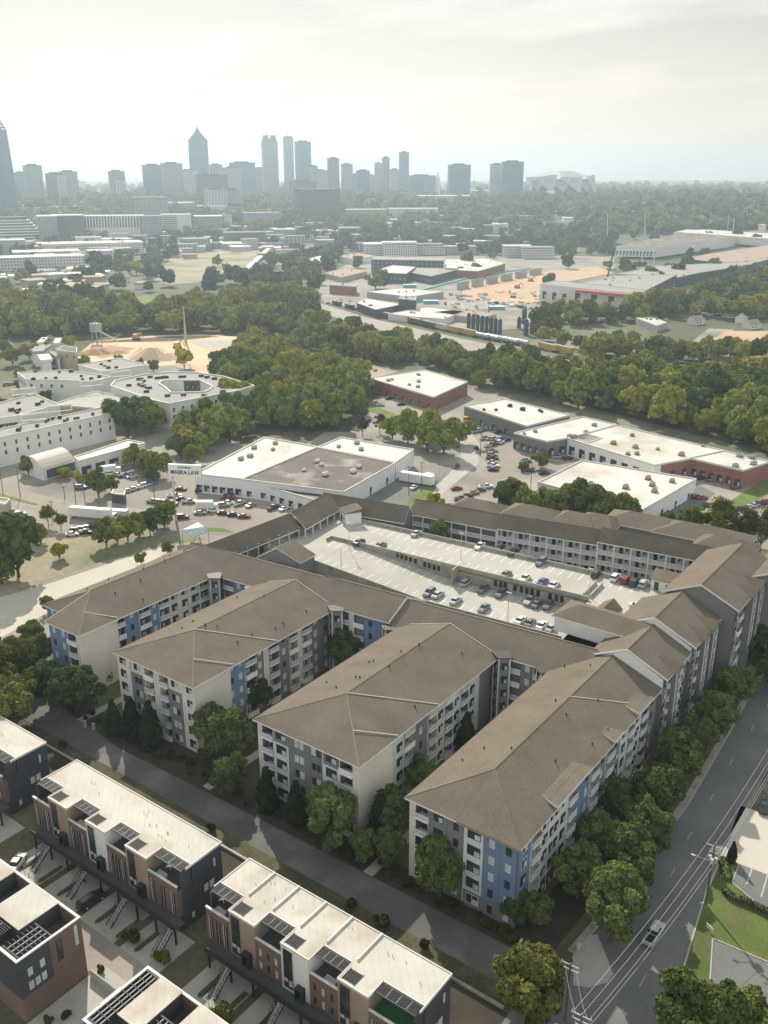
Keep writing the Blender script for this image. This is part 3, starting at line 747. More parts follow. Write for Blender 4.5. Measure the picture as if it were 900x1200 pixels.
# small things on the terraces
def sofa(x, y, z, label):
    t = thing('outdoor_sofa', label, 'sofa', (x, y, z)); b = MB(); b.box(-.9, -.4, 0, .9, .4, .35, 'steel'); part2 = b.build('seat', t)
    b = MB(); b.box(-.9, .3, .35, .9, .45, .75, 'steel'); b.box(-.95, -.4, .0, -.8, .4, .6, 'steel'); b.box(.8, -.4, 0, .95, .4, .6, 'steel'); b.build('backrest', t)
for x, l in ((-96.5, 'pale outdoor sofa on the right-hand terrace of the row above the driveways'), (-116.5, 'outdoor sofa on the terrace left of the white bay, row above the driveways'), (-83.5, 'outdoor sofa on the leftmost terrace of the bottom centre row'), (-62.5, 'outdoor sofa on the terrace right of the white bay, bottom centre row')): sofa(x, 72.3 if x > -90 else 72.3, 7.96, l)
def palm(x, y, z, label):
    b = MB()
    for k in range(9):
        a = k * .7; b.bar((x, y, z + 1.9), (x + .8 * math.cos(a), y + .8 * math.sin(a), z + 1.9 + .25 * math.sin(k * 2)), .05, 'paint_white', 4, .01)
    b.bar((x, y, z), (x, y, z + 1.9), .06, 'dark_metal'); tag(b.build('patio_fan'), label, 'fan')
palm(-94.6, 72.6, 9.0, 'white bladed fan over the terrace at the right end of the row above the driveways')
palm(-83.0, 72.6, 9.0, 'white bladed fan over the leftmost terrace of the bottom centre row')
palm(-106.2, 73.0, 9.0, 'white bladed fan over the terrace right of the white bay, row above the driveways')

# corner townhouse bottom left and the one at the bottom edge
def corner_house(x0, x1, y0, y1, label, brick_end, roof_rects, pits):
    Z = 11.0
    t = thing('corner_townhouse', label, 'townhouse', ((x0 + x1) / 2, (y0 + y1) / 2, 0))
    w = MB(); w.box(x0, y0, 0, x1, y1, Z - 3.1, 'brick')
    for xa, ya, xb, yb in roof_rects: w.box(xa, ya, Z - 3.1, xb, yb, Z - .05, 'charcoal')
    t_ = .28
    w.box(x0, y0, Z - 3.1, x1, y0 + t_, Z - .4, 'brick'); w.box(x0, y1 - t_, Z - 3.1, x1, y1, Z - .4, 'brick'); w.box(x1 - t_, y0 + t_, Z - 3.1, x1, y1 - t_, Z - .4, 'brick'); w.box(x0, y0 + t_, Z - 3.1, x0 + t_, y1 - t_, Z - .4, 'charcoal')
    part(w, 'wall', t)
    f = MB(); f.box(x0 + t_, y0 + t_, Z - 3.1, x1 - t_, y1 - t_, Z - 3.06, 'siding_dark'); part(f, 'roof_terrace', t)
    r = MB()
    for xa, ya, xb, yb in roof_rects: r.box(xa - .06, ya - .06, Z - .05, xb + .06, yb + .06, Z + .05, 'membrane')
    part(r, 'roof', t)
    c = MB()
    for a in ((x0 - .06, y0 - .06, x1 + .06, y0 + .32), (x0 - .06, y1 - .32, x1 + .06, y1 + .06), (x1 - .32, y0 + .32, x1 + .06, y1 - .32), (x0 - .06, y0 + .32, x0 + .32, y1 - .32)): c.box(a[0], a[1], Z - .4, a[2], a[3], Z - .22, 'coping')
    part(c, 'parapet', t)
    for xa, ya, xb, yb in pits: pergola(t, xa, xb, ya, yb, Z - .25, n=7)
    if brick_end:
        b = MB(); b.box(x1 - .01, y0 - .02, 4.2, x1 + .05, y0 + 5.0, Z - .5, 'charcoal'); b.box(x0 + 18, y0 - .06, 4.2, x1 + .02, y0 - .01, Z - .5, 'charcoal'); part(b, 'cladding', t)
        for y, z in ((y0 + 1.7, 7.2), (y0 + 3.6, 7.2), (y0 + 1.6, 4.9), (y0 + 2.6, 4.9), (y0 + 3.6, 4.9)): put_window(t, x1 + .055, y, z, R(90), .7, 1.3, 'n')
        put_window(t, x1 + .005, y0 + 6.4, 6.0, R(90), .9, 3.6, 'd'); put_window(t, x1 + .005, y0 + 9.2, 6.6, R(90), .5, 3.4, 'n')
    return t
corner_house(-128, -97, 47.8, 58.0, 'brick corner townhouse at the lower left with dark metal cladding and roof terrace', True, [(-128, 48.2, -112.5, 57.6), (-108.2, 51.2, -101.6, 57.7)], [(-111, 48.3, -103, 51.0), (-101.2, 48.3, -97.4, 53.6)])
corner_house(-82.3, -55, 47.6, 58.0, 'townhouse with pergola terrace cut by the bottom edge left of centre', False, [(-79.2, 50.6, -75.2, 57.7), (-71.8, 47.7, -66.5, 57.7), (-62.5, 47.7, -55.3, 57.7)], [(-82, 48.0, -79.4, 57.6), (-75.0, 48.0, -72.0, 54)])
t = thing('trellis_canopy', 'dark slatted metal canopy beside the courtyard at the bottom edge', 'canopy', (-85.2, 55.5, 0)); b = MB()
for i in range(10): b.box(-3 + i * .6, -1.8, 3.9, -2.7 + i * .6, 1.8, 4.0, 'steel')
b.box(-3, -1.9, 3.75, 3, -1.7, 3.9, 'dark_metal'); b.box(-3, 1.7, 3.75, 3, 1.9, 3.9, 'dark_metal'); b.build('slats', t)
b = MB()
for x in (-2.9, 2.8):
    for y in (-1.8, 1.7): b.box(x, y, 0, x + .12, y + .12, 3.75, 'dark_metal')
b.build('posts', t)
sheet('courtyard_paving', [(-96.8, 44), (-82.5, 44), (-82.5, 60.5), (-96.8, 60.5)], .03, 'concrete', px=False)
b = MB(); b.box(-96.4, 57.9, 0, -87.5, 58.1, 1.5, 'concrete'); b.box(-87.7, 52, 0, -87.5, 57.9, 1.5, 'concrete'); tag(b.build('courtyard_wall'), 'low pale wall around the small courtyard by the brick corner townhouse', 'wall')
b = MB(); b.box(-89, 46.5, .03, -86.6, 48.6, .07, 'pool_blue'); b.box(-89.2, 46.3, .03, -86.4, 46.5, .12, 'coping'); b.box(-89.2, 48.6, .03, -86.4, 48.8, .12, 'coping'); tag(b.build('pool'), 'corner of a small turquoise pool at the bottom edge', 'pool')
for i, (x, y) in enumerate(((-94.5, 49.5), (-93.4, 51.5), (-89, 55.5), (-88.6, 57.2), (-96.0, 59.5))): T_SHRUB.put(x, y, .05, .7, 'small round shrub in the courtyard by the brick corner townhouse', 'courtyard shrubs at the bottom edge', cat='shrub')
# driveways, hedge strips, street
sheet('road', [(-190, 58.4), (-40, 58.4), (-40, 64.0), (-190, 64.0)], .018, 'old_asphalt', px=False)
for x0 in (-172, -127.5, -84):
    for k in range(4):
        xa = x0 + k * 10.0
        sheet('driveway', [(xa, 64.0), (xa + 8.6, 64.0), (xa + 8.6, 71.6), (xa, 71.6)], .028, 'concrete', px=False)
for i, x in enumerate((-124.5, -119.5, -114.2, -109.3, -104.4, -99.3, -94.9, -81, -76, -70.5, -66, -60)):
    b = MB(); b.prism([(x - .45, 65.2), (x, 64.7), (x + .45, 65.2), (x + .45, 69.5), (x - .45, 69.5)], .02, .16, 'concrete', 'weeds'); b.prism([(x - .33, 65.3), (x + .33, 65.3), (x + .33, 69.4), (x - .33, 69.4)], .16, .3, 'weeds')
    tag(b.build('hedge_strip'), 'narrow kerbed hedge strip between two driveways of the townhouse row', 'hedge', 'hedge strips between the driveways')
car(-108.6, 67.3, .03, R(88), 'black', 'suv', 'black car in the driveway between two stairs, left row of townhouses', None, True)
x, y, _ = P(33 / 6 + 5, 1001); car(-126.0, 65.2, .03, R(120), 'white', 'sedan', 'white car by the street left of the first outside stair', None, True)
T_SHRUB.put(-97.0, 66.0, 0, 1.3, 'small airy tree in the driveway strip left of the last stair of the left row', cat='tree'); T_SHRUB.put(-90.0, 66.4, 0, 1.3, 'green bush right of the last stair of the left row', cat='shrub', col=(1.4, 1.5, 1))
T_SHRUB.put(-76.0, 64.4, 0, 1.6, 'pale leafless bush by the driveways of the bottom centre row', cat='shrub', col=(2.2, 1.8, 1.8))

# ============================================================ APARTMENT WINGS
FH = 3.12
def wing(name, label, x0, x1, y0, y1, front, right, ze=16.0, zr=20.0, left='g', lf=None):
    t = thing('apartment_wing', label, 'apartment building', ((x0 + x1) / 2, (y0 + y1) / 2, 0))
    o = .7
    hip_roof(t, x0, x1, y0, y1, ze, zr)
    facade(t, (x0 + o, y0 + o), (x1 - o, y0 + o), .35, front, 5, FH, ze - .35)
    # right side: blank cream end then the long side set back
    facade(t, (x1 - o, y0 + o), (x1 - o, y0 + 10.8), .35, right[0], 5, FH, ze - .35)
    w = MB(); w.poly([(x1 - o, y0 + 10.8, 0), (x1 - o - 1.2, y0 + 10.8, 0), (x1 - o - 1.2, y0 + 10.8, ze - .3), (x1 - o, y0 + 10.8, ze - .3)], 'cream'); part(w, 'return_wall', t)
    facade(t, (x1 - o - 1.2, y0 + 10.8), (x1 - o - 1.2, y1), .35, right[1], 5, FH, ze - .35)
    # left and back
    facade(t, (x0 + o, y1), (x0 + o, y0 + o), .35, lf or [(6, left, 'w'), (8, 'g', 'S'), (4, 'c', 'w'), (8, left, 'S'), (6, 'g', 'w'), (8, left, 'w'), (6, 'c', '-')], 5, FH, ze - .35)
    w = MB(); w.poly([(x0 + o, y1, 0), (x1 - o - 1.2, y1, 0), (x1 - o - 1.2, y1, ze - .3), (x0 + o, y1, ze - .3)], 'siding_grey')
    xm = (x0 + x1) / 2; w.poly([(x0 + o, y1 - .02, ze - .3), (x1 - o, y1 - .02, ze - .3), (xm, y1 - .02, zr - .3)], 'siding_grey'); part(w, 'gable_wall', t)
    b = MB(); b.box(x0 + .9, y0 + .9, 0, x1 - .9, y0 + 3, .36, 'concrete_wall'); part(b, 'plinth', t)
    return t
SIDE = [(3.2, 'k', 'B'), (3, 'b', 's'), (3, 'g', 'B'), (2.4, 'c', 'w'), (3.2, 'l', 'W'), (3.6, 'l', 'W'), (3, 'g', 'B'), (3.4, 'b', 's')]
def wing_a():
    t = thing('apartment_wing', 'blue and grey apartment wing with cream end wall, farthest left', 'apartment building', (-171, 130, 0)); ze, zr = 16.0, 20.0
    a0, a1, b0, b1, ap, r1, e1, e0 = (-181.3, 110, ze), (-173, 110, ze), (-173.2, 105, ze), (-160.9, 105.2, ze), (-171.1, 116.4, zr), (-171.1, 152.5, zr), (-160.9, 152.5, ze), (-181.3, 152.5, ze)
    b = MB(); roof_slab(b, [b0, b1, ap], 'shingle'); roof_slab(b, [b1, e1, r1, ap], 'shingle'); roof_slab(b, [e0, a0, ap, r1], 'shingle'); roof_slab(b, [a0, a1, ap], 'shingle'); roof_slab(b, [a1, b0, ap], 'shingle')
    o = part(b, 'roof', t); cp = MB()
    for p, q, m in ((b1, ap, 'shingle_cap'), (b0, ap, 'coping'), (a0, ap, 'shingle_cap'), (ap, r1, 'shingle')): cp.bar(p, q, .08, m)
    part(cp, 'ridge_cap', o)
    facade(t, (-180.6, 110.7), (-172.5, 110.7), .35, [(4, 'b', 's', None, 'g'), (4, 'b', '-', None, 'g')], 5, FH, 15.65)
    facade(t, (-172.5, 110.7), (-172.5, 105.7), .35, [(5, 'b', '-', None, 'g')], 5, FH, 15.65)
    facade(t, (-172.5, 105.7), (-161.6, 105.7), .35, [(3, 'b', 's', None, 'g'), (3.2, 'b', 's', None, 'g'), (2.8, 'g', 'B'), (1.0, 'c', '-')], 5, FH, 15.65)
    facade(t, (-161.6, 105.7), (-161.6, 116), .35, [(10, 'c', '-')], 5, FH, 15.65)
    w = MB(); w.poly([(-161.6, 116, 0), (-162.8, 116, 0), (-162.8, 116, 15.7), (-161.6, 116, 15.7)], 'cream'); part(w, 'return_wall', t)
    facade(t, (-162.8, 116), (-162.8, 152.5), .35, [(2.6, 'k', 'B'), (4, 'b', 's'), (3.0, 'g', 'B'), (2.6, 'b', 's'), (3.0, 'g', 'B'), (3.0, 'c', 'w'), (3.2, 'l', 'w'), (3.2, 'l', 'W'), (3.0, 'g', 'B'), (3.6, 'b', 's'), (3, 'g', 'B')], 5, FH, 15.65)
    facade(t, (-180.6, 152.5), (-180.6, 110.7), .35, [(6, 'b', 'w'), (8, 'g', 'S'), (4, 'c', 'w'), (8, 'b', 'S'), (6, 'g', 'w'), (8, 'b', 'w')], 5, FH, 15.65)
    w = MB(); w.poly([(-180.6, 152.45, 0), (-162.8, 152.45, 0), (-162.8, 152.45, 15.7), (-180.6, 152.45, 15.7)], 'siding_grey'); part(w, 'rear_wall', t)
    return t
A_ = wing_a()
B_ = wing('B', 'apartment wing with cream and dark grey front behind three narrow evergreens, second from left', -149.2, -124.4, 105.0, 149.5,
     [(3.2, 'c', 'w'), (1.0, 'c', '-'), (4.4, 'g', 'P', 'c', 'g'), (2.9, 'c', 'B'), (1.7, 'c', '-'), (2.7, 'c', 'B'), (4.2, 'g', 'P', 'c', 'g'), (.8, 'c', '-'), (2.6, 'c', 'w')],
     [[(10, 'c', '-')], [(5, 'b', 'S', None, 'g'), (3, 'g', 'B'), (2.4, 'g', 's'), (1.4, 'c', '-'), (2.8, 'g', 'B'), (3.4, 'g', 's'), (2.8, 'c', 'B'), (1.2, 'c', '-'), (2.8, 'c', 'B'), (3.2, 'g', 's'), (3.6, 'g', 's')]])
C_ = wing('C', 'apartment wing with grey front and two white framed panels, third from left', -107.3, -82.2, 104.0, 152.0,
     [(1.0, 'c', '-'), (3.0, 'g', 'B'), (3.9, 'l', 'W', 'g'), (5.2, 'g', 'P'), (3.2, 'g', 'P'), (4.0, 'l', 'W', 'g'), (3.1, 'g', 'B'), (1.2, 'c', '-')],
     [[(10, 'c', '-')], [(2.2, 'l', 's'), (2.4, 'l', 'w'), (3.0, 'l', 'B'), (4.4, 'g', 's'), (3.0, 'c', 'B'), (2.4, 'l', 'w'), (3.0, 'b', 'B'), (2.4, 'l', 'w'), (3.0, 'b', 'B'), (2.6, 'l', 'w'), (1.4, 'l', '-'), (4.6, 'g', '-')]])
# wing D keeps its windows on the corner side as well
D_ = thing('apartment_wing', 'apartment wing beside the tree-lined road with blue corner and orange balcony panel', 'apartment building', (-61, 130, 0))
hip_roof(D_, -71.4, -50.2, 102.0, 160.0, 16.0, 20.0)
facade(D_, (-70.7, 102.7), (-60.2, 102.7), .35, [(1.1, 'c', '-'), (3.0, 'g', 'B'), (3.4, 'g', 'w'), (3.6, 'g', 's')], 5, FH, 15.65)
facade(D_, (-60.2, 102.5), (-50.9, 102.5), .35, [(3.6, 'l', 'W', None, 'g'), (3.0, 'b', 's', None, 'g'), (3.0, 'b', 's', None, 'g')], 5, FH, 15.65)
facade(D_, (-50.9, 102.7), (-50.9, 159), .35, [(4.2, 'b', 'w', None, 'r'), (3.2, 'l', 'B', None, 'r'), (2.8, 'l', 'w', None, 'r'), (3.4, 'l', 'T', None, 'r'), (3.0, 'l', 'w', None, 'r'), (3.0, 'l', 'B', None, 'r'), (2.4, 'b', '-', None, 'r'), (3, 'b', 's', None, 'r'), (3.2, 'l', 'B', None, 'r'), (3.2, 'g', 's', None, 'r'), (3.2, 'l', 'B', None, 'r'), (3.0, 'g', 'w', None, 'r'), (3.2, 'l', 'w', None, 'r'), (3.2, 'l', 'B', None, 'r'), (3.0, 'l', 'w', None, 'r'), (3.0, 'b', 'B', None, 'r'), (5, 'g', 's', None, 'r')], 5, FH, 15.65)
facade(D_, (-70.7, 159), (-70.7, 102.7), .35, [(6, 'g', 'w'), (6, 'l', 'S'), (6, 'g', 'w'), (6, 'l', 'S'), (6, 'g', 'w'), (6, 'l', 'S'), (6, 'g', 'w')], 5, FH, 15.65)
b = MB(); b.box(-70.4, 103.2, 0, -51.4, 106, .36, 'concrete_wall'); b.poly([(-70.7, 159, 0), (-50.9, 159, 0), (-50.9, 159, 15.7), (-70.7, 159, 15.7)], 'siding_grey'); part(b, 'plinth', D_)
# raised roof corner pieces and the low sloped dormer over the balconies
b = MB(); roof_slab(b, [(-61.2, 101.6, 16.45), (-49.9, 101.6, 16.45), (-60.8, 112.3, 20.2)], 'shingle', .5, 'shingle_cap'); part(b, 'raised_hip', D_)
def dormer(t, x, y0, y1, ze, run=4.5, rise=1.5, zoff=.45):
    b = MB(); roof_slab(b, [(x + .35, y0, ze + zoff), (x + .35, y1, ze + zoff), (x - run, y1 - 1.0, ze + zoff + .2), (x - run, y0 + 1.0, ze + zoff + .2)], 'shingle', .3); b.box(x - run + .3, y0 + .5, ze - .3, x - .1, y1 - .5, ze + zoff - .25, 'siding_light')
    part(b, 'dormer_roof', t)
dormer(D_, -50.2, 113.5, 126.5, 16.0, 3.4, 1.55, .95)
dormer(D_, -50.2, 136, 140, 16.0, 3.2, 1.2, .9); dormer(D_, -50.2, 147, 154, 16.0, 3.5, 1.3, 1.0)
def flash(t, pts):
    b = MB()
    for p, q in zip(pts, pts[1:]): b.bar(p, q, .07, 'coping', 4)
    part(b, 'roof_flashing', t)
flash(B_, [(-136.8, 117.4, 20.1), (-124.5, 129.4, 16.15)]); flash(B_, [(-130.2, 110.8, 18.1), (-124.5, 116.4, 16.2)])
flash(C_, [(-94.7, 116.5, 20.1), (-82.3, 128.7, 16.15)]); flash(C_, [(-88, 109.8, 18.1), (-82.3, 115.6, 16.2)])
flash(A_, [(-166.4, 110.8, 18.1), (-161, 116, 16.2)])
flash(B_, [(-149.2, 149.4, 16.1), (-136.8, 149.4, 20.1), (-124.4, 149.4, 16.1)]); flash(C_, [(-107.3, 151.9, 16.1), (-94.7, 151.9, 20.1), (-82.2, 151.9, 16.1)])
flash(D_, [(-60.8, 140, 20.06), (-50.3, 152, 16.1)])

# ------------------------------------------------------------ spine behind the wings
def lerp(a, b, t): return tuple(a[i] + (b[i] - a[i]) * t for i in range(len(a)))
def spine_pt(x, off=0, z=0): return (x, 152.3 + (x + 172) * .0775 + off, z)
def spine_seg(label, xa, xb, dz=0, cols=None, fx=None, ends=True):
    ra, rb = spine_pt(xa, 0, 19.6 + dz), spine_pt(xb, 0, 19.6 + dz); ea, eb = spine_pt(xa, -7.2, 16.0 + dz), spine_pt(xb, -7.2, 16.0 + dz)
    t = thing('apartment_connector', label, 'apartment building', ((xa + xb) / 2, 156, 0))
    gable_block(t, ea, eb, ra, rb, 'siding_grey', z0=0, over=1.6)
    for c, x0, x1 in cols or []:
        a, b_ = spine_pt(x0, -6.3), spine_pt(x1, -6.3); facade(t, a[:2], b_[:2], .35, c, 5, FH, 15.8 + dz)
    return t
S1 = spine_seg('low linking block with balconies between the first and second wing from left', -176, -133, 0, [([(3.0, 'g', 'B'), (2.5, 'b', 's'), (3, 'g', 'w')], -159.0, -149.5)])
S2 = spine_seg('linking block with blue panels between the second and third wing from left', -133, -109.5, .5, [([(3.2, 'g', 'B'), (1.4, 'c', '-'), (3.0, 'g', 'B'), (3.6, 'b', 's'), (1.8, 'b', '-'), (2.4, 'g', '-')], -124.0, -109.6)])
S3 = spine_seg('linking block with white balconies between the third and fourth wing from left', -109.5, -64.5, 0, [([(3.0, 'l', 'B'), (2.4, 'g', 's'), (3.0, 'l', 'B')], -81.5, -71.5)])
flash(S2, [spine_pt(-109.6, -7.2, 16.7), spine_pt(-109.6, 0, 20.25), spine_pt(-109.6, 7, 16.7)])
def turret(t, x, y, zt, r=2.1):
    w = MB(); pts = [(x + r * math.cos(R(a)), y + r * math.sin(R(a))) for a in (-157, -90, -23, 90)]
    w.prism(pts, .3, zt, 'siding_grey'); o = part(w, 'corner_bay', t)
    for (p, q) in ((pts[0], pts[1]), (pts[1], pts[2])):
        ang = math.atan2(q[1] - p[1], q[0] - p[0]); mx, my = (p[0] + q[0]) / 2, (p[1] + q[1]) / 2
        for i in range(5): put_window(t, mx + math.sin(ang) * .01, my - math.cos(ang) * .01, 1.3 + i * FH, ang, 1.3, 1.7, 'd')
    b = MB()
    for p in pts[:3]: b.box(p[0] - .1, p[1] - .1, .3, p[0] + .1, p[1] + .1, zt + .1, 'trim_white')
    q = [(x + (r + .5) * math.cos(R(a)), y + (r + .5) * math.sin(R(a))) for a in (-160, -90, -20, 90)]
    b.prism(q, zt, zt + .2, 'dark_metal'); part(b, 'bay_trim', t)
turret(S1, -160.2, 145.5, 16.4); turret(S2, -123.6, 149.0, 16.6); turret(S3, -81.6, 152.5, 16.6)
turret(S1, -148.5, 146.3, 15.8, 1.6); turret(S2, -109.0, 149.5, 15.8, 1.6); turret(S3, -72.4, 153.0, 15.8, 1.6)

# ------------------------------------------------------------ stepped row along the road (right)
def step_block(label, y0, y1, xl, xr, ze, zr, frontm, cols, dorm=()):
    t = thing('stepped_apartment_block', label, 'apartment building', ((xl + xr) / 2, (y0 + y1) / 2, 0)); xm = (xl + xr) / 2
    gable_block(t, (xr, y0, ze), (xr, y1, ze), (xm, y0, zr), (xm, y1, zr), 'siding_grey', over=.9, endm=frontm)
    facade(t, (xr - .8, y0 + .4), (xr - .8, y1), .35, cols, 6, (ze - .7) / 6, ze - .35)
    w = MB(); w.poly([(xl + .9, y0 + .26, ze - 3.6), (xr - .85, y0 + .26, ze - 3.6), (xr - .85, y0 + .26, ze - .28), (xl + .9, y0 + .26, ze - .28)], frontm); part(w, 'front_gable_wall', t)
    b = MB(); 
    for s in (0,): b.bar((xl, y0, ze), (xm, y0, zr), .12, 'trim_white' if frontm == 'gable_white' else 'coping'); b.bar((xm, y0, zr), (xr, y0, ze), .12, 'coping')
    part(b, 'verge_board', t)
    for (dy, n_) in dorm:
        d = MB(); xa = xr + .9; sl = (zr - ze) / (xr - xm); zd, zk = ze + .3, ze + 1.9; xe, xk = xr - .3 / sl - .2, xr - 1.9 / sl - .2; yc = dy + 2.2
        roof_slab(d, [(xa, dy, zd), (xa, yc, zk), (xk, yc, zk), (xe, dy, zd)], 'shingle', .16, 'shingle_cap')
        roof_slab(d, [(xa, yc, zk), (xa, dy + 4.4, zd), (xe, dy + 4.4, zd), (xk, yc, zk)], 'shingle', .16, 'shingle_cap')
        d.box(xr - 1, dy + .5, 4, xa - .4, dy + 3.9, ze + .1, 'siding_grey'); d.poly([(xa - .38, dy + .5, ze + .1), (xa - .38, dy + 3.9, ze + .1), (xa - .38, yc, ze + 1.5)], 'siding_grey')
        part(d, 'dormer', t)
        for k in range(4): put_window(t, xa - .39, dy + 2.2, ze - 3.0 - k * 3.1, R(90), 1.7, 2.1, 'w')
        bb = MB()
        for yy in (dy + 1.0, dy + 3.2): bb.box(xa - .4, yy, ze - 12, xa - .33, yy + .2, ze - .4, 'trim_white')
        part(bb, 'dormer_trim', t)
    return t
SC = [(3, 'g', 'w'), (3, 'l', 'B'), (3, 'g', 's'), (3, 'l', 'B'), (4, 'g', 'w')]
step_block('first roof step beyond the roadside wing, with a long white gable strip', 159.5, 173.5, -66.5, -49.4, 18.2, 22.2, 'gable_white', SC, [(162.5, 1)])
step_block('second roof step, higher, with a thin white gable strip and two dormers', 173.5, 190.5, -67.0, -48.8, 19.4, 23.6, 'gable_white', SC, [(177.5, 1), (183.0, 1)])
step_block('third roof step with a tall dark grey gable wall and two dormers', 190.5, 222, -62.8, -45.4, 22.0, 26.0, 'siding_grey', SC + SC, [(199, 1), (204.5, 1)])
step_block('last dark gabled roof step at the right edge of the picture', 208, 250, -49.5, -33.0, 22.6, 26.4, 'siding_grey', SC + SC)

gv = random.Random(8)
for t_, x0, x1, y0, y1 in ((A_, -181.3, -160.9, 118, 150), (B_, -149.2, -124.4, 118, 147), (C_, -107.3, -82.2, 118, 149), (D_, -71.4, -50.2, 114, 156)):
    for i in range(11):
        x, y = gv.uniform(x0 + 2, x1 - 2), gv.uniform(y0, y1); xm = (x0 + x1) / 2; z = 20 - 4 * abs(x - xm) / ((x1 - x0) / 2)
        b = MB(); b.bar((x, y, z - .2), (x, y, z + gv.uniform(.35, .6)), .14, 'dark_metal', 6); part(b, 'vent_pipe', t_)
# ============================================================ GARAGE
ZU, ZL = 13.0, 9.6
def PT(x, y, z): p = P(x, y, z); return Vector(p)
g0 = PT(392, 606, ZU); g1 = PT(765, 690, ZU)          # foot of the north parapet
gdir = (g1 - g0).normalized(); gn = Vector((-gdir.y, gdir.x, 0))   # gn points north (away)
if gn.y < 0: gn = -gn
def G(s, n, z=0): v = g0 + gdir * s + gn * n; return (v.x, v.y, z)
def GS(px, py, z):
    v = PT(px, py, z) - g0; return v.dot(gdir), v.dot(gn)
Lg = GS(765, 690, ZU)[0] + 6
wa = GS(400, 636, ZU); wj = GS(540, 665, ZU); wb = GS(690, 698, ZU)
WN = (wa[1] + wb[1]) / 2 - 1.0   # line of the middle wall
sr = wb[0] + 1                    # right end of the lower deck
south = GS(350, 655, ZU)[1]
gt = thing('parking_garage', 'concrete rooftop parking garage enclosed by the brown roofed apartments', 'parking garage', (G(60, -20)[0], G(60, -20)[1], 0))
b = MB(); b.prism([G(-1, .5), G(Lg, .5), G(Lg, south + 4), G(sr, south + 4), G(sr, WN), G(-1, WN)], ZU - .5, ZU, 'concrete_wall', 'deck_concrete'); part(b, 'upper_deck', gt)
# ramped lower deck: level with the upper one at the left, falling to ZL
ra, rb = GS(420, 640, ZU)[0] - 4, GS(530, 680, ZL)[0]
b = MB()
for (s0, z0_, s1, z1_) in ((-1, ZU - .02, ra, ZU - .02), (ra, ZU - .02, rb, ZL), (rb, ZL, sr, ZL)):
    b.hexa([G(s0, south, z0_ - .5), G(s1, south, z1_ - .5), G(s1, WN - .01, z1_ - .5), G(s0, WN - .01, z0_ - .5)], [G(s0, south, z0_), G(s1, south, z1_), G(s1, WN - .01, z1_), G(s0, WN - .01, z0_)], 'concrete_wall', 'deck_concrete')
part(b, 'ramp_deck', gt)
def deckz(s): return ZU - .02 if s < ra else ZL if s > rb else ZU - .02 + (ZL - ZU + .02) * (s - ra) / (rb - ra)
b = MB()
def gw(s0, n0, s1, n1, z0_, z1_, t=.3, z1b=None):
    a, c = Vector(G(s0, n0)), Vector(G(s1, n1)); d = (c - a).normalized(); q = Vector((-d.y, d.x, 0)) * t
    zt1 = z1b if z1b is not None else z1_
    b.hexa([(a.x, a.y, z0_), (c.x, c.y, z0_), (c.x + q.x, c.y + q.y, z0_), (a.x + q.x, a.y + q.y, z0_)], [(a.x, a.y, z1_), (c.x, c.y, zt1), (c.x + q.x, c.y + q.y, zt1), (a.x + q.x, a.y + q.y, z1_)], 'concrete_wall', 'concrete')
gw(-1.3, .5, Lg, .5, 0, ZU + 1.1)
gw(-1.3, .5, -1.3, south, 0, ZU + 1.1)
gw(-1.3, south - .3, ra, south - .3, 0, ZU + 1.1); gw(ra, south - .3, rb, south - .3, 0, ZU + 1.1, .3, ZL + 1.2); gw(rb, south - .3, sr, south - .3, 0, ZL + 1.2)
gw(Lg, .5, Lg, south + 4, 0, ZU + 1.0)
part(b, 'outer_wall', gt)
# middle wall with square openings
b = MB(); sj = wj[0]
gw(wa[0] - 4, WN - 2.2, wa[0] - 4, WN + .3, ZU, ZU + 1.0)
gw(wa[0] - 4, WN, sj, WN, ZL - 1, ZU + 1.0, .28)
gw(sj, WN - 3.2, sj, WN, ZL, ZU + 1.0, .28, ZU + 1.1)
gw(sj, WN, sr, WN, ZL - .5, ZU + 1.1, .28)
mw = part(b, 'ramp_wall', gt)
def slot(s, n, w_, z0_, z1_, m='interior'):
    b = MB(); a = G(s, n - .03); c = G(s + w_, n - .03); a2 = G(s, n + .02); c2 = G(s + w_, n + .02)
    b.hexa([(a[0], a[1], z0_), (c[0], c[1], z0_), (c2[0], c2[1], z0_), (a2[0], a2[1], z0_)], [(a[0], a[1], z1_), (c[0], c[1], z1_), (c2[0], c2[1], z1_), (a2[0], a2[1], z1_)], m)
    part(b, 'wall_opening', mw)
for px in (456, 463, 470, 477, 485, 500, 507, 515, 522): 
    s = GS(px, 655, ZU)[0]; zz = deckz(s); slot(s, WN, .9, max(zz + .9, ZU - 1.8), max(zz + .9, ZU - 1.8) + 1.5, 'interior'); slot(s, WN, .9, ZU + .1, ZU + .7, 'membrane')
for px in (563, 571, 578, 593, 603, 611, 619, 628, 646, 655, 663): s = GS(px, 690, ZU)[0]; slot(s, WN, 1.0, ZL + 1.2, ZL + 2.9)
b = MB()
for nl, s0, s1, z in ((-.3, 2, Lg - 12, None),): pass
def stalls(sA, sB, n0, n1, step=2.75, skip=()):
    s = sA
    while s < sB:
        z = (ZU if n0 > WN else deckz(s)) + .012
        a, c = Vector(G(s, n0)), Vector(G(s, n1)); u = gdir * .09
        b.poly([(a.x - u.x, a.y - u.y, z), (a.x + u.x, a.y + u.y, z), (c.x + u.x, c.y + u.y, z), (c.x - u.x, c.y - u.y, z)], 'stall_paint'); s += step
stalls(3, Lg - 8, -.2, -5.2); stalls(wa[0] + 2, Lg - 30, WN + .6, WN + 5.4)
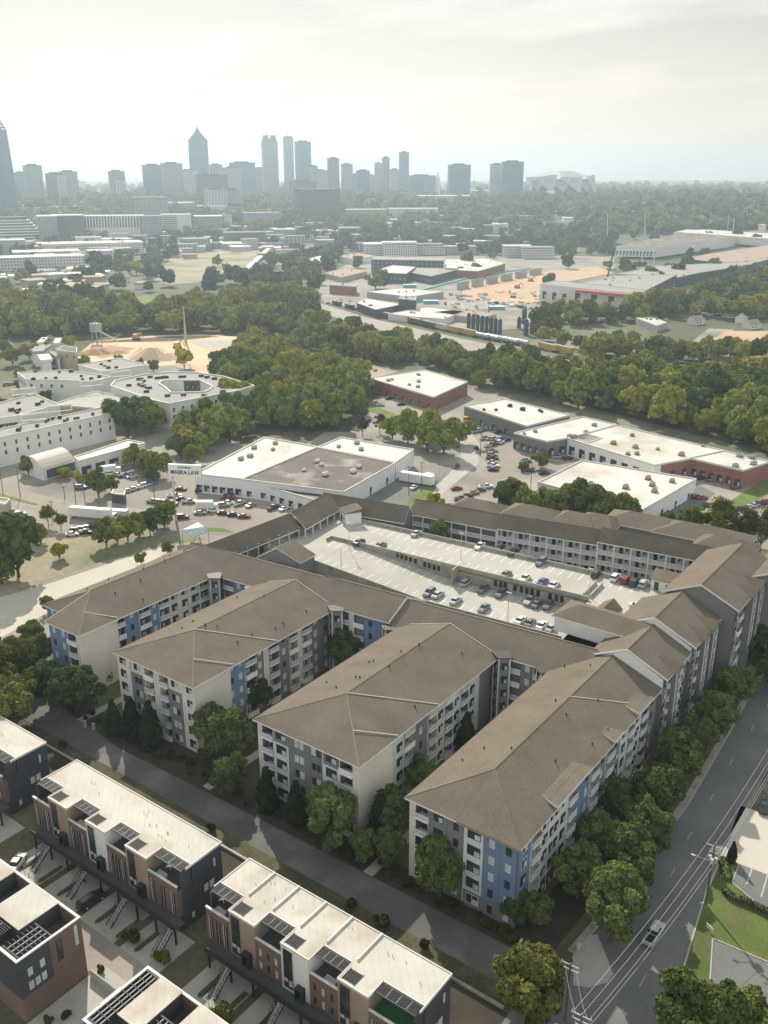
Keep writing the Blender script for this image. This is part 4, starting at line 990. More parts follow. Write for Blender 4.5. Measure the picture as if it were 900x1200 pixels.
stalls(wa[0] - 2, sr - 2, WN - .4, WN - 5.2) ; stalls(4, sr - 2, south + .4, south + 5.2); stalls(Lg - 20, Lg - 1, WN + 2, WN + 2.1, 2.75)
for k in range(7):
    a = Vector(G(Lg - .6, -12 - k * 2.75)); c = Vector(G(Lg - 5.4, -12 - k * 2.75)); u = gn * .07
    b.poly([(a.x - u.x, a.y - u.y, ZU + .012), (a.x + u.x, a.y + u.y, ZU + .012), (c.x + u.x, c.y + u.y, ZU + .012), (c.x - u.x, c.y - u.y, ZU + .012)][::-1], 'stall_paint')
for k in range(9):
    a = Vector(G(-.6, -4 - k * 2.9)); c = Vector(G(4.6, -4 - k * 2.9)); u = gn * .07
    b.poly([(a.x - u.x, a.y - u.y, ZU + .012), (a.x + u.x, a.y + u.y, ZU + .012), (c.x + u.x, c.y + u.y, ZU + .012), (c.x - u.x, c.y - u.y, ZU + .012)], 'stall_paint')
part(b, 'stall_lines', gt)
b = MB(); gw_ = b
p_, q_ = G(*GS(682, 698, ZU)), G(*GS(700, 686, ZU))
b.obox((p_[0] + q_[0]) / 2, (p_[1] + q_[1]) / 2, ZU, ZU + 1.1, 9.0, .35, math.atan2(gn.y, gn.x), 'concrete'); b.obox((p_[0] + q_[0]) / 2 + 1.6, (p_[1] + q_[1]) / 2 + .2, ZU, ZU + .9, 9.0, .35, math.atan2(gn.y, gn.x), 'concrete'); part(b, 'stair_wall', gt)
# stair towers on the roof
def booth(label, px, py, w_, d_, h_, ang, flat):
    x, y, z = P(px, py, ZU); t = thing('stair_tower', label, 'stair tower', (x, y, z), ang)
    b = MB(); b.box(-w_ / 2, -d_ / 2, 0, w_ / 2, d_ / 2, h_, 'gable_white'); b.build('wall', t)
    b = MB()
    if flat: b.box(-w_ / 2 - .3, -d_ / 2 - .3, h_, w_ / 2 + .3, d_ / 2 + .3, h_ + .25, 'shingle')
    else: b.hexa([(-w_ / 2 - .4, -d_ / 2 - .4, h_), (w_ / 2 + .4, -d_ / 2 - .4, h_), (w_ / 2 + .4, d_ / 2 + .4, h_), (-w_ / 2 - .4, d_ / 2 + .4, h_)], [(-w_ / 2 - .4, -d_ / 2 - .4, h_ + .15), (w_ / 2 + .4, -d_ / 2 - .4, h_ + .15), (w_ / 2 + .4, d_ / 2 + .4, h_ + 1.1), (-w_ / 2 - .4, d_ / 2 + .4, h_ + 1.1)], 'shingle')
    b.build('roof', t)
    b = MB(); b.box(-w_ / 2 + .9, -d_ / 2 - .04, 0, -w_ / 2 + 2.0, -d_ / 2 + .02, 2.2, 'siding_dark'); b.build('door', t)
    b = MB(); b.box(.2, -d_ / 2 - .04, 1.2, .8, -d_ / 2 + .01, 1.9, 'dark_metal'); b.build('vent', t)
ga = math.atan2(gdir.y, gdir.x)
booth('white stair tower with sloped brown roof at the right end of the garage roof', 781, 690, 7.0, 4.2, 2.8, ga, False)
booth('white stair tower at the far left corner of the garage roof', 411, 611, 5.0, 5.0, 3.6, ga - .6, False)
# lamp posts
for i, (px, py, l) in enumerate(((409, 641, 'lamp post at the left end of the garage ramp wall'), (400, 672, 'lamp post by the front parapet at the left of the garage roof'), (540, 654, 'lamp post standing on the ramp wall in the middle of the garage roof'), (595, 727, 'lamp post among the front row of cars on the lower garage deck'), (690, 698, 'lamp post at the right end of the ramp wall on the garage roof'))):
    x, y, z = P(px, py, 11.5 if i in (1, 3) else 13.2)
    t = thing('lamp_post', l, 'lamp post', (x, y, z), 0, 'lamp posts on the garage roof'); b = MB(); b.bar((0, 0, -2), (0, 0, 7.2), .09, 'steel', 6, .06); b.build('pole', t)
    b = MB(); b.box(-.7, -.15, 7.15, .7, .15, 7.3, 'steel'); b.build('lamp_head', t)
up, dn = ga + R(90), ga - R(90)
def grow(pts, z, phrase, group):
    car_row(pts, z, up, phrase, group, True, .03)
GG = 'cars parked on the garage roof'
grow([(488, 627, 'silver', 'sedan'), (562, 642, 'white', 'sedan'), (586, 643.5, 'black', 'sedan'), (602, 649, 'black', 'pickup'), (634, 661, 'grey', 'suv'), (699, 675, 'maroon', 'suv'), (721, 679, 'white', 'suv'), (733, 682, 'red', 'suv'), (743, 685, 'black', 'suv'), (754, 686.5, 'silver', 'suv')], ZU + .02, 'along the far parapet of the garage roof', GG)
grow([(421, 637, 'black', 'sedan'), (446, 641, 'grey', 'sedan'), (593, 675, 'grey', 'sedan'), (615, 680, 'white', 'sedan'), (636, 684, 'blue', 'sedan'), (649, 687.5, 'white', 'sedan')], ZU + .02, 'on the upper garage deck behind the middle wall', GG)
grow([(546, 685, 'silver', 'suv'), (567, 692, 'grey', 'pickup'), (587, 698, 'grey', 'suv'), (621, 706, 'silver', 'pickup'), (629, 710, 'grey', 'sedan'), (643, 711, 'grey', 'pickup')], ZL + .02, 'on the lower garage deck against the middle wall', GG)
grow([(503, 697, 'grey', 'suv'), (513, 699, 'silver', 'sedan'), (534, 706, 'silver', 'sedan'), (567, 715, 'grey', 'sedan'), (610, 729, 'white', 'sedan'), (621, 732, 'grey', 'sedan'), (635, 735, 'white', 'sedan'), (646, 738, 'silver', 'sedan')], ZL + .02, 'in the front row of the lower garage deck', GG)
x, y, _ = P(748, 713, ZU); car(x, y, ZU + .02, ga + R(4), 'white', 'sedan', 'white car standing alone at the right end of the garage roof', GG, True)

# ------------------------------------------------------------ blocks around the garage
def seg(label, e0, e1, r0, r1, ze, zr, name='apartment_block', over=.8, z0=0, wallm='siding_grey'):
    E0, E1, R0, R1 = PT(*e0, ze), PT(*e1, ze), PT(*r0, zr), PT(*r1, zr)
    # make the eave parallel to the ridge
    d = (R1 - R0); d.z = 0; d.normalize(); n = Vector((-d.y, d.x, 0)); off = ((E0 - R0).dot(n) + (E1 - R1).dot(n)) / 2
    E0 = R0 + n * off; E1 = R1 + n * off; E0.z = E1.z = ze
    t = thing(name, label, 'apartment building', ((R0.x + R1.x) / 2, (R0.y + R1.y) / 2, 0))
    gable_block(t, E0, E1, R0, R1, wallm, z0=z0, over=over)
    return t, E0, E1, n * (1 if off > 0 else -1)
t, E0, E1, n = seg('gallery access block with open walkways facing the garage, right half', (707, 636.5), (832, 660), (705, 617.5), (872, 648), 17.6, 21.0, over=2.6)
def gallery(t, E0, E1, n, ze, floors, zb, bay=4.6):
    d = (E1 - E0); d.z = 0; Ln = d.length; d.normalize(); k = int(Ln / bay); ang = math.atan2(d.y, d.x)
    fh = (ze - .3 - zb) / floors
    F = E0 - n * .35; W = E0 - n * 2.55
    if abs(math.atan2(d.y, d.x)) > 2: pass
    s = MB()
    for i in range(floors + 0):
        z = zb + i * fh
        a, c = F, F + d * Ln
        s.hexa([(p.x, p.y, z - .35) for p in (a, c, c - n * 2.3, a - n * 2.3)], [(p.x, p.y, z) for p in (a, c, c - n * 2.3, a - n * 2.3)], 'siding_light')
    part(s, 'walkway_slab', t)
    for i in range(floors):
        z = zb + i * fh
        for j in range(k):
            a = F + d * (j * Ln / k + .12); c = F + d * ((j + 1) * Ln / k - .12); b = MB()
            b.beam((a.x, a.y, z + 1.1), (c.x, c.y, z + 1.1), .1, .1, 'trim_white'); b.beam((a.x, a.y, z + .15), (c.x, c.y, z + .15), .08, .08, 'trim_white')
            m_ = (a + c) / 2; 
            b.beam((a.x, a.y, z + 1.0), (c.x, c.y, z + 1.0), .03, .85, 'steel'); b.beam((m_.x - d.x * .06, m_.y - d.y * .06, z + 1.1), (m_.x + d.x * .06, m_.y + d.y * .06, z + 1.1), .12, 1.0, 'trim_white')
            part(b, 'railing', t)
            q = W + d * ((j + .3) * Ln / k) + n * .06; sgn = ang if (Vector((math.sin(ang), -math.cos(ang), 0))).dot(n) > 0 else ang + math.pi
            put_window(t, q.x, q.y, z + .05, sgn, 1.0, 2.1, 'd', 'door')
            q = W + d * ((j + .7) * Ln / k) + n * .06; put_window(t, q.x, q.y, z + .9, sgn, 1.3, 1.3, 'w')
    for j in range(k + 1):
        b = MB(); p = F + d * (j * Ln / k); b.box(p.x - .14, p.y - .14, zb - 1, p.x + .14, p.y + .14, ze - .3, 'trim_white'); part(b, 'post', t)
    w = MB(); a, c = W, W + d * Ln; w.poly([(a.x, a.y, zb), (c.x, c.y, zb), (c.x, c.y, ze - .3), (a.x, a.y, ze - .3)], 'siding_light'); part(w, 'gallery_wall', t)
gallery(t, E0, E1, n, 17.6, 3, 8.2)
t, E0, E1, n = seg('gallery access block with open walkways facing the garage, left half', (580, 620), (706, 639), (588, 602), (706, 620.5), 16.4, 19.8, over=2.6)
gallery(t, E0, E1, n, 16.4, 3, 7.2)
t, E0, E1, n = seg('brown roofed block with a few balconies behind the small tree on the garage edge', (478, 603), (581, 620.5), (487, 584.5), (589, 603), 15.6, 19.0, over=2.4)
gallery(t, E0, E1, n, 15.6, 2, 9.3)
seg('low brown roofed block at the far left corner of the garage', (404, 603), (478, 613), (379, 577), (480, 593.5), 14.6, 18.8)
t, E0, E1, n = seg('brown roofed block left of the garage, far part, with a strip of open gallery', (369, 612), (396, 601), (341, 600.5), (384, 577.5), 15.8, 20.0, over=2.2)
t2, F0, F1, n2 = seg('brown roofed block left of the garage, near part', (300, 641), (369, 613), (240, 639), (341, 601), 15.4, 19.6, over=2.2)
for tt, a, c, nn in ((t, E0, E1, n), (t2, F0, F1, n2)):
    d = c - a; Ln = d.length; d.normalize()
    for j in range(int(Ln / 4) + 1):
        b = MB(); p = a + d * (j * 4.0) - nn * .4; b.box(p.x - .12, p.y - .12, 10, p.x + .12, p.y + .12, 16, 'trim_white'); part(b, 'post', tt)
# small gables and the hipped roof with the long white wall between garage and wings
G1, G2, AP = PT(300, 653, 15.6), PT(352, 660, 15.6), PT(324, 642, 18.6)
t = thing('small_gabled_block', 'small gabled roof between the garage corner and the linking block', 'roof', (AP.x, AP.y, 0))
gd = Vector((-gdir.y, gdir.x, 0)) * 7; gd = gd if gd.y > 0 else -gd
b = MB(); roof_slab(b, [G1, G1 + gd, AP + gd, AP], 'shingle'); roof_slab(b, [G2, AP, AP + gd, G2 + gd], 'shingle'); part(b, 'roof', t)
b = MB(); q = [G1 + gdir * .6, G2 - gdir * .6, G2 - gdir * .6 + gd, G1 + gdir * .6 + gd]; b.prism([(v.x, v.y) for v in q], 0, 15.3, 'siding_grey'); v = Vector((0, 0, .3)); b.poly([G1 + gd * .04 - v, G2 + gd * .04 - v, AP + gd * .04 - v], 'siding_grey'); part(b, 'wall', t)
t = thing('hipped_roof_block', 'hipped brown roof with a long white wall beside the right end of the garage', 'apartment building', (*PT(700, 735, 0)[:2], 0))
e0, e1 = PT(646, 721, 20.3), PT(752, 752, 20.3)
dd = (e1 - e0).normalized(); nn = Vector((-dd.y, dd.x, 0)); nn = nn if nn.y > 0 else -nn; w_ = 10.0
bk, back1 = e0 + nn * w_, e1 + nn * w_; up_ = Vector((0, 0, 1.9)); r0, r1 = e0 + nn * w_ / 2 + dd * 4 + up_, e1 + nn * w_ / 2 + up_
b = MB(); roof_slab(b, [e0, e1, r1, r0], 'shingle', .3); roof_slab(b, [bk, e0, r0], 'shingle', .3); roof_slab(b, [back1, bk, r0, r1], 'shingle', .3); part(b, 'roof', t)
q = [e0 + nn * .7 + dd * .5, e1 + nn * .7, back1 - nn * .7, bk - nn * .7 + dd * .5]
b = MB(); b.prism([(v.x, v.y) for v in q], 16.6, 20.0, 'gable_white'); part(b, 'wall', t)
t = thing('small_gabled_block', 'small brown gable with white face near the lone car at the garage right end', 'roof', (*PT(712, 720, 0)[:2], 0))
a, c, d_ = PT(695, 716, 17.2), PT(717, 726, 17.2), PT(730, 714, 17.2); ap0 = PT(704, 717, 19.0); e_ = a + (d_ - c)
rm0 = (a + c) / 2 + Vector((0, 0, 1.8)); rm1 = (e_ + d_) / 2 + Vector((0, 0, 1.8))
b = MB(); roof_slab(b, [a, rm0, rm1, e_], 'shingle'); roof_slab(b, [c, d_, rm1, rm0], 'shingle'); part(b, 'roof', t)
b = MB(); b.prism([(v.x, v.y) for v in (a, c, d_, e_)], 10, 17.0, 'gable_white'); b.poly([a - Vector((0, 0, .3)), c - Vector((0, 0, .3)), rm0 - Vector((0, 0, .3))], 'gable_white'); part(b, 'wall', t)
# far hips peeking over the gallery ridge
for i, (px, py, w_) in enumerate(((545, 593, 16), (612, 601, 18), (664, 609, 14), (690, 611, 12), (745, 611, 22), (815, 625, 26), (842, 640, 16))):
    c_ = PT(px, py + 3, 19.5 + i * .3) + Vector((-math.sin(ga), math.cos(ga), 0)) * 9; t = thing('projecting_hip_roof', f'small hipped roof rising behind the gallery ridge, {ORD[i]} of seven', 'roof', (c_.x, c_.y, 0))
    b = MB(); z = 17.2 + i * .3; hw = w_ / 2; cs, sn = math.cos(ga), math.sin(ga)
    q = [Vector((c_.x + cs * u * hw - sn * v * 6, c_.y + sn * u * hw + cs * v * 6, z)) for u, v in ((-1, -1), (1, -1), (1, 1), (-1, 1))]
    r0, r1 = Vector((c_.x - cs * hw * .4, c_.y - sn * hw * .4, z + 2.6)), Vector((c_.x + cs * hw * .4, c_.y + sn * hw * .4, z + 2.6))
    roof_slab(b, [q[0], q[1], r1, r0], 'shingle'); roof_slab(b, [q[1], q[2], r1], 'shingle'); roof_slab(b, [q[2], q[3], r0, r1], 'shingle'); roof_slab(b, [q[3], q[0], r0], 'shingle'); part(b, 'roof', t)
    b = MB(); b.prism([(v.x * .96 + c_.x * .04, v.y * .96 + c_.y * .04) for v in q], 0, z - .3, 'siding_grey'); part(b, 'wall', t)
x, y, _ = P(512, 622, ZU); T_BIG.put(*P(513, 636, 9.5)[:2], 8.5, .95, 'green tree rising at the far edge of the garage roof', None, (1.3, 1.3, 1.1))

# ============================================================ ROAD ON THE RIGHT
rl = [P(x, y)[:2] for x, y in ((640, 1230), (700, 1165), (718, 1110), (755, 1040), (800, 960), (845, 880), (888, 812), (935, 740), (985, 660))]
rr = [P(x, y)[:2] for x, y in ((790, 1260), (795, 1165), (808, 1110), (826, 1035), (858, 975), (900, 905), (955, 830), (1020, 745))]
sheet('road', [(-44, 92), (-41, 100), (-40, 118), (-39.6, 150), (-40.8, 180), (-42.2, 204), (-40, 240), (-34, 270), (-22, 270), (-28, 240), (-30.6, 204), (-30.8, 170), (-30.6, 145), (-29.6, 128), (-27.2, 112), (-25, 100), (-22, 60), (-44, 60)], .05, 'asphalt', px=False)
b = MB(); ctr = [P(x, y) for x, y in ((753, 1150), (770, 1085), (788, 1023), (808, 980), (834, 935), (857, 893), (882, 853), (900, 826))]
for x, y, z in ctr[:1] + ctr[2:]:
    b.obox(x, y, .062, .066, .12, 2.6, R(2), 'paint_white')
tag(b.build('road_markings'), kind='structure')
b = MB(); xs = [(-30.45, 185), (-30.5, 170), (-30.35, 145), (-29.4, 128)]
for a, c in zip(xs, xs[1:]): b.beam((a[0] - .25, a[1], .066), (c[0] - .25, c[1], .066), .12, .003, 'paint_faded')
tag(b.build('edge_line'), kind='structure')
# kerbs and pavement
def kerb(pts, w_=.25, h_=.15, name='kerb', m='concrete'):
    b = MB()
    for a, c in zip(pts, pts[1:]): b.beam((a[0], a[1], h_), (c[0], c[1], h_), w_, h_, m)
    return tag(b.build(name), kind='structure')
kerb([(-41.1, 106), (-40.1, 118), (-39.7, 150), (-40.9, 180), (-42.3, 204), (-40, 240)]); kerb([(-26.9, 110), (-29.4, 128), (-30.4, 145)])
sheet('pavement', [(-42.4, 104), (-41.2, 104), (-40.2, 118), (-39.8, 150), (-41.0, 180), (-42.4, 204), (-43.4, 204), (-42.1, 180), (-41.0, 150), (-41.4, 118)], .12, 'concrete_wall', px=False)
sheet('pavement_corner', [P(x, y)[:2] for x, y in ((672, 1155), (671, 1120), (685, 1098), (700, 1095), (708, 1115), (719, 1142), (712, 1152), (690, 1158))], .10, 'concrete', px=False)
sheet('planting_bed', [(-50, 103), (-44, 103), (-43.2, 118), (-43, 200), (-46, 215), (-50, 215)], .04, 'mulch', px=False)
# right side: drive, lawn, car park
sheet('lawn', [(822, 1000), (880, 960), (1000, 1040), (1000, 1200), (800, 1200), (803, 1135), (826, 1040)], .03, 'grass', px=True)
sheet('driveway', [(846, 1002), (868, 944), (920, 962), (1000, 1010), (960, 1060), (866, 1012)], .05, 'new_concrete')
sheet('parking_lot', [(866, 1012), (900, 1025), (1000, 1075), (960, 1110), (900, 1070), (858, 1035)], .052, 'asphalt')
sheet('parking_lot', [(835, 1100), (900, 1128), (1000, 1170), (1000, 1260), (830, 1200)], .052, 'asphalt')
sheet('parking_lot', [(893, 925), (930, 880), (1000, 930), (930, 965)], .046, 'asphalt')
kerb([P(*p)[:2] for p in ((866, 1012), (858, 1035), (900, 1070), (960, 1108))], .2, .15); kerb([P(*p)[:2] for p in ((832, 1150), (835, 1100), (905, 1130))], .2, .15)
b = MB()
for a, c in (((883, 1013), (875, 1036)), ((900, 1024), (892, 1051))):
    a, c = P(*a), P(*c); b.beam((a[0], a[1], .062), (c[0], c[1], .062), .22, .006, 'paint_white')
tag(b.build('parking_markings'), kind='structure')
def hedge(pts, w_, h_, label, m='leaf_conifer'):
    V, F4 = [], []; g = np.random.default_rng(5)
    b = MB()
    for a, c in zip(pts, pts[1:]): b.beam((a[0], a[1], h_ * .9), (c[0], c[1], h_ * .9), w_ * .8, h_ * .88, 'grass')
    t = thing('hedge', label, 'hedge', (pts[0][0], pts[0][1], 0)); part(b, 'stems', t)
    P_ = []
    for a, c in zip(pts, pts[1:]):
        a, c = np.array(a[:2]), np.array(c[:2]); Ln = np.linalg.norm(c - a); n = int(Ln * 160); d = (c - a) / Ln; q = np.array([-d[1], d[0]])
        u = g.uniform(0, 1, n)[:, None]; v = g.uniform(-.5, .5, n)[:, None] * w_; P_.append(np.hstack([a + (c - a) * u + q * v, g.uniform(.3, 1.05, (n, 1)) * h_]))
    p = np.concatenate(P_); n = len(p); t1 = g.normal(size=(n, 3)); t1 /= np.linalg.norm(t1, axis=1)[:, None]; t2 = np.cross(t1, g.normal(size=(n, 3))); t2 /= np.linalg.norm(t2, axis=1)[:, None]
    s = .12; V = np.stack([p - t1 * s, p + t2 * s, p + t1 * s, p - t2 * s], 1).reshape(-1, 3)
    o = link('foliage', np_mesh('foliage', V, np.zeros((0, 3), int), np.arange(n * 4).reshape(n, 4), m), t); o.location = -Vector(t.location)
hedge([P(*p) for p in ((848, 1046), (856, 1053), (880, 1062), (915, 1080))], 1.1, 1.0, 'dark clipped hedge on the lawn right of the road')
hedge([P(*p) for p in ((844, 1006), (850, 1018), (852, 1032))], 1.6, .6, 'low round hedge by the drive entrance right of the road')
x, y, _ = P(857, 1010); b = MB(); b.bar((x, y, 0), (x, y, 3.6), .35, 'grass', 7, .03); T_CONE.put(x, y, 0, .55, 'thin pointed conifer at the drive entrance right of the road', None)
t = thing('yard_sign', 'small white sign on two legs on the lawn right of the road', 'sign', (*P(831, 1092)[:2], 0), R(-30)); b = MB(); b.box(-.7, -.04, .5, .7, .04, 1.2, 'sign_white'); b.build('panel', t); b = MB(); b.box(-.6, -.03, 0, -.54, .03, .5, 'steel'); b.box(.54, -.03, 0, .6, .03, .5, 'steel'); b.build('legs', t)
x, y, _ = P(766, 1098); car(x, y, .055, R(90), 'silver', 'pickup', 'silver vehicle driving on the road at the right', None, True, 'driving_car')
x, y, _ = P(896, 948); car(x, y, .05, R(95), 'black', 'sedan', 'dark car cut by the right edge beside the concrete drive', None, True)
# utility poles and wires
def pole(x, y, h, label, arms, drums, lamp, group='utility poles along the road'):
    t = thing('utility_pole', label, 'utility pole', (x, y, 0), R(3), group); b = MB(); b.bar((0, 0, 0), (0, 0, h), .17, 'wood_post', 7, .12); b.build('pole', t)
    for z, l in arms:
        b = MB(); b.box(-l / 2, -.06, z - .06, l / 2, .06, z + .06, 'steel')
        for u in (-.45, 0, .45): b.bar((u * l, 0, z), (u * l, 0, z + .35), .06, 'paint_white', 5)
        b.build('crossarm', t)
    for u, v in drums: b = MB(); b.bar((u, v, h - 3.4), (u, v, h - 2.5), .28, 'paint_white', 9); b.build('transformer', t)
    if lamp: b = MB(); b.bar((0, 0, h - 3.4), (-2.6, -.6, h - 2.9), .05, 'paint_white', 5); b.box(-3.2, -.8, h - 2.98, -2.5, -.5, h - 2.85, 'paint_white'); b.build('lamp_arm', t)
    return t
px1 = (-28.6, 125.8); pole(*px1, 12.0, 'wooden utility pole with three white transformers and a street lamp arm', [(11.6, 2.4), (10.4, 1.4)], [(-.45, .2), (.5, .1), (.0, -.45)], True)
px2 = P(681, 1196, 9.5); pole(px2[0], px2[1], 10.5, 'utility pole with pale crossarms at the bottom edge by the road corner', [(10.3, 2.8), (9.4, 2.4), (8.6, 1.6)], [], True)
px3 = P(668, 1134, 9.5); pole(px3[0], px3[1], 10.2, 'utility pole with a double crossarm beside the big bottom tree', [(10.0, 2.6), (9.2, 2.6)], [], False)
px4 = (-28.0, 176); pole(*px4, 12, 'utility pole beyond the drive at the right edge', [(11.6, 2.4)], [], False)
def wire(a, c, label, sag=1.0, r=.022):
    b = MB(); n = 10; pts = [Vector(a).lerp(Vector(c), i / n) - Vector((0, 0, sag * 4 * (i / n) * (1 - i / n))) for i in range(n + 1)]
    for p, q in zip(pts, pts[1:]): b.bar(p, q, r, 'steel', 4)
    tag(b.build('power_line'), label, 'power line', 'power lines along the road')
for i, u in enumerate((-1.1, 0, 1.1, .6)):
    z = 11.9 if i < 3 else 9.0
    wire((px1[0] + u, px1[1], z), (px2[0] + u, px2[1], 10.5 if i < 3 else 8.0), 'power line from the transformer pole down to the bottom edge pole')
    wire((px1[0] + u, px1[1], z), (px4[0] + u, px4[1], z), 'power line from the transformer pole up to the right edge')
for u in (-.8, .8): wire((px2[0] + u, px2[1], 10.4), (px3[0] + u, px3[1], 10.1), 'short power line between the two poles at the bottom edge')
# small posts
for i, (x, y, l) in enumerate(((*P(100, 852)[:2], 'white bollard in the bed before the blue wing, left one'), (*P(110, 855)[:2], 'white bollard in the bed before the blue wing, right one'), (*P(678, 1115)[:2], 'pale utility box on the pavement corner by the road'))):
    b = MB(); b.box(x - .25, y - .25, 0, x + .25, y + .25, 1.4, 'paint_white'); b.box(x - .29, y - .29, 1.4, x + .29, y + .29, 1.48, 'steel'); tag(b.build('utility_box'), l, 'utility box')
# ============================================================ HERO TREES
RG = 'street trees between the roadside wing and the road'
rt = [(604, 1085, .6, 'small dark'), (626, 1090, .65, 'dark'), (716, 1104, 1.25, 'large'), (676, 1052, .95, 'round'), (736, 1042, 1.1, 'round'), (704, 1012, .9, 'dark'), (750, 1002, 1.0, 'rounded'), (722, 965, .85, 'dark'), (766, 966, 1.1, 'large'), (792, 918, 1.1, 'dark'), (812, 893, .95, 'dark'), (834, 866, 1.05, 'large'), (858, 836, 1.05, 'bright topped'), (782, 935, .8, 'dark'), (892, 790, 1.15, 'dark'), (908, 760, 1.2, 'dark'), (905, 812, .9, 'dark'), (925, 730, 1.2, 'dark')]
for i, (px, py, s, ad) in enumerate(rt):
    x, y, _ = P(px, py); T_BIG.put(x, y, 0, s * 1.28, (f'{ad} street tree nearest the road corner' if i == 2 else f'{ad} street tree by the roadside wing, number {i + 1} counted up the road'), RG, (1.0, 1.02, .95) if ad != 'bright topped' else (1.25, 1.3, 1))
x, y, _ = P(618, 1195); T_BIG.put(x, y, -1, 1.6, 'big yellowish green tree at the bottom edge left of the road', None, (1.25, 1.0, .8))
x, y, _ = P(815, 1240); T_BIG.put(x, y - 1, -1.5, 1.7, 'big wide tree at the bottom right over the road', None, (1.0, 1.02, .85))
x, y, _ = P(890, 1250); T_BIG.put(x, y, -2, 1.5, 'second big tree at the bottom right corner', None, (1.0, 1.02, .85))
# in front of the wings
ft = [(135, 862, .95, 'C', 'narrow dark evergreen, left one of three before the cream and grey front'), (157, 868, 1.15, 'C', 'narrow dark evergreen, middle one of three before the cream and grey front'), (178, 876, 1.2, 'C', 'narrow dark evergreen, right one of three before the cream and grey front'),
      (92, 840, 1.35, 'B', 'dark tree before the blue front of the farthest left wing'), (62, 825, 1.2, 'B', 'dark tree left of the blue wing front'), (124, 800, 1.1, 'C', 'dark tall evergreen at the cream end of the farthest left wing'),
      (262, 895, 1.45, 'B', 'full dark green tree beside the cream end wall of the second wing'), (270, 934, .95, 'B', 'smaller bright green tree in front of the gap between second and third wing'), (300, 835, .95, 'B', 'dark tree in the courtyard by the blue panel of the second wing'),
      (314, 950, 1.05, 'C', 'narrow evergreen at the left corner of the third wing'), (348, 965, 1.0, 'C', 'narrow evergreen in the middle of the third wing front'), (390, 995, 1.3, 'B', 'green tree before the right part of the third wing front'),
      (446, 985, 1.15, 'C', 'narrow evergreen beside the cream end wall of the third wing'), (425, 1010, .7, 'B', 'low round tree right of the third wing front'), (465, 985, 1.1, 'B', 'dark tree in the gap between third and fourth wing'), (492, 935, .9, 'B', 'dark tree deep in the courtyard beside the third wing'),
      (515, 1055, 1.25, 'B', 'bright green tree in front of the grey facade of the roadside wing'), (405, 792, 1.35, 'B', 'tall dark tree in the courtyard between second and third wing'), (470, 800, .7, 'B', 'small tree at the blue panel of the linking block'), (546, 880, 1.0, 'C', 'narrow dark evergreen in the courtyard beside the third wing'), (455, 1015, .8, 'B', 'small green tree by the path between third and fourth wing'), (245, 900, .5, 'B', 'small shrub-like tree at the foot of the second wing corner')]
for px, py, s, k, l in ft:
    x, y, _ = P(px, py); (T_CONE if k == 'C' else T_BIG).put(x, y, 0, s * (1.2 if k == 'C' else 1.08), l, 'trees around the apartment wings', (1.25, 1.25, 1) if 'bright' in l else (.85, .9, .9) if 'dark' in l else (1, 1, 1))
for i in range(95):
    x = -185 + i * 1.48 + rnd.uniform(-1, 1); 
    T_SHRUB.put(x, rnd.uniform(99.9, 103.0) + (0 if x > -165 else 1), .03, rnd.uniform(.5, .95), 'low shrub in the bed along the front of the apartment wings', 'low shrubs along the wing fronts', (1, .9, .9), 'shrub')
lt = [(8, 875, 1.7, (1.25, 1.05, .8), 'yellowish tree at the left edge below the pale strip'), (25, 800, 1.3, (1.2, 1.05, .8), 'green tree at the left edge, above the yellowish one'), (45, 790, 1.1, (1, 1, 1), 'dark tree left of the blue wing corner'), (-12, 830, 1.7, (1.2, 1.05, .85), 'large tree cut by the left edge'), (20, 845, 1.25, (1.3, 1.15, .85), 'yellowish tree just left of the lane'), (40, 762, .9, (1.2, 1.2, 1), 'thin tree by the pale strip left of the blue wing'), (58, 718, .55, (1.4, 1.3, 1), 'small tree on the pale strip behind the farthest left wing'), (-15, 775, 1.2, (1.1, 1.1, 1), 'tree at the very left edge')]
for px, py, s, c, l in lt:
    x, y, _ = P(px, py); T_BIG.put(x, y, 0, s * 1.05, l, 'trees left of the complex', c)
for i, (px, py) in enumerate(((408, 1135 - 130), (300, 1012 - 30), (412, 1060), (500, 1100))): pass
for i, x in enumerate((-74.5, -68.0, -106, -150, -60)): T_SHRUB.put(x, 91.4, .02, .9 if i != 1 else 1.3, 'rough shrub on the weedy verge between kerb wall and lane', 'shrubs on the weedy verge', (1, .9, .8), 'shrub')
# ============================================================ MIDDLE GROUND
S = lambda name, pts, z, m: sheet(name, pts, z, m)
S('paved_ground', [(-60, 700), (-60, 545), (120, 505), (230, 500), (330, 540), (420, 480), (470, 450), (560, 455), (700, 500), (900, 540), (1000, 560), (1000, 640), (900, 640), (860, 640), (560, 590), (480, 590), (330, 600), (250, 650), (180, 700), (60, 745), (-60, 800)], .05, 'pavement_tan')
S('road', [(-60, 555), (0, 567), (60, 583), (110, 594), (180, 606), (240, 612), (330, 618), (330, 628), (200, 625), (100, 612), (40, 597), (-60, 575)], .09, 'old_asphalt')
S('parking_lot', [(130, 570), (200, 545), (235, 575), (330, 590), (400, 604), (300, 618), (200, 605), (140, 590)], .10, 'old_asphalt')
S('strip_road', [(-60, 718), (0, 700), (60, 683), (120, 663), (186, 641), (196, 648), (130, 682), (60, 716), (0, 748), (-60, 775)], .10, 'new_concrete')
S('dirt_lot', [(40, 652), (60, 625), (110, 612), (200, 622), (240, 632), (190, 640), (120, 658), (70, 676), (0, 700), (-30, 690)], .08, 'field')
S('road', [(545, 500), (562, 520), (560, 545), (535, 565), (500, 595), (480, 606), (455, 606), (500, 580), (528, 553), (540, 535), (538, 515), (535, 500)], .12, 'concrete')
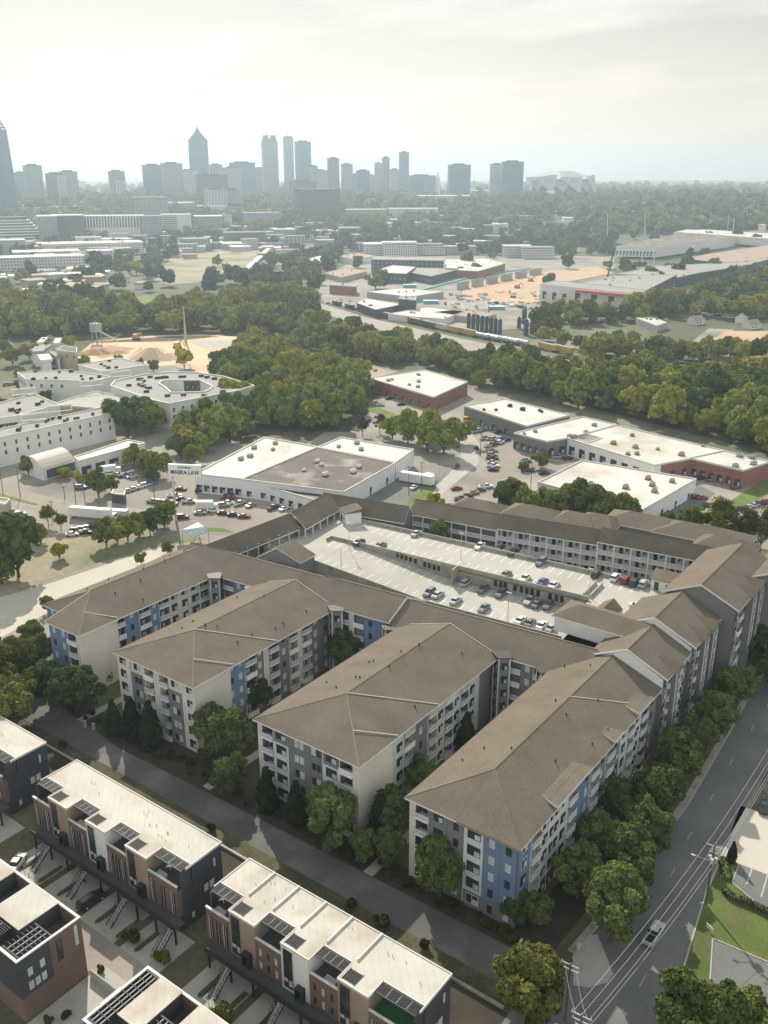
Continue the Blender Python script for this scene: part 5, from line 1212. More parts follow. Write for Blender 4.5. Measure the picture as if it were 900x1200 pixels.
S('parking_lot', [(565, 505), (600, 512), (640, 530), (640, 560), (560, 560), (575, 535)], .10, 'old_asphalt')
S('parking_lot', [(415, 583), (470, 558), (520, 560), (500, 585), (470, 600), (440, 600)], .10, 'asphalt')
S('parking_lot', [(752, 600), (815, 566), (838, 578), (800, 612)], .12, 'asphalt')
S('parking_lot', [(800, 560), (812, 548), (880, 560), (860, 590)], .11, 'pavement_tan')
S('grass_strip', [(466, 604), (478, 588), (500, 566), (512, 570), (502, 586), (480, 600)], .14, 'grass_bright')
S('grass_strip', [(425, 478), (440, 476), (470, 488), (462, 493)], .16, 'grass_bright'); S('grass_strip', [(165, 560), (175, 549), (180, 545), (186, 566)], .12, 'grass_bright')
S('grass_strip', [(0, 578), (0, 582), (40, 592), (46, 591)], .14, 'grass_bright'); S('grass_strip', [(216, 617), (262, 619), (275, 624), (240, 622)], .14, 'grass_bright')
S('grass_slope', [(835, 600), (870, 578), (905, 555), (960, 540), (960, 590), (880, 606), (850, 640), (820, 640)], .15, 'grass_bright')
S('parking_lot', [(880, 640), (860, 600), (900, 580), (960, 590), (960, 660)], .16, 'old_asphalt')
S('construction_yard', [(85, 420), (110, 400), (180, 393), (240, 392), (330, 398), (345, 410), (260, 420), (240, 445), (160, 440), (120, 435)], .15, 'sand')
S('grass_field', [(120, 362), (130, 350), (190, 344), (205, 352), (175, 366), (140, 372)], .25, 'grass_bright')
S('bare_field', [(180, 330), (200, 302), (300, 288), (330, 300), (300, 318), (240, 330), (200, 334)], .3, 'field')
S('construction_yard', [(545, 352), (540, 335), (600, 322), (700, 312), (720, 320), (640, 335), (640, 352), (600, 358)], .35, 'orange_dirt')
S('bare_lot', [(380, 355), (370, 335), (420, 300), (560, 300), (720, 300), (720, 315), (560, 330), (640, 360), (640, 385), (520, 388), (450, 370)], .25, 'pavement_tan')
S('dirt_lot', [(835, 398), (850, 388), (900, 388), (930, 400), (880, 405)], .25, 'orange_dirt')
S('dirt_lot', [(805, 405), (830, 385), (860, 386), (850, 410), (880, 425), (840, 425)], .22, 'pavement_tan')
S('forest_floor', [(330, 400), (560, 440), (720, 485), (960, 545), (960, 430), (700, 415), (600, 420), (370, 352), (0, 330), (-60, 400), (80, 415), (250, 395)], .12, 'weeds')
S('forest_floor', [(212, 512), (250, 500), (300, 512), (340, 506), (410, 506), (435, 480), (400, 430), (320, 400), (260, 410), (250, 450), (300, 470)], .13, 'weeds')
# rails
S('rail_bed', [(360, 362), (372, 354), (430, 372), (520, 392), (612, 412), (700, 428), (700, 437), (600, 421), (500, 402), (420, 380)], .2, 'ballast')
for k, off in enumerate((1.5, 3.6, 6)):
    b = MB(); a, c, d = P(370, 356 + off, .3), P(500, 389 + off, .3), P(640, 417 + off, .3)
    b.beam(a, c, .5, .15, 'steel'); b.beam(c, d, .5, .15, 'steel'); tag(b.build('rail_track'), kind='structure')
FB = flat_building
# the law office block
FB('shop_building', 'white shop building with a long white roof, left of the dark stained roof', 'commercial building', [(228, 556), (310, 513), (372, 524), (283, 562)], 7, 'gable_white', 'membrane_white', units=6, wins=[(3, 6, 2.4, 2.4, .8, 'd'), (0, 8, 2, 2.2, .6, 'd')])
FB('shop_building', 'white walled building with a dark stained flat roof behind the complex', 'commercial building', [(283, 562.5), (371, 525), (463, 543.5), (403, 577.5)], 6.9, 'gable_white', 'roof_dark', units=6, unit_m='white_far', wins=[(2, 3, 1.4, 3.0, .2, 'd'), (3, 7, 2, 2, .9, 'd')])
FB('shop_building', 'small white flat roofed rear block beyond the dark stained roof', 'commercial building', [(372, 524.5), (400, 513), (485, 527.5), (464, 542.5)], 6.8, 'gable_white', 'membrane_white', units=3)
FB('shop_annex', 'white shop front with dark sign band and awning, left of the complex roof', 'commercial building', [(283, 563), (284.5, 561), (402, 578), (380, 590)], 5.2, 'gable_white', 'dark_metal', wins=[(3, 9, 2.2, 2.2, .5, 'd')])
FB('brick_warehouse', 'red brick warehouse with bright white roof beyond the green trees', 'warehouse', [(432, 443.5), (498, 434), (548, 448), (508, 466)], 7, 'brick_far', 'membrane_white', units=7, wins=[(3, 8, 2, 2.5, .5, 'd')])
FB('brick_warehouse', 'long low brick building with rusty brown roof behind the central trees', 'warehouse', [(330, 413), (400, 420), (466, 436), (425, 446)], 7, 'brick_far', 'roof_tan', units=5, wins=[(3, 8, 2, 2, .5, 'd')])
FB('grey_warehouse', 'dark grey walled warehouse with pale roof behind the car rows', 'warehouse', [(544, 476), (592, 468), (668, 487), (617, 500)], 7, 'siding_grey', 'membrane_white', units=6, unit_m='dark_metal', wins=[(3, 5, 2.2, 2.5, .5, 'd')])
FB('office_warehouse', 'grey corner block of the long white roofed office building', 'warehouse', [(602, 508), (683, 489), (722, 498), (665, 514), (641, 518)], 7, 'siding_grey', 'membrane_white', units=5, wins=[(4, 5, 2.4, 2.6, 1, 'd'), (3, 2, 2.6, 3, 1, 'd')])
FB('office_warehouse', 'long white roofed office building with white pillars, middle part', 'warehouse', [(665, 514.5), (722, 498.5), (848, 528.5), (808, 537), (767, 546)], 7, 'gable_white', 'membrane_white', units=9, unit_m='roof_tan', wins=[(4, 8, 3.2, 3.8, .6, 'd')])
FB('brick_warehouse', 'red brick end of the long white roofed office building at the right edge', 'warehouse', [(768, 545.5), (808, 537.2), (848, 528.7), (903, 541.5), (871, 552), (810, 538)], 7, 'brick_far', 'membrane_white', units=4, wins=[(4, 6, 2.2, 2.6, .8, 'd'), (5, 3, 2.2, 2.6, .8, 'd')])
FB('white_warehouse', 'low white warehouse with striped parking beside it behind the gallery block', 'warehouse', [(630, 566), (682, 540), (816, 562), (752, 599)], 6.4, 'gable_white', 'membrane_white', units=6, unit_m='roof_tan', wins=[(2, 4, 1.6, 2.4, .1, 'd')])
tag(FB('roof_opening', 'dark square sunken courtyard in the long white office roof', 'roof opening', [(670, 513), (685, 508), (706, 513.5), (690, 519)], 7.12, 'siding_dark', 'roof_dark', z0=6.9, parapet=.25))
FB('barrel_roof_shop', 'shop with arcade bays and flat tan roof by the street', 'commercial building', [(87, 536), (150, 516), (170, 520), (92, 541)], 6.5, 'white_far', 'metal_roof', wins=[(2, 5, 4.5, 3.6, .4, 'd')])
# barrel roof showroom
t = thing('barrel_roof_showroom', 'showroom with curved tan metal roof by the street', 'commercial building', (*P(55, 555)[:2], 0))
a, c, d = Vector(P(24, 540, 5)), Vector(P(50, 549, 5)), Vector(P(88, 538, 5)); e_ = a + d - c
b = MB(); b.prism([(v.x, v.y) for v in (a, c, d, e_)], 0, 5, 'white_far'); part(b, 'wall', t)
b = MB(); n = 8; w_ = e_ - d
for k in range(n):
    f0, f1 = k / n, (k + 1) / n; h0, h1 = 3.2 * math.sin(math.pi * f0) + 5.1, 3.2 * math.sin(math.pi * f1) + 5.1
    u = (a - c)
    p0, p1 = c + u * f0, c + u * f1; q0, q1 = d + u * f0, d + u * f1
    p0.z = q0.z = h0; p1.z = q1.z = h1; roof_slab(b, [p0, q0, q1, p1], 'metal_roof', .3)
    b.poly([(p0.x, p0.y, 5), (p1.x, p1.y, 5), (p1.x, p1.y, h1 - .3), (p0.x, p0.y, h0 - .3)], 'white_far')
part(b, 'roof', t)
b = MB(); b.prism([(v.x, v.y) for v in (c + (c - a).normalized() * .1 + (d - c) * .1, d + (c - a).normalized() * .1, d, c + (d - c) * .1)], .5, 4, 'blue_paint'); part(b, 'shop_window', t)
# white apartment complex at the left
CW = 'white_far'
FB('white_condo_block', 'long white three storey block with dark slender trees before it', 'apartment building', [(-30, 520), (-22, 508), (130, 476), (133, 484)], 12, CW, 'roof_grey', units=14, unit_m='dark_metal', wins=[(3, 13, .9, 1.8, 8.2, 'd'), (3, 13, .9, 1.8, 4.8, 'd')])
def ring_block():
    out = [(130, 453), (135, 447), (170, 439.5), (198, 437), (228, 437), (262, 442), (298, 453), (282, 458), (240, 466), (198, 474), (182, 470.5)]
    hole = [(186, 450), (190, 447), (199, 446), (215, 446), (234, 446), (250, 454), (246, 457), (240, 460), (205, 461), (200, 461), (194, 455)]
    z = 12; c = P(215, 455, z); t = thing('white_condo_block', 'white block with ring-shaped roof around a small courtyard', 'apartment building', (c[0], c[1], 0))
    w, r, p = MB(), MB(), MB(); O = [Vector(P(*q, z)) for q in out]; I = [Vector(P(*q, z)) for q in hole]; n = len(O)
    for i in range(n):
        j = (i + 1) % n
        r.poly([O[i], O[j], I[j], I[i]], 'roof_grey')
        for a, b_, m in ((O[i], O[j], 'white_far' if i > 5 else 'grey_far'), (I[j], I[i], 'white_far' if i != 3 else 'dark_far')): w.poly([(a.x, a.y, 0), (b_.x, b_.y, 0), (b_.x, b_.y, z), (a.x, a.y, z)], m)
        for a, b_ in ((O[i], O[j]), (I[i], I[j])): p.beam((a.x, a.y, z + .7), (b_.x, b_.y, z + .7), .5, .8, 'coping')
    w.poly([(v.x, v.y, .3) for v in I], 'concrete')
    part(w, 'wall', t); ro = part(r, 'roof', t); part(p, 'parapet', t); g = random.Random(4)
    for i in range(30):
        k = g.randrange(n); u, v = g.random(), g.choice([.35, .6]); q = (O[k].lerp(O[(k + 1) % n], u)).lerp(I[k].lerp(I[(k + 1) % n], u), v); b = MB(); b.obox(q.x, q.y, z + .1, z + 1.2, 2.6, 1.1, HD + .4, 'dark_metal'); part(b, 'roof_unit', ro)
    for a, b_, k in ((O[9], O[8], 4), (O[8], O[7], 5), (O[10], O[9], 1), (I[3], I[4], 3)):
        d = b_ - a
        for i in range(k):
            q = a + d * ((i + .5) / k); ang = math.atan2(d.y, d.x)
            for zz in (8, 4.6): put_window(t, q.x + math.sin(ang) * .01, q.y - math.cos(ang) * .01, zz, ang, 1.3, 1.9, 'd')
ring_block()
FB('condo_garage', 'flat concrete parking roof between the white blocks', 'parking garage', [(62, 474), (112, 459), (182, 473), (168, 480), (134, 481)], 9, 'concrete_wall', 'concrete', wins=[])
FB('white_condo_block', 'white block with long roof left of the small brick cottage', 'apartment building', [(20, 437), (75, 434), (130, 442), (108, 448), (78, 446), (30, 445)], 12, CW, 'roof_grey', units=10, unit_m='dark_metal', wins=[(5, 6, 1.4, 1.8, 8, 'd'), (4, 4, 1.4, 1.8, 8, 'd')])
FB('white_condo_block', 'white block with white roof screen near the left edge', 'apartment building', [(-20, 478), (40, 462), (70, 475), (20, 488), (-10, 492)], 12, CW, 'roof_grey', units=8, unit_m='dark_metal', wins=[(3, 6, 1.6, 2, 7.5, 'd'), (3, 6, 1.6, 2, 3.5, 'd')])
FB('white_condo_block', 'white block behind, beside the construction yard', 'apartment building', [(92, 428), (140, 420), (175, 428), (120, 436)], 11, CW, 'roof_grey', units=5, unit_m='dark_metal')
for i, (px, py) in enumerate(((108, 452), (142, 441), (212, 433), (70, 482), (40, 492), (28, 462))):
    x, y, z = P(px, py, 12.4); b = MB(); b.obox(x, y, 12.4, 12.6, 11, .5, HD + .5, 'white_far'); b.obox(x, y, 14.8, 15.3, 11, .6, HD + .5, 'white_far')
    for s in (-5.2, 5.2): b.obox(x + s * math.cos(HD + .5), y + s * math.sin(HD + .5), 12.6, 14.8, .5, .5, HD + .5, 'white_far')
    tag(b.build('roof_screen'), f'white rectangular roof frame on the white blocks, {ORD[i]} listed from the ring-shaped block' if False else 'white rectangular frame standing on a roof of the white block complex', 'roof frame', 'white frames on the white block roofs')
FB('brick_cottage', 'small tan brick house with dark roof above the white blocks', 'house', [(66, 410), (74, 405), (90, 407), (90, 413)], 12, 'tan_wall', 'roof_dark', parapet=.2, wins=[(3, 3, 1.3, 1.6, 8, 'd')])
FB('small_kiosk', 'small dark kiosk with pale roof in the parking lot by the street', 'kiosk', [(130, 578), (133, 574), (147, 575), (146, 580)], 3.6, 'siding_dark', 'roof_grey', parapet=.2)
FB('brick_shop', 'cream and brown corner building at the left edge by the street', 'commercial building', [(-20, 585), (-10, 582), (12, 586), (6, 592)], 8, 'tan_wall', 'roof_grey', wins=[(2, 2, 1.5, 2, 3, 'd')])
t = thing('street_canopy', 'pale blue canopy roof beside the complex, below the tall sign', 'canopy', (*P(228, 622)[:2], 0)); b = MB()
a, c_, d_, f_ = Vector(P(213, 621, 3.6)), Vector(P(232, 612, 4.6)), Vector(P(244, 621, 4.6)), Vector(P(227, 630, 3.6)); roof_slab(b, [a, c_, d_, f_], 'blind', .2, 'steel'); part(b, 'roof', t)
for v in (a, c_, d_, f_): b = MB(); b.bar((v.x, v.y, 0), (v.x, v.y, v.z - .2), .15, 'steel', 5); part(b, 'post', t)
# sign
sx_, sy_, _ = P(205, 611); t = thing('tall_pylon_sign', 'tall white law firm sign on a steel pole at the street', 'sign', (sx_, sy_, 0), HD + R(-8)); 
def h_at(px, py):
    lo, hi = 0., 60.
    for _ in range(40):
        m = (lo + hi) / 2; q = Vector((sx_, sy_, m)); d = Vector((0, 0, 0))
        v = Vector((q.x, q.y, m - H)); c_ = v.x * FW[0] + v.y * FW[1]; f_ = c_ * math.cos(PITCH) - v.z * math.sin(PITCH); u_ = c_ * math.sin(PITCH) + v.z * math.cos(PITCH)
        yy = 600 - F_PX * u_ / f_
        if yy > py: lo = m
        else: hi = m
    return lo
ht, hb = h_at(205, 544.5), h_at(205, 557.5)
W_ = 11.5
b = MB(); b.bar((.3, .4, 0), (.3, .4, ht), .42, 'galv', 8); b.build('pole', t)
b = MB(); b.box(-.7, -.45, hb, W_ - .7, .35, ht + .3, 'galv'); b.box(-.6, -.55, hb + .1, W_ - .8, -.45, ht + .2, 'sign_white'); pn = b.build('panel', t)
def text(s, size, x, z, y, m, parent, name='lettering'):
    cu = bpy.data.curves.new('text', 'FONT'); cu.body = s; cu.size = size; cu.align_x = 'CENTER'; cu.align_y = 'CENTER'; cu.extrude = .03; cu.offset = .02 * size
    o = bpy.data.objects.new('tmp', cu); C.objects.link(o); dg = bpy.context.evaluated_depsgraph_get(); me = bpy.data.meshes.new_from_object(o.evaluated_get(dg)); bpy.data.objects.remove(o)
    me.materials.clear(); me.materials.append(MATS[m]); xs_ = [v.co.x for v in me.vertices]; fit = min(1, W_ * .86 / (max(xs_) - min(xs_))) if 'MABRA' in s else .9; l = link(name, me, parent, (x, y, z)); l.rotation_euler = (R(90), 0, 0); l.scale = (fit, 1, 1); return l
hh = ht - hb
text('MABRA LAW', hh * .5, W_ / 2 - .7, hb + hh * .38, -.58, 'sign_black', pn)
text('CAR WRECK?', hh * .22, W_ / 2 - .7, hb + hh * .82, -.58, 'sign_black', pn)
# mid poles
for i, (px, pb, pt_) in enumerate(((4, 581, 545), (24, 583, 548), (62, 606, 587), (90, 598, 560), (101, 599, 562), (117, 600, 564), (76, 584, 570), (182, 594, 565), (494, 577, 540), (479, 580, 545), (563, 535, 505), (620, 605, 545))):
    x, y, _ = P(px, pb); D = math.hypot(x, y); hgt = (pb - pt_) * D / F_PX / .93 * 1.0
    b = MB(); b.bar((x, y, 0), (x, y, hgt), .16, 'wood_post', 5, .1); b.beam((x - 1, y - .6, hgt - .4), (x + 1, y + .6, hgt - .4), .15, .15, 'wood_post'); tag(b.build('utility_pole'), 'slim wooden pole beside the streets and lots behind the complex', 'utility pole', 'poles in the middle distance')
# vehicles
def truck(px, py, rz, L_, Hh, col, label, cab='white'):
    x, y, _ = P(px, py); t = thing('box_truck', label, 'truck', (x, y, .1), rz); b = MB(); b.box(-L_ / 2, -1.25, .9, L_ / 2, 1.25, Hh, col); b.build('box', t)
    b = MB(); b.box(L_ / 2 + .15, -1.1, .6, L_ / 2 + 1.9, 1.1, 2.5, 'gable_white'); b.box(L_ / 2 + 1.5, -1.0, 1.6, L_ / 2 + 1.93, 1.0, 2.4, 'glass'); b.build('cab', t)
    for u in (-L_ / 2 + 1, L_ / 2 + .9):
        for v in (-1.15, 1.15): l = link('wheel', wheel_me, t, (u, v, .45)); l.scale = (1.4, 1.4, 1.4)
    b = MB(); b.box(-L_ / 2, -.9, .55, L_ / 2 + 1.5, .9, .9, 'dark_metal'); b.build('chassis', t)
truck(107, 608, HD + R(-12), 15, 4.0, 'gable_white', 'long white semi trailer parked by the street at the left')
truck(142, 606, HD + R(170), 5, 2.6, 'steel', 'white dump truck on the street right of the long trailer')
truck(127, 556, HD + R(25), 6, 3.6, 'gable_white', 'white box truck in front of the arcade shop'); truck(240, 598, HD, 6, 3.4, 'gable_white', 'white box truck in the lot before the tall sign'); truck(499, 566, HD + R(60), 6.5, 3.2, 'white_far', 'white truck beside the pale trailer behind the complex')
b = MB(); a, c = P(470, 552, 4.2), P(508, 558, 4.2); b.beam(a, c, 2.8, 3.4, 'gable_white'); t = thing('semi_trailer', 'long white trailer at the dock behind the complex', 'trailer', (a[0], a[1], 0)); part(b, 'box', t); b = MB(); b.beam((a[0], a[1], .8), (c[0], c[1], .8), 1.8, .8, 'dark_metal'); part(b, 'wheels', t)
b = MB(); x, y, _ = P(556, 495); t = thing('school_bus', 'yellow bus by the dark grey warehouse', 'bus', (x, y, 0), HD + R(5)); b.box(-5.5, -1.2, .6, 4.2, 1.2, 3.0, 'yellow_paint'); b.box(4.2, -1.0, .6, 5.6, 1.0, 1.7, 'yellow_paint'); b.build('body', t); b = MB(); b.box(-5.2, -1.23, 1.8, 4, 1.23, 2.5, 'glass'); b.build('windows', t)
def lot(rows, phrase, group):
    for (x0, y0, x1, y1, n, rz) in rows:
        for i in range(n):
            f = i / max(1, n - 1); px, py = x0 + (x1 - x0) * f, y0 + (y1 - y0) * f; x, y, _ = P(px, py)
            c = rnd.choice(['white', 'white', 'silver', 'silver', 'grey', 'black', 'black', 'blue', 'maroon', 'tan', 'red']); k = rnd.choice(['sedan', 'sedan', 'suv', 'suv', 'pickup'])
            nm = {'sedan': 'car', 'suv': 'SUV', 'pickup': 'pickup truck'}[k]
            car(x, y, .13, HD + R(rz) + rnd.uniform(-.06, .06), c, k, f'{c} {nm} {phrase}', group, False)
lot([(212, 575, 236, 577, 2, 0), (180, 590, 202, 592, 4, -20), (205, 583, 222, 590, 3, 10), (235, 603, 250, 600, 2, 0), (262, 603, 286, 607, 3, 0), (271, 582, 268, 586, 2, 30), (281, 592, 294, 594, 2, 60), (320, 597, 333, 598, 2, 60), (214, 608, 214, 608, 1, 0), (262, 594, 268, 591, 2, 10)], 'in the lot between the tall sign and the white shop', 'cars in the lot by the tall sign')
lot([(104, 562, 120, 564, 2, 0), (130, 557, 155, 560, 4, 30), (150, 577, 178, 568, 5, 40), (95, 573, 105, 571, 2, 0)], 'in the lot before the arcade shop', 'cars before the arcade shop')
lot([(14, 603, 24, 605, 2, 20), (6, 615, 16, 616, 2, 30), (90, 624, 113, 620, 4, 0), (85, 628, 100, 626, 2, 10)], 'on the yard south of the street at the left', 'cars on the left yard')
lot([(557, 507, 575, 503, 5, 40), (568, 515, 594, 517, 6, 40), (576, 530, 578, 552, 6, -5), (616, 541, 618, 553, 5, -5), (612, 548, 650, 560, 4, 20), (572, 524, 586, 520, 3, 40), (585, 508, 597, 508, 2, 20), (540, 586, 570, 572, 5, 15), (535, 574, 535, 574, 1, 20), (655, 537, 665, 539, 2, 20), (536, 548, 536, 550, 1, 80)], 'in the lots left of the long white roofed offices', 'cars left of the white roofed offices')
lot([(485, 573, 485, 573, 1, 60), (432, 473, 446, 476, 3, 0), (456, 468, 470, 475, 2, 30)], 'between the trees near the brick warehouse', 'cars near the brick warehouse')
lot([(822, 562, 834, 564, 2, 10), (780, 606, 780, 606, 1, 60), (815, 584, 822, 585, 2, 20), (862, 573, 870, 570, 2, 20), (870, 598, 898, 590, 5, 30), (865, 610, 880, 604, 4, 30), (848, 625, 898, 610, 7, 30), (870, 640, 898, 628, 4, 30)], 'in the lots at the right edge behind the complex', 'cars at the right edge behind the complex')
lot([(120, 484, 130, 486, 2, 10), (8, 452, 50, 447, 9, 30), (165, 483, 172, 484, 3, 30)], 'between the white blocks', 'cars between the white blocks')
for px, py in ((160, 492), (166, 493)): pass
lot([(385, 356, 530, 386, 14, -24), (400, 352, 450, 360, 6, 30), (610, 378, 640, 386, 6, 0), (560, 352, 630, 364, 10, 10)], 'on the yards along the railway', 'cars along the railway')
# train
TG = 'rail cars of the freight train'
a, c = Vector(P(372, 352, 0)), Vector(P(650, 414, 0)); dtr = (c - a).normalized(); ang = math.atan2(dtr.y, dtr.x)
cars_ = [(456, 374, 'freight_brown', 'box'), (486, 380, 'freight_brown', 'box'), (503, 384, 'blue_paint', 'box'), (518, 387, 'steel', 'box'), (532, 390, 'yellow_paint', 'box'), (549, 393.5, 'yellow_paint', 'box'), (565, 397, 'steel', 'tank'), (577, 399, 'galv', 'tank'), (588, 401, 'steel', 'tank'), (599, 403, 'galv', 'tank'), (611, 405, 'steel', 'tank'), (642, 411, 'yellow_paint', 'box'), (660, 414, 'yellow_paint', 'box'), (395, 358, 'dark_metal', 'tank'), (410, 362, 'dark_metal', 'tank'), (425, 366, 'dark_metal', 'tank'), (440, 370, 'dark_metal', 'tank')]
for i, (px, py, m, k) in enumerate(sorted(cars_)):
    x, y, _ = P(px, py); cn_ = {'freight_brown': 'brown', 'blue_paint': 'blue', 'steel': 'grey', 'yellow_paint': 'yellow', 'galv': 'silver', 'dark_metal': 'black'}[m]
    t = thing('rail_car', f'{cn_} {"box" if k == "box" else "tank"} wagon of the freight train, ' + (ORD[i] if i < len(ORD) else 'one of the rightmost'), 'rail car', (x, y, .2), ang, TG)
    b = MB()
    if k == 'box': b.box(-8.5, -1.5, 1.1, 8.5, 1.5, 4.6, m); b.box(-8.5, -1.4, 4.6, 8.5, 1.4, 4.75, 'grey_far')
    else: b.bar((-7, 0, 2.7), (7, 0, 2.7), 1.5, m, 12); b.box(-.6, -.5, 4.1, .6, .5, 4.6, m)
    b.build('body', t); b = MB(); b.box(-8.6, -1.2, .7, 8.6, 1.2, 1.1, 'dark_metal')
    for u in (-6.5, 6.5): b.box(u - 1.4, -1.2, 0, u + 1.4, 1.2, .7, 'dark_metal')
    b.build('bogie', t)
# silos
for i, (px, py, h_, r_) in enumerate([(549 + k * 5.2, 387 + k * 1.1, 12, 1.55) for k in range(8)] + [(608, 385, 8, 1.6), (614, 380, 12, 2.0), (616, 393, 11, 1.8), (630, 389, 10, 1.8), (623, 391, 9, 1.5)]):
    x, y, _ = P(px, py); t = thing('silo', 'dark blue grey silo in the group beside the railway', 'silo', (x, y, 0), 0, 'silos beside the railway'); b = MB(); b.bar((0, 0, 0), (0, 0, h_), r_, 'blue_paint', 14); b.build('tank', t); b = MB(); b.bar((0, 0, h_), (0, 0, h_ + 1.2), r_, 'dark_metal', 14, .5); b.build('cap', t)
# construction bits
def cone(px, py, r_, h_, label, m='sand'):
    x, y, _ = P(px, py); b = MB(); n = 14; g = random.Random(px)
    ring = [(x + r_ * g.uniform(.8, 1.2) * math.cos(k * 6.283 / n), y + r_ * g.uniform(.7, 1.1) * math.sin(k * 6.283 / n), .1) for k in range(n)]
    r2 = [(x + (q[0] - x) * .35 + g.uniform(-.5, .5), y + (q[1] - y) * .35, h_ * g.uniform(.75, .95)) for q in ring]
    for k in range(n): b.poly([ring[k], ring[(k + 1) % n], r2[(k + 1) % n], r2[k]], m)
    b.poly(r2, m); tag(b.build('earth_pile'), label, 'earth pile')
for pts_, m_ in (([(95, 412), (130, 405), (160, 408), (120, 420)], 'sand_dark'), ([(220, 400), (300, 398), (320, 404), (240, 408)], 'concrete'), ([(150, 430), (200, 428), (235, 436), (170, 441)], 'pavement_tan'), ([(85, 402), (200, 394), (260, 394), (200, 400)], 'weeds')): S('yard_patch', pts_, .19, m_)
cone(113, 414, 12, 4, 'brown sand pile at the left of the construction yard', 'sand_dark'); cone(177, 419, 17, 8, 'large pale sand pile in the construction yard', 'sand'); cone(195, 420, 10, 4.5, 'smaller sand pile right of the large one'); cone(98, 416, 7, 2.5, 'low brown heap left in the construction yard', 'sand_dark'); cone(140, 413, 8, 2, 'low dark heap in the construction yard', 'sand_dark')
x, y, _ = P(218, 403); b = MB(); b.bar((x, y, 0), (x, y, 26), 1.0, 'concrete', 8, .3); tag(b.build('concrete_mast'), 'pale tapering mast standing in the construction yard', 'mast')
x, y, _ = P(114, 402); b = MB()
for u, v in ((-3, -2), (3, -2), (3, 2), (-3, 2)): b.bar((x + u, y + v, 0), (x + u * .6, y + v * .6, 15), .4, 'grey_far', 5)
b.prism([(x - 3, y - 3), (x + 3, y - 3), (x + 3, y + 3), (x - 3, y + 3)], 8, 14, 'grey_far'); b.bar((x + 3, y, 9), (x + 16, y + 6, 2), .6, 'steel', 5); tag(b.build('batching_tower'), 'pale batching tower with conveyor in the construction yard', 'tower')
def digger(px, py, l):
    x, y, _ = P(px, py); b = MB(); b.obox(x, y, 0, 1.2, 6, 4, 1.0, 'dark_metal'); b.obox(x, y, 1.2, 4, 4.5, 3.4, 1.2, 'yellow_paint'); b.bar((x, y, 3), (x + 5, y, 6), .35, 'yellow_paint'); b.bar((x + 5, y, 6), (x + 8, y, 1.5), .3, 'yellow_paint'); tag(b.build('excavator'), l, 'excavator')
digger(208, 408, 'excavator beside the mast in the construction yard'); digger(160, 398, 'dark machine at the back of the construction yard'); digger(606, 338, 'excavator on the orange building site, left one'); digger(622, 330, 'excavator on the orange building site, right one')
# beyond the railway
FB('tilt_up_building', 'new white and green building with red framed windows', 'commercial building', [(633, 333), (650, 329), (757, 340), (748, 345), (668, 337)], 17, 'white_far', 'roof_grey', wins=[(3, 4, 6, 9, 4, 'd'), (4, 3, 5, 7, 4, 'd')])
FB('tilt_up_building', 'long black hall with white framed windows right of the red framed one', 'commercial building', [(748, 345), (675, 333), (722, 323), (793, 322)], 15, 'dark_far', 'roof_grey', units=8, wins=[(3, 9, 5, 8, 3, 'w')])
b = MB(); a, c = P(675, 341, 16), P(748, 347, 16); tag(FB('red_frame', 'red frame band along the front of the new green and white building', 'facade frame', [(674, 339.5), (675, 338.8), (750, 345.8), (749.5, 346.5)], 16.5, 'red_paint', 'red_paint', z0=14.5, parapet=.2))
FB('distribution_hall', 'very long pale hall with dark grey roof at the right', 'warehouse', [(722, 289), (770, 290), (892, 275), (880, 272), (790, 275)], 14, 'white_far', 'roof_dark', units=10, wins=[(0, 12, 3, 6, 2, 'd')])
FB('distribution_hall', 'tan roofed hall at the right edge', 'warehouse', [(800, 303), (840, 296), (910, 286), (930, 296), (885, 308), (845, 308)], 9, 'dark_far', 'roof_tan', units=6)
FB('distribution_hall', 'brown roofed hall behind the dark trees at the right', 'warehouse', [(722, 321), (770, 312), (885, 306), (880, 310), (818, 320), (795, 325)], 11, 'dark_far', 'roof_grey', units=10)
FB('distribution_hall', 'white flat building behind the long pale hall', 'warehouse', [(790, 272), (810, 268), (905, 274), (900, 280)], 12, 'white_far', 'membrane_white', units=4)
FB('black_office', 'black brick office block with many small windows left of the building site', 'office building', [(435, 304), (440, 300.5), (520, 301.5), (519, 305.5)], 17, 'dark_far', 'roof_grey', wins=[(3, 16, 1.8, 2.2, 12, 'w'), (3, 16, 1.8, 2.2, 8, 'w'), (3, 16, 1.8, 2.2, 4, 'w')])
FB('black_office', 'lower dark block with white roof in front of the black office', 'office building', [(436, 319), (460, 311), (487, 313), (476, 321)], 11, 'dark_far', 'membrane_white', wins=[(3, 8, 1.8, 3, 4, 'w')])
FB('black_office', 'dark wing with pale roof right of the lower dark block', 'office building', [(478, 319), (486, 314), (540, 315), (505, 324)], 9, 'dark_far', 'roof_grey', wins=[(3, 10, 1.8, 3, 3, 'w')])
FB('market_hall', 'long brick hall with white vented roof by the building site', 'warehouse', [(521, 316), (522, 304), (570, 303), (592, 309), (560, 318)], 9, 'brick_far', 'membrane_white', units=16, unit_m='steel')
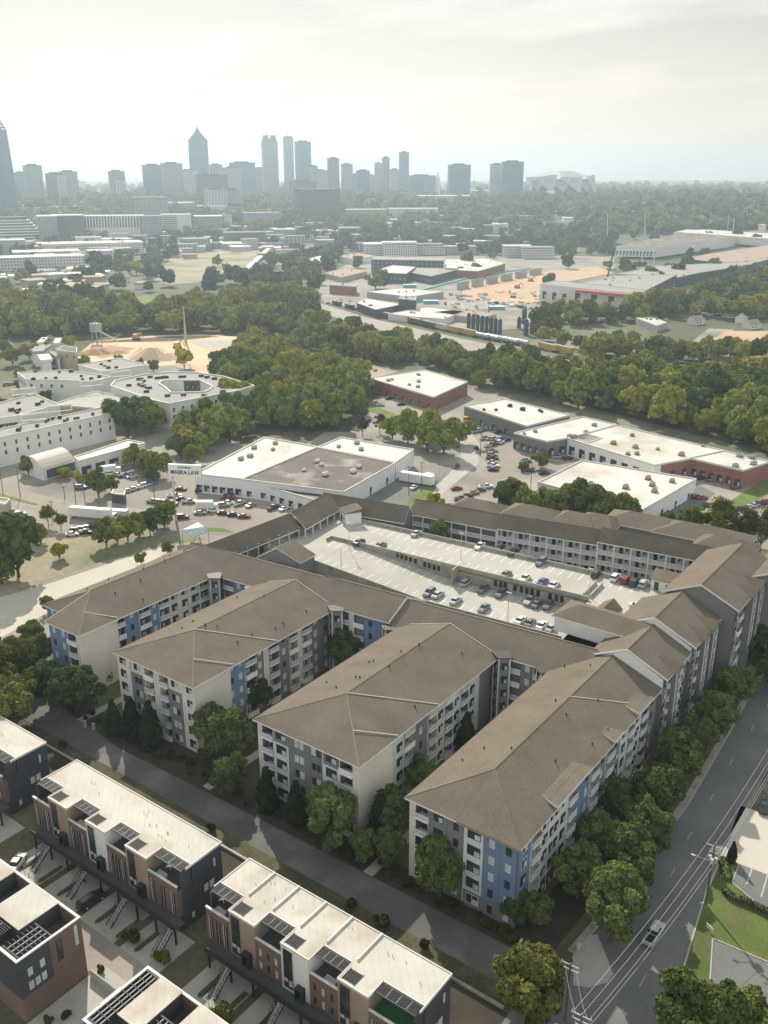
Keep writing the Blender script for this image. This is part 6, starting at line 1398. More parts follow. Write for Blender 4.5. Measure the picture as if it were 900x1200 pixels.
for i, (pts, z, wm, rm, l) in enumerate((
    ([(386, 334), (390, 331), (418, 332), (417, 336)], 9, 'brick_far', 'roof_grey', 'small brick red box building left of the railway yards'),
    ([(418, 355), (430, 350), (470, 357), (440, 363)], 7, 'dark_far', 'membrane_white', 'dark walled shop with white roof along the railway'),
    ([(467, 350), (470, 347), (488, 348), (487, 352)], 13, 'dark_far', 'roof_grey', 'dark box building right of the white roofed shop'),
    ([(455, 368), (500, 360), (545, 365), (520, 374), (490, 372)], 5, 'white_far', 'membrane_white', 'flat white roof beside the railway'),
    ([(508, 366), (545, 362), (582, 368), (560, 373)], 5, 'tan_wall', 'roof_tan', 'pale orange roofed shed by the silos'),
    ([(430, 342), (470, 338), (520, 342), (480, 348)], 6, 'grey_far', 'membrane_white', 'pale flat building left of the building site'),
    ([(540, 355), (570, 352), (572, 362), (545, 364)], 5, 'white_far', 'roof_grey', 'small grey roofed shed in the yard'),
    ([(395, 300), (420, 297), (440, 300), (415, 304)], 8, 'white_far', 'roof_tan', 'flat pale building left of the black office'),
    ([(345, 306), (375, 300), (395, 304), (360, 311)], 8, 'tan_wall', 'membrane_white', 'pale flat building beside the railway viaduct'),
    ([(380, 320), (405, 314), (430, 318), (400, 325)], 6, 'tan_wall', 'roof_tan', 'low tan building before the black office'),
    ([(745, 373), (760, 370), (782, 378), (770, 382)], 5, 'grey_far', 'membrane_white', 'small pale shed among the trees at the right'),
    )): FB('low_building', l, 'commercial building', pts, z, wm, rm, units=3, parapet=.4)
for i, (px, py, l) in enumerate(((855, 372, 'small blue grey house among the trees at the right'), (880, 385, 'small house with white gable among the trees at the right'), (815, 380, 'white gabled house by the dark trees at the right'), (140, 331, 'house with tan roof beside the grass field'), (30, 325, 'grey roofed house at the upper left'), (868, 378, 'grey house behind the white gable at the right'))):
    x, y, _ = P(px, py); t = thing('small_house', l, 'house', (x, y, 0), HD + R(20 + i * 9)); s = 1.7 if i in (3, 4) else 1
    b = MB(); b.box(-6 * s, -4 * s, 0, 6 * s, 4 * s, 4 * s, 'white_far'); b.poly([(-6 * s, -4 * s, 4 * s), (-6 * s, 4 * s, 4 * s), (-6 * s, 0, 7 * s)], 'white_far'); b.poly([(6 * s, -4 * s, 4 * s), (6 * s, 4 * s, 4 * s), (6 * s, 0, 7 * s)], 'white_far'); b.build('wall', t)
    b = MB(); e1 = 4.8 * s; roof_slab(b, [(-6.5 * s, -e1, 3.5 * s), (6.5 * s, -e1, 3.5 * s), (6.5 * s, 0, 7.1 * s), (-6.5 * s, 0, 7.1 * s)], 'roof_grey' if i != 3 else 'metal_roof'); roof_slab(b, [(-6.5 * s, e1, 3.5 * s), (-6.5 * s, 0, 7.1 * s), (6.5 * s, 0, 7.1 * s), (6.5 * s, e1, 3.5 * s)], 'roof_grey'); b.build('roof', t)
    link('window', window_mesh(1.2, 1.2, 'd'), t, (1, -4.01 * s, 1.2)); link('window', window_mesh(1.2, 1.2, 'd'), t, (-3, -4.01 * s, 1.2))
# retaining structure in the orange site
for k in range(6):
    x0, y0, _ = P(536 + k * 17, 340 - k * 3.3); x1, y1, _ = P(549 + k * 17, 337.5 - k * 3.3); b = MB(); b.beam((x0, y0, 8), (x1, y1, 8), 1.2, 8, 'concrete' if k % 2 else 'grey_far'); tag(b.build('concrete_wall'), 'concrete wall panel rising from the orange building site', 'wall', 'wall panels of the orange building site')
b = MB(); a = P(400, 338, .6); 
for p, q in (((490, 340), (560, 322)), ((560, 322), (620, 314)), ((440, 338), (490, 340))):
    p, q = P(*p, 1.6), P(*q, 1.6); b.beam(p, q, 3.0, 1.4, 'teal_cloth')
tag(b.build('site_fence'), 'long teal screen fence around the orange building site', 'fence')
for i, (px, py) in enumerate(((582, 363), (505, 356), (480, 337))): x, y, _ = P(px, py); b = MB(); b.obox(x, y, .2, 3, 14, 7, HD, 'teal_cloth'); b.obox(x, y, 3, 3.3, 14.5, 7.5, HD, 'white_far'); tag(b.build('site_container'), ['teal tarpaulin covered container near the silos', 'teal container right of the dark box building', 'teal container by the screen fence'][i], 'container')
b = MB(); g_ = random.Random(3)
for i in range(70):
    px, py = g_.uniform(520, 640), g_.uniform(342, 362); x, y, _ = P(px, py); l_ = g_.uniform(2, 9); b = MB(); b.obox(x, y, 0, g_.uniform(.8, 3), l_, g_.uniform(1.5, 4), g_.uniform(0, 3), g_.choice(['white_far', 'grey_far', 'dark_far', 'steel', 'tan_wall', 'white_far'])); b.obox(x + .3, y, 0, .9, l_ * .7, 1.2, 1.1, 'steel'); tag(b.build('material_stack'), 'stack of building material on the yard before the orange building site', 'material stack', 'material stacks by the orange site')
# tall thin masts at the right
for i, (px, pt_, pb) in enumerate(((712, 250, 280), (756, 249, 290), (833, 250, 262), (854, 252, 262), (860, 256, 272), (876, 248, 256), (753, 285, 303), (767, 292, 310))):
    D = dist_ground(pb + 6); q = PD(px, pb, D); p = PD(px, pt_, D); b = MB(); b.bar((q[0], q[1], 0), p, .7, 'white_far', 4, .5); tag(b.build('steel_mast'), 'tall thin pale mast among the halls at the right', 'mast', 'pale masts at the right')
# ============================================================ TREES, MIDDLE AND FAR
def inside(px, py, poly):
    ins = False; n = len(poly)
    for i in range(n):
        (xa, ya), (xb, yb) = poly[i], poly[(i + 1) % n]
        if (ya > py) != (yb > py) and px < (xb - xa) * (py - ya) / (yb - ya) + xa: ins = not ins
    return ins
Tg = random.Random(21)
belts = [
 # polygon in picture, spacing m, size range, palette, label, group
 ([(548, 452), (600, 462), (665, 478), (720, 486), (800, 505), (905, 533), (960, 545), (960, 455), (905, 450), (800, 446), (700, 446), (640, 438), (600, 438), (560, 446)], 11.5, (1.3, 1.95), 'dark', 'tree in the thick wood behind the white roofed offices', 'wood behind the white roofed offices'),
 ([(335, 402), (430, 430), (500, 430), (548, 446), (640, 442), (600, 436), (500, 416), (430, 402), (376, 385), (330, 388)], 11, (1.1, 1.5), 'mixed', 'tree in the belt between brick warehouse and railway', 'tree belt before the railway'),
 ([(268, 498), (300, 508), (338, 503), (380, 508), (400, 498), (425, 478), (410, 450), (380, 440), (310, 432), (268, 440), (262, 470)], 10.5, (1.2, 1.7), 'mixed', 'tree in the full grove left of the brick warehouse', 'grove in the centre'),
 ([(210, 540), (226, 546), (262, 522), (290, 512), (262, 482), (235, 486), (212, 500)], 10, (1.0, 1.5), 'mixed', 'tree at the left end of the central grove, over parked cars', 'trees at the left end of the grove'),
 ([(246, 448), (262, 424), (300, 408), (345, 418), (330, 435), (268, 438)], 12, (1.1, 1.5), 'mixed', 'tree between the ring-shaped white block and the brick building', 'trees right of the ring-shaped block'),
 ([(-40, 402), (60, 396), (120, 392), (230, 390), (320, 392), (368, 384), (366, 360), (330, 352), (230, 358), (200, 370), (120, 376), (60, 358), (-40, 352)], 13, (1.2, 1.9), 'teal', 'tree in the long dark wood across the left half', 'long dark wood at the left'),
 ([(690, 414), (660, 408), (640, 402), (650, 384), (700, 380), (760, 378), (800, 372), (960, 378), (960, 350), (850, 348), (800, 356), (760, 368), (690, 374), (640, 374), (635, 380), (625, 398)], 13.5, (1.2, 1.8), 'mixed', 'tree in the wood below the halls at the right', 'wood below the halls at the right'),
 ([(690, 426), (760, 428), (850, 428), (960, 432), (960, 414), (880, 420), (800, 410), (700, 412)], 13, (1.2, 1.6), 'dark', 'tree on the far side of the railway at the right', 'trees beyond the railway at the right'),
]
PAL = {'dark': [(.8, .9, .9), (1.1, 1.15, 1), (1.25, 1.25, 1), (.6, .72, .8), (1.6, 1.4, 1.0)], 'mixed': [(1.1, 1.1, 1), (1.7, 1.45, .7), (1.3, 1.35, 1), (.68, .8, .85), (1.0, 1.1, .9)], 'teal': [(.7, .85, .9), (.8, .95, .95), (1.7, 1.45, .7), (.65, .8, .9), (1.1, 1.1, .8)]}
cand = []
for poly, sp, sz, pal, lab, grp in belts:
    Wp = [P(*p)[:2] for p in poly]; xs = [p[0] for p in Wp]; ys = [p[1] for p in Wp]; acc = []
    area = (max(xs) - min(xs)) * (max(ys) - min(ys))
    for _ in range(int(area / sp ** 2 * 6)):
        x, y = Tg.uniform(min(xs), max(xs)), Tg.uniform(min(ys), max(ys))
        if not inside(x, y, Wp): continue
        if any((x - a) ** 2 + (y - c) ** 2 < (sp * .8) ** 2 for a, c in acc): continue
        acc.append((x, y)); cand.append((math.hypot(x, y), x, y, Tg.uniform(sz[0] * .72, sz[1] * 1.12), Tg.choice(PAL[pal]), lab, grp))
single = [
 (15, 428, 1.2, (1, 1.1, .9), 'tree among parked cars at the left edge above the white blocks', 'M'), (35, 422, 1.1, (1.3, 1.3, .9), 'round tree above the white blocks, second from the left edge', 'M'), (50, 415, 1.0, (1, 1, .9), 'tree left of the tan brick house', 'M'), (5, 415, 1.1, (.9, 1, .9), 'dark tree at the left edge by the grey roofed hall', 'M'), (75, 425, .9, (1.2, 1.2, .9), 'tree in front of the tan brick house', 'M'), (100, 431, .8, (1.1, 1.1, .9), 'tree right of the tan brick house', 'M'), (60, 432, .7, (1.3, 1.3, .9), 'small tree in the lot before the tan brick house', 'M'), (24, 445, .8, (1.3, 1.3, .9), 'small tree by the car row above the front white block', 'M'),
 (100, 352, 1.8, (.55, .65, .7), 'very dark tall tree left of the grass field', 'M'), (78, 352, 1.7, (.55, .65, .7), 'very dark tall tree, second left of the grass field', 'M'), (60, 350, 1.6, (.6, .7, .75), 'very dark tall tree, third left of the grass field', 'M'), (115, 358, 1.7, (.55, .65, .7), 'very dark tree at the corner of the grass field', 'M'),
 (160, 322, 1.7, (1.9, 1.6, .8), 'large yellow green tree right of the low school-like building', 'M'), (150, 320, 1.3, (1.5, 1.4, .9), 'green tree beside the large yellow green one', 'M'), (255, 313, 1.5, (1.3, 1.4, 1), 'round tree in the bare field', 'M'), (265, 320, 1.2, (1.6, 1.6, 1), 'lighter round tree in the bare field', 'M'), (335, 358, 2.2, (1.9, 1.6, .8), 'large yellow green tree at the right end of the long wood', 'M'), (310, 356, 2.0, (1.8, 1.6, .8), 'second large yellow green tree at the right end of the long wood', 'M'), (285, 358, 1.7, (1.7, 1.5, .8), 'third yellow green tree at the right end of the long wood', 'M'), (352, 362, 2.0, (1.8, 1.5, .7), 'last yellow green tree at the right end of the long wood', 'M'),
 (440, 340, 1.9, (1.4, 1.5, .9), 'big round tree before the black office', 'M'), (655, 372, 1.5, (.9, 1, .9), 'dark tree before the new white and green building', 'M'), (640, 372, 1.3, (.9, 1, .9), 'dark round tree left of the white and green building front', 'M'),
 # px, py(base), scale, colour, label, kind
 (150, 512, 1.9, (.75, .85, .85), 'huge dark tree at the right end of the long white block', 'M'), (178, 508, 1.5, (1.3, 1.25, .8), 'yellowish tree right of the huge dark tree by the white block', 'M'), (165, 500, 1.5, (.8, .9, .85), 'dark tree behind the huge one by the white block', 'M'),
 (216, 432, 1.3, (2.6, 2.0, .6), 'bright yellow tree beside the construction yard', 'M'), (295, 418, 1.2, (2.2, 1.8, .7), 'yellow tree at the top of the wood right of the construction yard', 'M'), (82, 407, .9, (2.0, 1.7, .7), 'small yellow tree by the tan brick house', 'M'),
 (186, 560, 1.1, (.9, .95, .9), 'round tree between the arcade shop and the tall sign, right one', 'M'), (158, 550, 1.0, (.9, .95, .9), 'round tree between the arcade shop and the tall sign, left one', 'M'), (172, 555, .9, (1, 1, .9), 'round tree between the arcade shop and the tall sign, middle one', 'M'), (180, 565, .6, (.8, .9, .9), 'small dark tree by the row of black cars', 'M'),
 (116, 582, 1.0, (1, 1.05, .9), 'green tree in the lot beside the dark kiosk', 'M'), (131, 576, .6, (1, 1, .9), 'small tree left of the kiosk', 'M'), (76, 560, .5, (3.0, 2.4, .5), 'small yellow tree before the showroom', 'M'), (92, 566, .45, (2.6, 1.8, .6), 'small orange tree before the showroom', 'M'), (34, 557, .8, (1, 1, .9), 'green tree at the showroom corner', 'M'),
 (22, 676, 1.9, (.85, .9, .8), 'large dark tree on the lot at the left edge', 'M'), (2, 684, 1.5, (1, 1, .8), 'tree beside the large dark tree at the left edge', 'M'), (43, 637, .8, (1.3, 1.2, .7), 'small tree above the large dark tree', 'M'), (70, 655, .55, (1.5, 1.3, .7), 'small tree on the dirt lot', 'M'), (57, 617, .75, (2.4, 1.7, .6), 'yellow bush on the dirt lot by the street', 'L'), (72, 622, .6, (2.0, 1.5, .6), 'dry yellow bush right of the yellow one', 'L'),
 (125, 640, .95, (1, 1.05, .9), 'bush in the row by the dirt lot, leftmost', 'M'), (138, 638, .8, (1.3, 1.2, .8), 'bush in the row by the dirt lot, second', 'M'), (150, 634, .85, (1.3, 1.3, .8), 'bush in the row by the dirt lot, third', 'M'), (163, 630, .8, (1, 1, .9), 'bush in the row by the dirt lot, fourth', 'M'), (176, 626, .85, (1, 1, .9), 'bush in the row by the dirt lot, fifth', 'M'), (193, 618, .95, (.9, 1, .9), 'dark bush beside the tall sign pole', 'M'),
 (166, 662, .4, (1, 1, .9), 'small bush at the pale strip, left one', 'M'), (197, 649, .4, (1, 1, .9), 'small bush at the pale strip, right one', 'M'),
 (478, 520, 1.45, (1.25, 1.3, .9), 'full light green tree left of the curved drive', 'M'), (500, 528, 1.3, (1.1, 1.2, .9), 'green tree in the middle of the clump by the curved drive', 'M'), (520, 532, 1.6, (1.15, 1.2, .9), 'tall green tree at the bend of the curved drive', 'M'), (460, 515, 1.1, (1.3, 1.35, .9), 'light green tree at the left of the clump by the white rear block', 'M'), (538, 520, 1.2, (1.9, 1.6, .7), 'yellow green tree at the right of the clump by the curved drive', 'M'), (445, 508, .9, (1.5, 1.1, 1.0), 'greyish bare tree between grove and clump', 'L'), (425, 512, .9, (1.3, 1.0, 1.0), 'second greyish bare tree between grove and clump', 'L'), (505, 515, 1.3, (1.2, 1.2, .9), 'green tree behind the clump by the curved drive', 'M'),
 (508, 596, .6, (1.8, 1.3, .7), 'small brownish tree behind the gallery roof', 'M'), (517, 604, .55, (1.8, 1.3, .7), 'small brown bush behind the gallery roof', 'M'),
 (592, 604, 1.35, (.85, .9, .85), 'dark tree behind the gallery roof, leftmost', 'M'), (622, 610, 1.3, (.8, .9, .85), 'dark tree behind the gallery roof, second', 'M'), (650, 612, 1.2, (.8, .88, .8), 'dark tree behind the gallery roof, third', 'M'), (683, 614, 1.55, (.75, .85, .8), 'tallest dark tree behind the gallery roof', 'M'), (712, 618, 1.3, (.75, .85, .8), 'dark tree behind the gallery roof, fifth', 'M'), (735, 622, 1.1, (.75, .85, .8), 'dark tree behind the gallery roof, rightmost', 'M'), (668, 600, 1.1, (.85, .9, .85), 'dark tree beside the white warehouse, behind the gallery trees', 'M'), (604, 590, .9, (.85, .9, .85), 'dark tree at the left beyond the gallery trees', 'M'),
 (634, 548, .7, (.8, .9, .8), 'slim tree before the grey corner block', 'M'), (613, 552, .4, (1.3, 1.1, .8), 'small bush in the car park', 'M'), (558, 530, .3, (1.6, 1.1, .8), 'small brown shrub by the curved drive', 'M'), (700, 540, .5, (.7, .8, .8), 'dark shrub before the white pillars', 'M'),
 (835, 645, 1.7, (1.7, 1.5, .7), 'feathery yellow green tree behind the gallery roof at the right', 'L'), (815, 640, 1.3, (1.8, 1.7, .7), 'feathery tree left of the largest one at the right', 'L'), (865, 648, 1.4, (1.6, 1.3, .8), 'bare tree over the car park at the right edge', 'L'), (890, 650, 1.5, (1.4, 1.2, .8), 'bare thin tree at the right edge', 'L'), (800, 628, .9, (1.6, 1.6, .7), 'light bush behind the gallery roof at the right', 'L'), (782, 622, .7, (1.7, 1.7, .7), 'low light bush behind the gallery roof', 'L'),
 (790, 500, 1.0, (1.6, 1.5, .9), 'light green tree in front of the thick wood at the right', 'M'),
 (55, 475, .8, (1.1, 1.1, .8), 'tree among the white blocks, leftmost', 'M'), (68, 460, .7, (1.2, 1.2, .8), 'tree among the white blocks, upper', 'M'), (30, 462, .9, (1, 1, .8), 'tree by the parked cars among the white blocks', 'M'), (92, 458, .8, (1.2, 1.2, .8), 'tree before the dark and white block', 'M'), (48, 488, .9, (.9, 1, .8), 'tree in the yard of the front white block', 'M'), (8, 492, 1.0, (.9, 1, .8), 'tree at the left edge among the white blocks', 'M'), (2, 500, .9, (1, 1, .8), 'second tree at the left edge among the white blocks', 'M'), (165, 438, .9, (1, 1, .9), 'tree above the ring-shaped block', 'M'), (148, 444, 1.0, (1, 1, .9), 'dark tree left above the ring-shaped block', 'M'), (180, 436, .8, (1, 1.05, .9), 'tree right above the ring-shaped block', 'M'), (213, 462, .4, (.9, 1, .8), 'tree in the courtyard of the ring-shaped block', 'M'), (140, 425, .6, (1, 1, .9), 'small tree beside the yard', 'M'),
]
for px, py, s, c, l, k in single:
    x, y, _ = P(px, py); cand.append((math.hypot(x, y) - 1e4, x, y, s, c, l, k))
cand.sort()
put = 0
rest = []
for d, x, y, s, c, l, k in cand:
    if d < 0: (T_LOOSE if k == 'L' else T_MID).put(x, y, 0, s, l, None, c); put += 1
    elif put < 296: T_MID.put(x, y, 0, s, l, k, c, zs=rnd.uniform(.85, 1.15)); put += 1
    else: rest.append((x, y, s, c))
for i, px in enumerate((4, 20, 52, 60, 72, 80, 93, 99, 113, 119)):
    x, y, _ = P(px, 526 - px * .13); T_CONE.put(x, y, 0, 1.35, 'slender dark cypress before the long white block', 'cypresses before the long white block', (.9, 1, 1))
# the remaining crowns as one mass
def mass(name, pts, nleaf, ls, m, seed=3, nv=5):
    g = np.random.default_rng(seed); var = [crown_data(200 + i, 5, 4.4, 11, nleaf, ls, core=.86, lr=(.34, .52)) for i in range(nv)]
    Vs, F3s, F4s, m3, m4 = [], [], [], [], []; base = 0
    for (x, y, s, *_r) in pts:
        V, F3, F4 = var[g.integers(nv)]; a = g.uniform(0, 6.28); ca, sa = math.cos(a), math.sin(a); V2 = V * np.array([s, s, s * g.uniform(.8, 1.2)])
        V2 = np.stack([V2[:, 0] * ca - V2[:, 1] * sa + x, V2[:, 0] * sa + V2[:, 1] * ca + y, V2[:, 2] + 1.0 * s + (_r[0] if _r and not isinstance(_r[0], tuple) else 0)], 1)
        mi_ = g.choice(3, p=[.42, .36, .22]); m3.append(np.full(len(F3), mi_)); m4.append(np.full(len(F4), mi_)); Vs.append(V2); F3s.append(F3 + base); F4s.append(F4 + base); base += len(V)
    me = np_mesh(name, np.concatenate(Vs), np.concatenate(F3s), np.concatenate(F4s), m, np.concatenate(m3 + m4), (m + '_dark', m + '_light')); return tag(link(name, me), kind='stuff')
print('individual', put, 'rest', len(rest))
if rest: mass('woodland', rest, 700, .8, 'leaf_mid')
# far woods: density map in picture space, bare patches stay open
open_ = [[(180, 332), (200, 300), (300, 286), (335, 298), (310, 320), (240, 332)], [(370, 345), (400, 300), (430, 298), (600, 298), (735, 300), (735, 345), (640, 345), (640, 385), (540, 385)], [(720, 345), (720, 275), (900, 265), (960, 265), (960, 305), (880, 320), (800, 345)],
         [(0, 312), (0, 304), (90, 296), (150, 292), (160, 297), (60, 310)], [(110, 340), (200, 340), (200, 372), (120, 372)], [(120, 330), (120, 318), (170, 320), (170, 340)], [(-40, 400), (372, 378), (372, 350), (-40, 348)]]
far = []
g = random.Random(77)
n = 0
while n < 5600:
    px, py = g.uniform(-40, 940), 345 - 130 * (g.random() ** .66)
    if py < 222: continue
    if any(inside(px, py, q) for q in open_) and g.random() > .03: continue
    # built-up part of the picture is thinner
    urban = .22 if (px < 360 and 284 < py < 345) else .4 if (px < 700 and 262 < py < 345) else .85 if px < 620 and py < 262 else 1.0
    nz = math.sin(px * .031 + py * .11) + math.sin(px * .013 - py * .07 + 2)
    if g.random() > urban * (.75 + .3 * nz): continue
    x, y, z = GP(px, py); D = math.hypot(x, y); far.append((x, y, g.uniform(1.0, 1.9) * (1 + max(0, D - 1500) / 3200), z)); n += 1
near_far = [f for f in far if math.hypot(f[0], f[1]) < 1900]; ff = [f for f in far if math.hypot(f[0], f[1]) >= 1900]
print('far', len(near_far), len(ff))
mass('woodland', near_far, 150, 1.7, 'leaf_far', 5); mass('distant_woodland', ff, 46, 3.4, 'leaf_far', 6)
# rolling wooded terrain out to the horizon
b = MB(); 
def terrain(name, D0, D1, nr, na, amp, seed, m):
    g = np.random.default_rng(seed); V = []; ds = np.geomspace(D0, D1, nr); az = np.linspace(-42, 42, na)
    for i, D in enumerate(ds):
        for a in az:
            hz_ = HD + R(a) * -1 + 0; x = -math.sin(hz_) * D; y = math.cos(hz_) * D
            w_ = min(1, i / 3)
            V.append((x, y, elev(D) + w_ * (amp * (.5 + .5 * math.sin(D / 700 + a * .19 + math.sin(a * .5) * 2)) + g.uniform(0, 9) + 32 * ((D - D0) / (D1 - D0)) ** 1.3) + (-3 if i == 0 else 2)))
    F = [(i * na + j, i * na + j + 1, (i + 1) * na + j + 1, (i + 1) * na + j) for i in range(nr - 1) for j in range(na - 1)]
    me = np_mesh(name, np.array(V), np.zeros((0, 3), int), np.array(F), m); return tag(link(name, me), kind='structure')
mat('forest_far', (.042, .062, .035), .95, .3, .03, .08, .3, stain=(.10, .11, .07), stain_amt=.5, stain_scale=.004)
terrain('hills', 3900, 11000, 80, 420, 10, 9, 'forest_far')
V = []; ds = np.linspace(1540, 3950, 34); az_ = np.linspace(-42, 42, 60)
for D in ds:
    for a in az_: V.append((-math.sin(HD - R(a)) * D, math.cos(HD - R(a)) * D, elev(D) + .1))
na = len(az_); np_ = np_mesh('rise', np.array(V), np.zeros((0, 3), int), np.array([(i * na + j, i * na + j + 1, (i + 1) * na + j + 1, (i + 1) * na + j) for i in range(len(ds) - 1) for j in range(na - 1)]), 'ground_far'); tag(link('terrain_rise', np_), kind='structure')
mat('stadium_panel', (.42, .45, .46), .5, .06)
# ============================================================ CITY
def dirs(px):
    d = ray(px, 230); return math.atan2(-d[0], d[1])
def tower(name, label, x0, x1, yt, D, m, depth=None, yb=None, roof='dark_far', rz=None, cap=None, cat='tower', group=None):
    xc = (x0 + x1) / 2; q = PD(xc, yt, D); W = (x1 - x0) / F_PX * D * .93 / math.cos(math.atan(abs(xc - 450) / 1150)); z_ = elev(D) - 2; h_ = q[2] - z_
    dp = depth or W * .8; a = math.atan2(q[1], q[0]) - math.pi / 2 + (rz if rz is not None else .12)
    k = W / (abs(math.cos(rz if rz is not None else .12)) + abs(math.sin(rz if rz is not None else .12)) * dp / W)
    t = thing(name, label, cat, (q[0], q[1], z_), a, group)
    b = MB(); b.box(-k / 2, 0, 0, k / 2, dp, h_, m); b.build('wall', t)
    b = MB(); e = .9; b.box(-k / 2 - e, -e, h_, k / 2 + e, dp + e, h_ + 1.5, roof); b.build('roof', t)
    if cap == 'plant' or cap is None:
        b = MB(); b.box(-k * .3, dp * .25, h_ + 1.5, k * .25, dp * .75, h_ + 5, roof); b.build('roof_plant', t)
    return t, k, dp, h_
TG_ = 'office towers of the skyline'
sk = [(17, 31, 203, 3000, 'tower_glass', 'dark block right of the spired tower'), (29, 48, 194.5, 2700, 'tower_stone', 'broad pale tower second from the left'), (55, 73, 204, 2700, 'tower_dark', 'blocky dark tower with a pale strip'), (66, 76, 205, 2650, 'tower_pale', 'narrow pale slab in front of the blocky tower'), (71, 90, 201.5, 2800, 'tower_stone', 'stepped grey tower right of the pale slab'),
      (128, 146, 201, 3000, 'tower_dark', 'lone squat dark tower left of the main cluster'), (136, 147, 211, 2900, 'tower_pale', 'small pale block at the foot of the squat dark tower'), (168, 191, 194, 2800, 'tower_glass', 'left half of the wide twin slab'), (190, 214, 192, 2650, 'tower_stone', 'right half of the wide twin slab with a white edge'), (212, 232, 200, 2900, 'tower_pale', 'pale low slab behind the twin slab'),
      (231, 268, 206, 2500, 'tower_dark', 'wide dark block at the foot of the stepped tower'), (246, 261, 193.5, 3000, 'tower_stone', 'rounded pale block right of the stepped tower'), (262, 283, 197, 2700, 'tower_pale', 'pale striped block in the cluster'), (270, 300, 191, 3000, 'tower_glass', 'wide flat topped glass block'), (296, 325, 197.5, 3200, 'tower_stone', 'long low slab left of the twin crowned tower'), (240, 267, 222, 2300, 'tower_pale', 'pale low building in front of the wide dark block'), (264, 282, 223, 2400, 'tower_stone', 'grey low building right of the pale one'),
      (346, 365, 166.5, 3100, 'tower_glass', 'flat topped dark tower right of the antenna tower'), (362, 373, 195, 3100, 'tower_stone', 'low shoulder right of the flat topped tower'), (365, 386, 200, 3300, 'tower_stone', 'sloping grey block below the flat topped tower'), (384, 398, 186, 3000, 'tower_dark', 'slim dark tower in the middle'), (400, 414, 193, 3100, 'tower_stone', 'slim pale tower right of the slim dark one'), (418, 434, 200.5, 2900, 'tower_glass', 'squat tower left of the right-hand group'), (413, 421, 205, 3100, 'tower_stone', 'small block between two slim towers'),
      (439, 448, 192, 3300, 'tower_stone', 'stepped slim tower of the right-hand group'), (448, 457, 185, 3200, 'tower_dark', 'slim tower of the right-hand group, second'), (457, 469, 199, 3300, 'tower_pale', 'low pale block inside the right-hand group'), (468, 480, 179, 3200, 'tower_glass', 'tallest slim tower of the right-hand group'), (479, 512, 206, 3300, 'tower_glass', 'long low slab right of the tallest slim tower'), (526, 553, 193.5, 2900, 'tower_glass', 'wide teal glass block standing alone'), (575, 591, 193, 2900, 'tower_pale', 'pale half of the pair left of the stadium'), (589, 615, 190, 2800, 'tower_glass', 'teal glass half of the pair left of the stadium'), (340, 372, 213, 2600, 'tower_dark', 'low dark block under the tall pair'), (430, 440, 206, 3300, 'tower_stone', 'small block left of the stepped slim tower')]
for x0, x1, yt, D, m, l in sk: tower('office_tower', l, x0, x1, yt, D, m, group=TG_)
# twin crowned tower
t, k, dp, h_ = tower('office_tower', 'tall stone tower with twin crowned top', 307, 326, 166, 3100, 'tower_stone', cap='no', group=TG_)
b = MB()
for u in (-.24, .24):
    b.box(k * (u - .2), 2, h_ + 1.5, k * (u + .2), dp - 2, h_ + 11, 'tower_stone'); b.box(k * (u - .13), 4, h_ + 11, k * (u + .13), dp - 4, h_ + 16, 'tower_stone'); b.box(k * (u - .17), 3, h_ + 16, k * (u + .17), dp - 3, h_ + 18, 'dark_far')
b.build('crown', t)
# antenna tower
t, k, dp, h_ = tower('office_tower', 'slim cylindrical tower with an antenna between the two tall towers', 332, 344, 162, 3200, 'tower_pale', cap='no', group=TG_)
b = MB(); b.bar((0, dp / 2, h_), (0, dp / 2, h_ + 34), 1.2, 'grey_far', 5, .4); b.build('antenna', t); b = MB(); b.bar((0, dp / 2, h_ + 1.5), (0, dp / 2, h_ + 6), k * .45, 'dark_far', 12); b.build('crown', t)
# stepped spire tower
t, k, dp, h_ = tower('office_tower', 'tallest stepped tower with a pointed top left of centre', 222, 243.5, 164, 2950, 'tower_glass', cap='no', group=TG_)
b = MB()
for i, (w_, z_) in enumerate(((.86, 6), (.7, 12), (.52, 18), (.34, 24), (.2, 29), (.1, 35))): b.box(-k * w_ / 2, dp * (1 - w_) / 2, h_ + (0 if i == 0 else (6, 12, 18, 24, 29)[i - 1]), k * w_ / 2, dp * (1 + w_) / 2, h_ + z_, 'tower_glass')
b.build('crown', t); b = MB(); b.box(-k * .56, dp * .1, 0, -k * .5, dp * .6, h_ * .78, 'tower_glass'); b.build('side_shaft', t); b = MB(); b.bar((-k * .6, 0, h_ * .78), (-k * .6, 0, h_ * .92), 1, 'dark_far', 4); b.build('crane', t)
# tall spired tower at the left edge
q = PD(-8, 165, 2300); D = 2300; a = math.atan2(q[1], q[0]) - math.pi / 2; W = 36 / F_PX * D * .9
t = thing('spired_skyscraper', 'tall tower with lattice spire cut by the left edge', 'tower', (q[0], q[1], 0), a); h0 = PD(-8, 152, D)[2]; hs = PD(0, 125, D)[2] + 22
b = MB(); w0, w1 = W * .56, W * .43
b.hexa([(-w0, 0, 0), (w0, 0, 0), (w0, 2 * w0, 0), (-w0, 2 * w0, 0)], [(-w1, w0 - w1, h0), (w1, w0 - w1, h0), (w1, w0 + w1, h0), (-w1, w0 + w1, h0)], 'tower_glass'); b.build('wall', t)
b = MB(); n = 9
for i in range(n):
    f0, f1 = i / n, (i + .45) / n
    for f in (f0,):
        w_ = w1 * (1 - f); w2 = w1 * (1 - f - .05); z = h0 + (hs - h0) * f * .8; b.box(-w_, w0 - w_, z, w_, w0 + w_, z + 1.6, 'grey_far')
